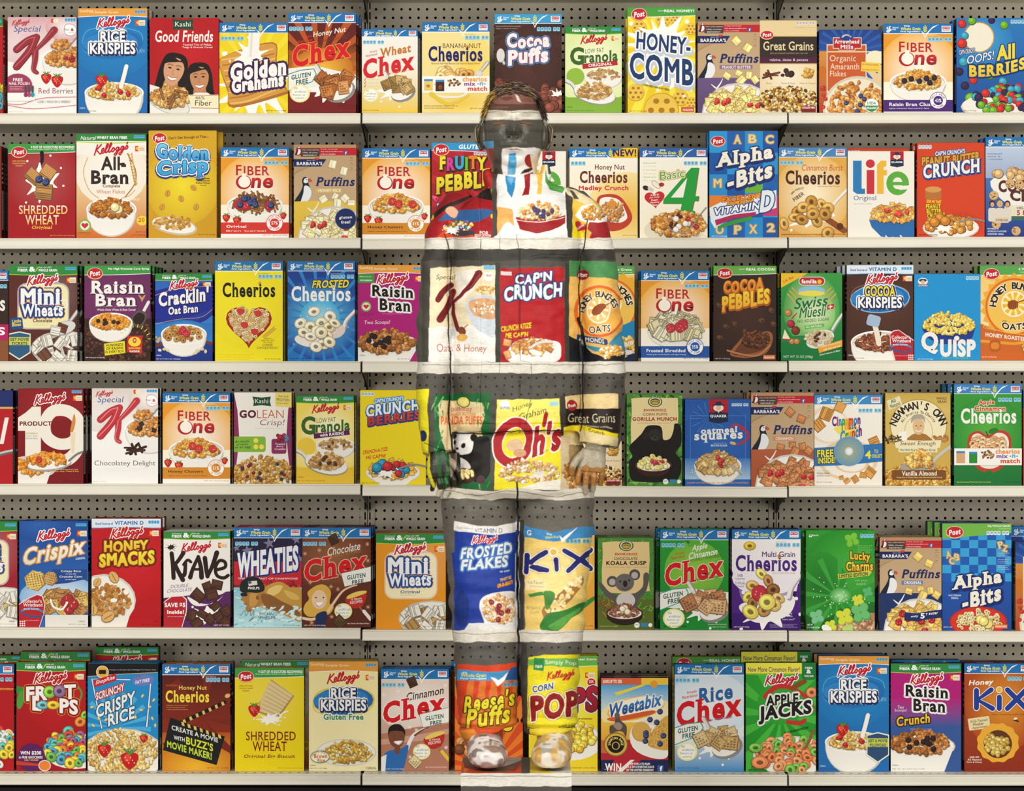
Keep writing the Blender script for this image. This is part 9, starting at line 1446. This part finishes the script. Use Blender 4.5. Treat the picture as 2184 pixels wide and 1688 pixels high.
def paint_at(co):
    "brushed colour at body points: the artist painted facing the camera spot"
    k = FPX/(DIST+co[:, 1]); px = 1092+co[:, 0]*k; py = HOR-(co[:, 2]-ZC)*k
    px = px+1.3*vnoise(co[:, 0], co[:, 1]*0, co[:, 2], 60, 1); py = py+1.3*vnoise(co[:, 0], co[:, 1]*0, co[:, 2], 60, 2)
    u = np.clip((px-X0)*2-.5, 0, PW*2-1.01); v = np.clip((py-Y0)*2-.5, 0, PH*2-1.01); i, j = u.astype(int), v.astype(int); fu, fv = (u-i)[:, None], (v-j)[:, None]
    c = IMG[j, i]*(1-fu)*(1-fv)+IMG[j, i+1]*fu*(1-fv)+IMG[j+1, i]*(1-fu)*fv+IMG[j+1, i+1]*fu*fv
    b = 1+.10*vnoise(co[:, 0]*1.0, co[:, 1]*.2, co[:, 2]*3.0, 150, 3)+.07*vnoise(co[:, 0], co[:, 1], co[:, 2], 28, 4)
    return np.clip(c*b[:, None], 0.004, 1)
M_PAINT = mat('acrylic_paint_on_cloth', 'ffffff', .55, bump=.18, bscale=140, attr='ink', spec=.3)
M_SKIN = mat('acrylic_paint_on_skin', 'ffffff', .36, bump=.2, bscale=180, attr='ink', spec=.5)
M_HAIR = mat('painted_hair', 'ffffff', .5, attr='ink', spec=.3)
def loft(V, F, rings, n=28, cap=True):
    "rings: (centre, rx, ry[, squareness]) swept along the path of centres"
    cs = [r[0] for r in rings]; k0 = len(V)
    for i, r in enumerate(rings):
        t = (cs[min(i+1, len(cs)-1)]-cs[max(i-1, 0)]).normalized()
        sx = Vector((1, 0, 0)); sx = (sx-t*sx.dot(t)).normalized() if abs(t.x) < .95 else Vector((0, 0, 1)); sy = t.cross(sx)
        if sy.y < 0: sy = -sy
        e = r[3] if len(r) > 3 else 2.0
        for q in range(n):
            a = 2*math.pi*q/n; ca, sa = math.cos(a), math.sin(a); u = abs(ca)**(2/e)*(1 if ca > 0 else -1); v = abs(sa)**(2/e)*(1 if sa > 0 else -1)
            V.append(tuple(r[0]+sx*u*r[1]+sy*v*r[2]))
    for i in range(len(rings)-1):
        for q in range(n): a, b = k0+i*n+q, k0+i*n+(q+1) % n; F.append((a, b, b+n, a+n))
    if cap: F.append(tuple(range(k0+n-1, k0-1, -1))); F.append(tuple(range(k0+(len(rings)-1)*n, k0+len(rings)*n)))
def ball(V, F, c, rx, ry, rz, n=20, m=12):
    k = len(V); V.append(tuple(c+Vector((0, 0, rz))))
    for i in range(1, m):
        a = math.pi*i/m
        for j in range(n): b = 2*math.pi*j/n; V.append(tuple(c+Vector((rx*math.sin(a)*math.cos(b), ry*math.sin(a)*math.sin(b), rz*math.cos(a)))))
    V.append(tuple(c-Vector((0, 0, rz)))); e = len(V)-1
    for j in range(n): F.append((k, k+1+j, k+1+(j+1) % n)); F.append((e, e-n+(j+1) % n, e-n+j))
    for i in range(m-2):
        for j in range(n): a = k+1+i*n+j; b = k+1+i*n+(j+1) % n; F.append((a, a+n, b+n, b))
def fuse(name, V, F, voxel, smooth_it, disp, mtl, parent, sub=0, colf=paint_at, sf=.5):
    "union the blocked volumes into one continuous skin, soften, add folds, then colour"
    me = bpy.data.meshes.new(name); me.from_pydata([tuple(v) for v in V], [], F); o = bpy.data.objects.new(name, me); C.objects.link(o)
    bm = __import__('bmesh').new(); bm.from_mesh(me); __import__('bmesh').ops.recalc_face_normals(bm, faces=bm.faces); bm.to_mesh(me); bm.free()
    r = o.modifiers.new('r', 'REMESH'); r.mode = 'VOXEL'; r.voxel_size = voxel; r.use_smooth_shade = True
    s = o.modifiers.new('s', 'SMOOTH'); s.iterations = smooth_it; s.factor = sf
    if sub: u = o.modifiers.new('u', 'SUBSURF'); u.subdivision_type = 'SIMPLE'; u.levels = sub
    dg = bpy.context.evaluated_depsgraph_get(); nm = bpy.data.meshes.new_from_object(o.evaluated_get(dg)); o.modifiers.clear(); o.data = nm; nm.name = name; bpy.data.meshes.remove(me)
    n = len(nm.vertices); co = np.zeros(n*3); nm.vertices.foreach_get('co', co); co = co.reshape(-1, 3); no = np.zeros(n*3); nm.vertices.foreach_get('normal', no); no = no.reshape(-1, 3)
    if disp is not None: co = co+no*disp(co)[:, None]; nm.vertices.foreach_set('co', co.ravel())
    cc = colf(co); ca = nm.color_attributes.new('ink', 'FLOAT_COLOR', 'POINT'); ca.data.foreach_set('color', np.hstack([cc, np.ones((n, 1))]).astype(np.float32).ravel())
    nm.materials.clear(); nm.materials.append(mtl); nm.polygons.foreach_set('use_smooth', [True]*len(nm.polygons)); nm.update()
    o.parent = parent; return o
PZT = 0.360                                   # plinth top
man = tag(empty('person', (0.01, -1.15, PZT)), 'man with closed eyes, clothes and skin painted like the shelves behind him', 'person')
def K(o): o.matrix_parent_inverse = Matrix.Translation(-Vector(man.location)); return o
PK = FPX/(DIST+YM)
def W_(px): return px/PK
# trousers
V, F = [], []
loft(V, F, [(M(1103, 905), W_(132), .098), (M(1103, 960), W_(143), .112, 2.3), (M(1102, 1010), W_(153), .118, 2.4), (M(1103, 1048), W_(161), .11, 2.6), (M(1103, 1064), W_(156), .09, 2.6)], 40)
for q in ([(1030, 940, 1102), (1060, 939, 1103), (1120, 945, 1103), (1200, 952, 1103), (1260, 958, 1102), (1320, 964, 1104), (1390, 967, 1105), (1450, 970, 1105), (1500, 976, 1105), (1550, 982, 1105), (1556, 986, 1105)],
          [(1030, 1104, 1266), (1060, 1103, 1267), (1120, 1103, 1265), (1200, 1105, 1257), (1260, 1106, 1252), (1320, 1106, 1246), (1390, 1108, 1237), (1450, 1110, 1234), (1500, 1112, 1232), (1550, 1115, 1231), (1556, 1119, 1228)]):
    loft(V, F, [(M((a+b)/2, y, YM+.012*math.sin((y-1030)/90)), W_((b-a)/2), .095-.022*(y-1030)/530, 2.3) for y, a, b in q], 32)
def folds_leg(co):
    x, y, z = co.T; d = .0042*vnoise(x*1.6, y, z*2.6+x*1.2, 11, 5)+.0024*vnoise(x, y, z*2+y, 30, 6)
    d += .006*np.exp(-((z-M(0, 1540).z)/.02)**2)*np.sin(z*230)*.6+.003*np.sin(z*95+x*14)*np.exp(-((z-M(0, 1275).z)/.07)**2)
    return d
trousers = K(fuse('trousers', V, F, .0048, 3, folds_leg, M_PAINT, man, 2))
# jacket
V, F = [], []
loft(V, F, [(M(1101, 372), W_(56), .058), (M(1101, 392), W_(62), .062), (M(1103, 408), W_(84), .075), (M(1105, 424), W_(112), .09), (M(1105, 450), W_(134), .105, 2.3), (M(1104, 500), W_(139), .118, 2.4), (M(1103, 600), W_(138), .122, 2.5), (M(1103, 700), W_(141), .122, 2.5), (M(1103, 800), W_(144), .122, 2.5), (M(1103, 880), W_(144), .124, 2.5), (M(1101, 915), W_(137), .124, 2.5), (M(1101, 922), W_(132), .116, 2.5)], 40)
for q in ([(1008, 424, 26, 0), (978, 440, 34, 0), (958, 462, 36, 0), (944, 500, 35, 0), (932, 560, 33, 0), (929, 620, 33, -.01), (926, 700, 35, -.025), (925, 800, 36, -.045), (927, 880, 36, -.06), (932, 930, 35, -.066), (937, 968, 33, -.07)],
          [(1198, 420, 28, 0), (1226, 434, 34, 0), (1250, 458, 37, 0), (1266, 500, 36, 0), (1276, 560, 37, 0), (1281, 620, 39, -.01), (1286, 700, 42, -.025), (1290, 800, 44, -.045), (1289, 870, 45, -.06), (1280, 915, 46, -.066), (1275, 952, 43, -.07)]):
    loft(V, F, [(M(x, y, YM+d), W_(r), W_(r)*1.25 if r > 30 else W_(r), 2.1) for x, y, r, d in q], 28)
for pts in ([(1050, 402, 14), (1042, 380, 12), (1038, 362, 8)], [(1156, 400, 14), (1163, 375, 13), (1164, 352, 8)], [(1160, 398, 10), (1186, 402, 9), (1212, 408, 9)]):
    loft(V, F, [(M(x, y, YM-.03), W_(r), W_(r)*1.5) for x, y, r in pts], 14)
def folds_jk(co):
    x, y, z = co.T; k = FPX/(DIST+y); px = 1092+x*k; py = HOR-(z-ZC)*k
    d = .0046*vnoise(x*1.3, y, z*2.4+x*1.5, 9, 7)+.0022*vnoise(x*1.5, y, z*2, 30, 8)
    arm = (px < 962) | (px > 1242); d += np.where(arm, .003*np.sin(py/9+px/14)*(.4+.6*np.exp(-((py-700)/60)**2)), 0)
    d += np.where((abs(px-1108) < 1.6) & (py > 500) & (y < YM), -.0035, 0)+np.where((abs(px-1024) < 1.2) & (y < YM), -.002, 0)
    d -= .006*np.exp(-((px-959)/3.5)**2)*(py > 510)*(py < 960)*(y < YM-.02)+.006*np.exp(-((px-1240)/3.5)**2)*(py > 520)*(py < 930)*(y < YM-.02)
    d += np.where((abs(py-905) < 1.6) & ~arm & (y < YM), -.003, 0)
    return d
jacket = K(fuse('jacket', V, F, .0048, 3, folds_jk, M_PAINT, man, 2))
# body: head, neck, trunk, arms, hands and legs in one skin
V, F = [], []
HC = M(1096, 281); hx, hy, hz = .0765, .098, .1135
nu, nv = 260, 220
k0 = len(V)
def face_disp(x, z):
    g = lambda cx, cz, sx, sz: math.exp(-((x-cx)/sx)**2-((z-cz)/sz)**2)
    dz = z+.006; nt = math.exp(-(x/.0115)**2-(dz/(.017 if dz > 0 else .0075))**2)
    d = .010*g(0, .018, .0075, .022)+.023*nt+.009*(g(.0125, -.0095, .0058, .0062)+g(-.0125, -.0095, .0058, .0062))-.007*(g(.0065, -.0150, .0034, .0026)+g(-.0065, -.0150, .0034, .0026))
    d -= .003*(g(.021, -.012, .003, .009)+g(-.021, -.012, .003, .009))+.002*(g(.027, -.032, .004, .010)+g(-.027, -.032, .004, .010))
    d -= .013*(g(.033, .024, .019, .012)+g(-.033, .024, .019, .012)); d += .0095*(g(.033, .0195, .0145, .0085)+g(-.033, .0195, .0145, .0085))
    for s in (-1, 1): zc = .0185-.10*(abs(x-s*.033))**1.35+.00; d -= .0045*math.exp(-((x-s*.033)/.0155)**2-((z-zc)/.0019)**2); d -= .0025*math.exp(-((x-s*.033)/.016)**2-((z-.0305)/.0022)**2)
    d += .005*math.exp(-((abs(x)-.028)/.022)**2-((z-.043)/.007)**2)
    d += .0065*g(0, -.0385, .020, .0048)+.0085*g(0, -.0515, .018, .0058)-.0085*g(0, -.0446, .023, .0021)
    d += .012*g(0, -.087, .022, .014)-.007*g(0, -.066, .019, .006)+.006*(g(.046, -.006, .018, .018)+g(-.046, -.006, .018, .018))-.003*g(0, -.029, .0035, .006)-.004*(g(.045, -.045, .014, .02)+g(-.045, -.045, .014, .02))
    return d*1.15
for i in range(nv+1):
    a = math.pi*i/nv
    for j in range(nu):
        b = 2*math.pi*j/nu; sa = math.sin(a)**(.62 if a > math.pi/2 else .9); x = hx*sa*math.cos(b); y = hy*math.sin(a)**.85*math.sin(b); z = hz*math.cos(a)
        if z < 0: x *= 1-.12*min(1, (-z/hz)**2)
        if y < 0: w_ = min(1, -y/(hy*.35)); y = y*(.93+.0*w_)-face_disp(x, z)*w_
        V.append(tuple(HC+Vector((x, y, z))))
for i in range(nv):
    for j in range(nu): a = k0+i*nu+j; b = k0+i*nu+(j+1) % nu; F.append((a, a+nu, b+nu, b))
for s in (-1, 1):       # ears: a lobed shell with a raised rim
    ec = HC+Vector((s*.0845, .004, -.015))
    loft(V, F, [(ec+Vector((s*.002, 0, .029)), .007, .006), (ec+Vector((s*.002, 0, .018)), .0105, .006), (ec+Vector((s*.001, 0, 0)), .0095, .006), (ec+Vector((-s*.002, 0, -.016)), .007, .006), (ec+Vector((-s*.004, 0, -.028)), .005, .005)], 16)
    rim = [(-.006, .022), (-.002, .031), (.006, .032), (.0125, .024), (.0135, .008), (.010, -.008), (.005, -.020), (0, -.028)]
    loft(V, F, [(ec+Vector((s*x, -.0055, z)), .0034, .0034) for x, z in rim], 10); ball(V, F, ec+Vector((-s*.001, -.003, -.027)), .006, .006, .007, 10, 8)
    ball(V, F, HC+Vector((s*.076, .0, -.012)), .012, .03, .034, 14, 8)
loft(V, F, [(M(1096, 345), .058, .066), (M(1098, 380), .055, .062), (M(1100, 400), .058, .064), (M(1102, 420), .085, .072), (M(1104, 450), .125, .085), (M(1103, 600), .13, .095), (M(1102, 800), .12, .09), (M(1102, 950), .135, .09), (M(1102, 1020), .14, .085)], 30)
ARM = [[(978, 445), (945, 520), (930, 620), (926, 720), (926, 820), (930, 900), (936, 960), (938, 985)], [(1226, 440), (1264, 520), (1279, 620), (1284, 720), (1287, 820), (1286, 890), (1274, 945), (1266, 975)]]
for h_, q in enumerate(ARM): loft(V, F, [(M(x, y, YM-.07*max(0, (y-600))/330), W_((24, 24, 23, 21, 20, 19, 20, 26)[i]), W_((24, 24, 24, 22, 21, 17, 15, 14)[i])) for i, (x, y) in enumerate(q)], 20)
yh = YM-.078
def finger(pts, r0, r1):
    n = len(pts); loft(V, F, [(M(x, y, yh+d), W_(r0+(r1-r0)*i/(n-1)), W_(r0+(r1-r0)*i/(n-1))) for i, (x, y, d) in enumerate(pts)], 12)
    x, y, d = pts[-1]; c = M(x, y, yh+d); r = W_(r1); ball(V, F, c, r, r, r*1.2, 10, 8)
# his left hand, at the right of the picture
loft(V, F, [(M(1266, 960, yh), W_(25), W_(15)), (M(1263, 978, yh), W_(29), W_(16), 2.4), (M(1261, 996, yh), W_(30), W_(15), 2.6), (M(1260, 1006, yh), W_(29), W_(12), 2.6)], 22)
finger([(1238, 1000, 0), (1233, 1014, -.008), (1232, 1028, -.004), (1236, 1040, .006)], 7, 6)
finger([(1252.5, 1003, 0), (1250, 1020, -.01), (1248.5, 1036, -.006), (1249, 1050, .004)], 7.2, 6)
finger([(1267.5, 1002, 0), (1267, 1018, -.006), (1265, 1032, .002), (1265, 1044, .012)], 7, 5.8)
finger([(1282, 998, 0), (1284, 1011, -.002), (1283, 1022, .008), (1281, 1031, .016)], 6.4, 5.2)
finger([(1244, 968, -.006), (1231, 980, -.018), (1222, 994, -.024), (1219, 1008, -.018)], 9, 6.8)
# his right hand, at the left of the picture
loft(V, F, [(M(937, 972, yh), W_(24), W_(15)), (M(938, 990, yh), W_(28), W_(17), 2.4), (M(940, 1008, yh), W_(29), W_(15), 2.6), (M(941, 1018, yh), W_(28), W_(12), 2.6)], 22)
finger([(962, 1010, 0), (970, 1024, -.008), (971, 1038, .002), (966, 1049, .012)], 7, 6)
finger([(948, 1014, 0), (954, 1032, -.01), (955, 1046, .0), (950, 1057, .012)], 7.2, 6)
finger([(933, 1014, 0), (938, 1032, -.006), (939, 1045, .004), (935, 1054, .014)], 7, 5.8)
finger([(919, 1008, 0), (922, 1024, -.002), (924, 1036, .008), (922, 1044, .016)], 6.4, 5.2)
finger([(955, 982, -.008), (970, 992, -.02), (980, 1006, -.024), (984, 1020, -.018)], 9, 6.8)
for xa, xb in ((1022, 1044), (1184, 1174)):
    loft(V, F, [(M(xa, 1010), .075, .075), (M(xa, 1150), .065, .07), (M((xa+xb)/2, 1280), .052, .058), (M(xb, 1400), .05, .055), (M(xb, 1540), .036, .04), (M(xb, 1590), .034, .04)], 20)
def skin_d(co): return .0006*vnoise(co[:, 0], co[:, 1], co[:, 2], 60, 9)
def skin_col(co):
    c = paint_at(co); k = FPX/(DIST+co[:, 1]); px = 1092+co[:, 0]*k; py = HOR-(co[:, 2]-ZC)*k; n1 = vnoise(co[:, 0], co[:, 1], co[:, 2], 300, 21)[:, None]; n2 = vnoise(co[:, 0], co[:, 1], co[:, 2], 60, 22)[:, None]
    R_h = ((px > 1208) & (py > 948) & (co[:, 1] < YM-.045))[:, None]; b_ = LC('a89f88')*(1+.22*n1)+LC('8c6c40')*.12*n2; f_ = LC('a8743c')*(1+.35*n1); c = np.where(R_h, np.where(((py > 998+8*n2[:, 0]) & (py < 1036))[:, None], f_, b_), c)
    return c
body = K(fuse('body', V, F, .0019, 1, skin_d, M_SKIN, man, 0, colf=skin_col, sf=.4))
# hair: a cap hugging the skull and short painted spikes
V, F, CO = [], [], []
hc = HC+Vector((0, .014, .006)); HX, HY, HZ = .079, .100, .115
def hair_ok(p):
    x, y, z = p.x-HC.x, p.y-HC.y, p.z-HC.z
    line = .084-.0*abs(x) if abs(x) < .05 else .084-(abs(x)-.05)*2.4
    return z > line if y < -.01 else z > (.016 if y < .03 else -.02)
rh = random.Random(5)
def hair_col(p):
    x = p.x-HC.x; z = p.z-HC.z; t = rh.random()
    if z < .045: return LC(rh.choice(['cfc8b8', 'b8b0a0', '2a241c', '5c5444', '14100c', '14100c']))
    if x < -.035: return LC(rh.choice(['c89c34', 'dcb44c', '16110c', '16110c', '8c6420']))
    if x > .04: return LC(rh.choice(['14100c', '1c1410', '3c261c', '6c4838', '14100c']))
    return LC(rh.choice(['16110c', '1e1712', '9c948c', '5c3c30', '9c7424', '16110c', '3a2418']))
n, m = 60, 40; idx = {}
for i in range(m+1):
    for j in range(n):
        a = math.pi*i/m; b = 2*math.pi*j/n; p = hc+Vector((HX*math.sin(a)*math.cos(b), HY*math.sin(a)*math.sin(b), HZ*math.cos(a)))
        if hair_ok(p): idx[(i, j)] = len(V); V.append(tuple(p)); CO.append(LC('17110c'))
for i in range(m):
    for j in range(n):
        q = [(i, j), (i+1, j), (i+1, (j+1) % n), (i, (j+1) % n)]
        if all(t in idx for t in q): F.append(tuple(idx[t] for t in q))
cnt = 0
while cnt < 5200:
    u, v = rh.uniform(-1, 1), rh.uniform(0, 2*math.pi); s_ = math.sqrt(1-u*u)
    nrm = Vector((s_*math.cos(v), s_*math.sin(v), u)); p = hc+Vector((nrm.x*HX, nrm.y*HY, nrm.z*HZ))
    if not hair_ok(p+Vector((0, 0, -.004))) or nrm.y > .75: continue
    cnt += 1; z = p.z-HC.z
    sd_ = abs(p.x-HC.x) > .045; d = Vector(((.9 if p.x+rh.uniform(-.03, .03) > HC.x else -.9)*(.12 if sd_ else 1)+rh.uniform(-.35, .35), -.35+rh.uniform(-.3, .3), -.9 if sd_ else -.1)); d = d-nrm*(d.dot(nrm)-rh.uniform(.05, .3)); d.normalize()
    Ln = rh.uniform(.016, .032); e = p-nrm*.003; t1 = e+d*Ln*.55+nrm*.003; t2 = e+d*Ln+nrm*rh.uniform(-.002, .002); sd = d.cross(nrm).normalized()*rh.uniform(.00045, .0009); up = nrm*.0009; k = len(V)
    V += [tuple(e+sd), tuple(e-sd), tuple(e+up), tuple(t1+sd*.8), tuple(t1-sd*.8), tuple(t1+up), tuple(t2)]
    F += [(k, k+1, k+4, k+3), (k+1, k+2, k+5, k+4), (k+2, k, k+3, k+5), (k+3, k+4, k+6), (k+4, k+5, k+6), (k+5, k+3, k+6)]; c = hair_col(p); CO += [c]*7
o = bpy.data.objects.new('hair', ink_mesh('hair', np.array(V), F, np.array(CO), [M_HAIR])); C.objects.link(o); o.parent = man; K(o)
# shoes: round-toed leather shoes pointing at the camera, with tied laces
for cx, rot, lab in ((1040, .10, 'shoe smeared with white, grey and pink paint'), (1176, -.10, 'shoe smeared with white and gold paint')):
    V, F = [], []; toe = Vector((M(cx, 1600, -1.26).x, -1.262, PZT)); R_ = Matrix.Rotation(rot, 3, 'Z')
    def SP(x, y, z): return toe+R_ @ Vector((x, y, 0))+Vector((0, 0, z))
    loft(V, F, [(SP(0, -.052, .026), .018, .014), (SP(0, -.046, .027), .034, .022), (SP(0, -.030, .031), .046, .029), (SP(0, .0, .036), .051, .034), (SP(0, .03, .042), .049, .040), (SP(0, .07, .052), .045, .050), (SP(0, .11, .058), .042, .056), (SP(0, .16, .056), .041, .054), (SP(0, .20, .046), .034, .044), (SP(0, .215, .035), .018, .028)], 28)
    loft(V, F, [(SP(0, .135, .05), .036, .05), (SP(0, .14, .115), .036, .045)], 20); ball(V, F, SP(0, .004, .036), .047, .05, .032)
    sh = K(fuse('shoe', V, F, .003, 3, lambda co: np.where(co[:, 2] < PZT+.003, 0, .0012*vnoise(co[:, 0], co[:, 1], co[:, 2], 45, 12)), M_SKIN, man, 0))
    nv_ = len(sh.data.vertices); co = np.zeros(nv_*3); sh.data.vertices.foreach_get('co', co); co = co.reshape(-1, 3); co[:, 2] = np.maximum(co[:, 2], PZT+.0005)
    sh.data.vertices.foreach_set('co', co.ravel()); left = cx < 1100
    nz = vnoise(co[:, 0], co[:, 1], co[:, 2], 48, 13 if left else 14)[:, None]; nz2 = vnoise(co[:, 0], co[:, 1], co[:, 2], 75, 15)[:, None]
    a_, b_, c_, d_ = [LC(t) for t in (('9c8474', 'ece8e4', 'b8909c', '5c4034') if left else ('d0a24c', 'e8e2d8', 'dcc08c', '9c9a98'))]
    cc = a_+(b_-a_)*np.clip(nz*3+.75, 0, 1); cc = cc+(c_-cc)*np.clip(nz2*4-1.2, 0, .8); cc = cc+(d_-cc)*np.clip(-nz2*5-2, 0, .8); top = (co[:, 1] > -1.215)[:, None] & (nz > -.2); cc = np.where(top, LC('c84a20') if left else LC('dcb040'), cc)
    cc = np.where((co[:, 2] < PZT+.009)[:, None], LC('12100e'), cc)
    sh.data.color_attributes['ink'].data.foreach_set('color', np.hstack([cc, np.ones((nv_, 1))]).astype(np.float32).ravel()); sh['label'] = lab
    V, F = [], []; lc = 'dcd4c4'
    for pts in ([(-.02, .055), (0, .045), (.02, .055)], [(-.02, .075), (0, .066), (.02, .075)], [(0, .05), (-.022, .02), (-.036, .012)], [(0, .05), (.024, .024), (.036, .02)], [(0, .05), (-.01, .02), (.006, .012)]):
        loft(V, F, [(SP(x, y, .076+(y*.34) if i != 2 or abs(x) < .03 else .055), .0022, .0022) for i, (x, y) in enumerate(pts)], 6)
    CC = np.tile(LC(lc), (len(V), 1)); la = bpy.data.objects.new('shoelace', ink_mesh('shoelace', np.array(V), F, CC, [M_SKIN])); C.objects.link(la); la.parent = sh; la.matrix_parent_inverse = sh.matrix_parent_inverse.copy()
# plinth, painted to continue the boxes and the bottom shelf
px0, px1 = (983-1092)*(DIST-1.33)/FPX, (1219-1092)*(DIST-1.33)/FPX
def grid(o_, u_, v_, nu, nv):
    k = len(GV); GV.extend([tuple(Vector(o_)+Vector(u_)*(i/nu)+Vector(v_)*(j/nv)) for j in range(nv+1) for i in range(nu+1)]); GF.extend([(k+j*(nu+1)+i, k+j*(nu+1)+i+1, k+(j+1)*(nu+1)+i+1, k+(j+1)*(nu+1)+i) for j in range(nv) for i in range(nu)])
GV, GF = [], []; w_ = px1-px0; y0_, y1_ = -1.335, -.99
grid((px0, y0_, PZT), (w_, 0, 0), (0, y1_-y0_, 0), 190, 190); grid((px0, y0_, 0), (w_, 0, 0), (0, 0, PZT), 190, 240); k = len(GV)
GV += [(px0, y1_, 0), (px1, y1_, 0), (px1, y1_, PZT), (px0, y1_, PZT), (px0, y0_, 0), (px0, y0_, PZT), (px1, y0_, 0), (px1, y0_, PZT)]; GF += [(k+1, k, k+3, k+2), (k, k+4, k+5, k+3), (k+6, k+1, k+2, k+7), (k+4, k, k+1, k+6)]
GA = np.array(GV); pc = paint_at(GA); pl = bpy.data.objects.new('plinth', ink_mesh('plinth', GA, GF, pc, [M_PAINT])); C.objects.link(pl)
tag(pl, "low box under the person's shoes, painted orange, yellow and white to continue the shelves", 'plinth')
bpy.data.objects.remove(_to)
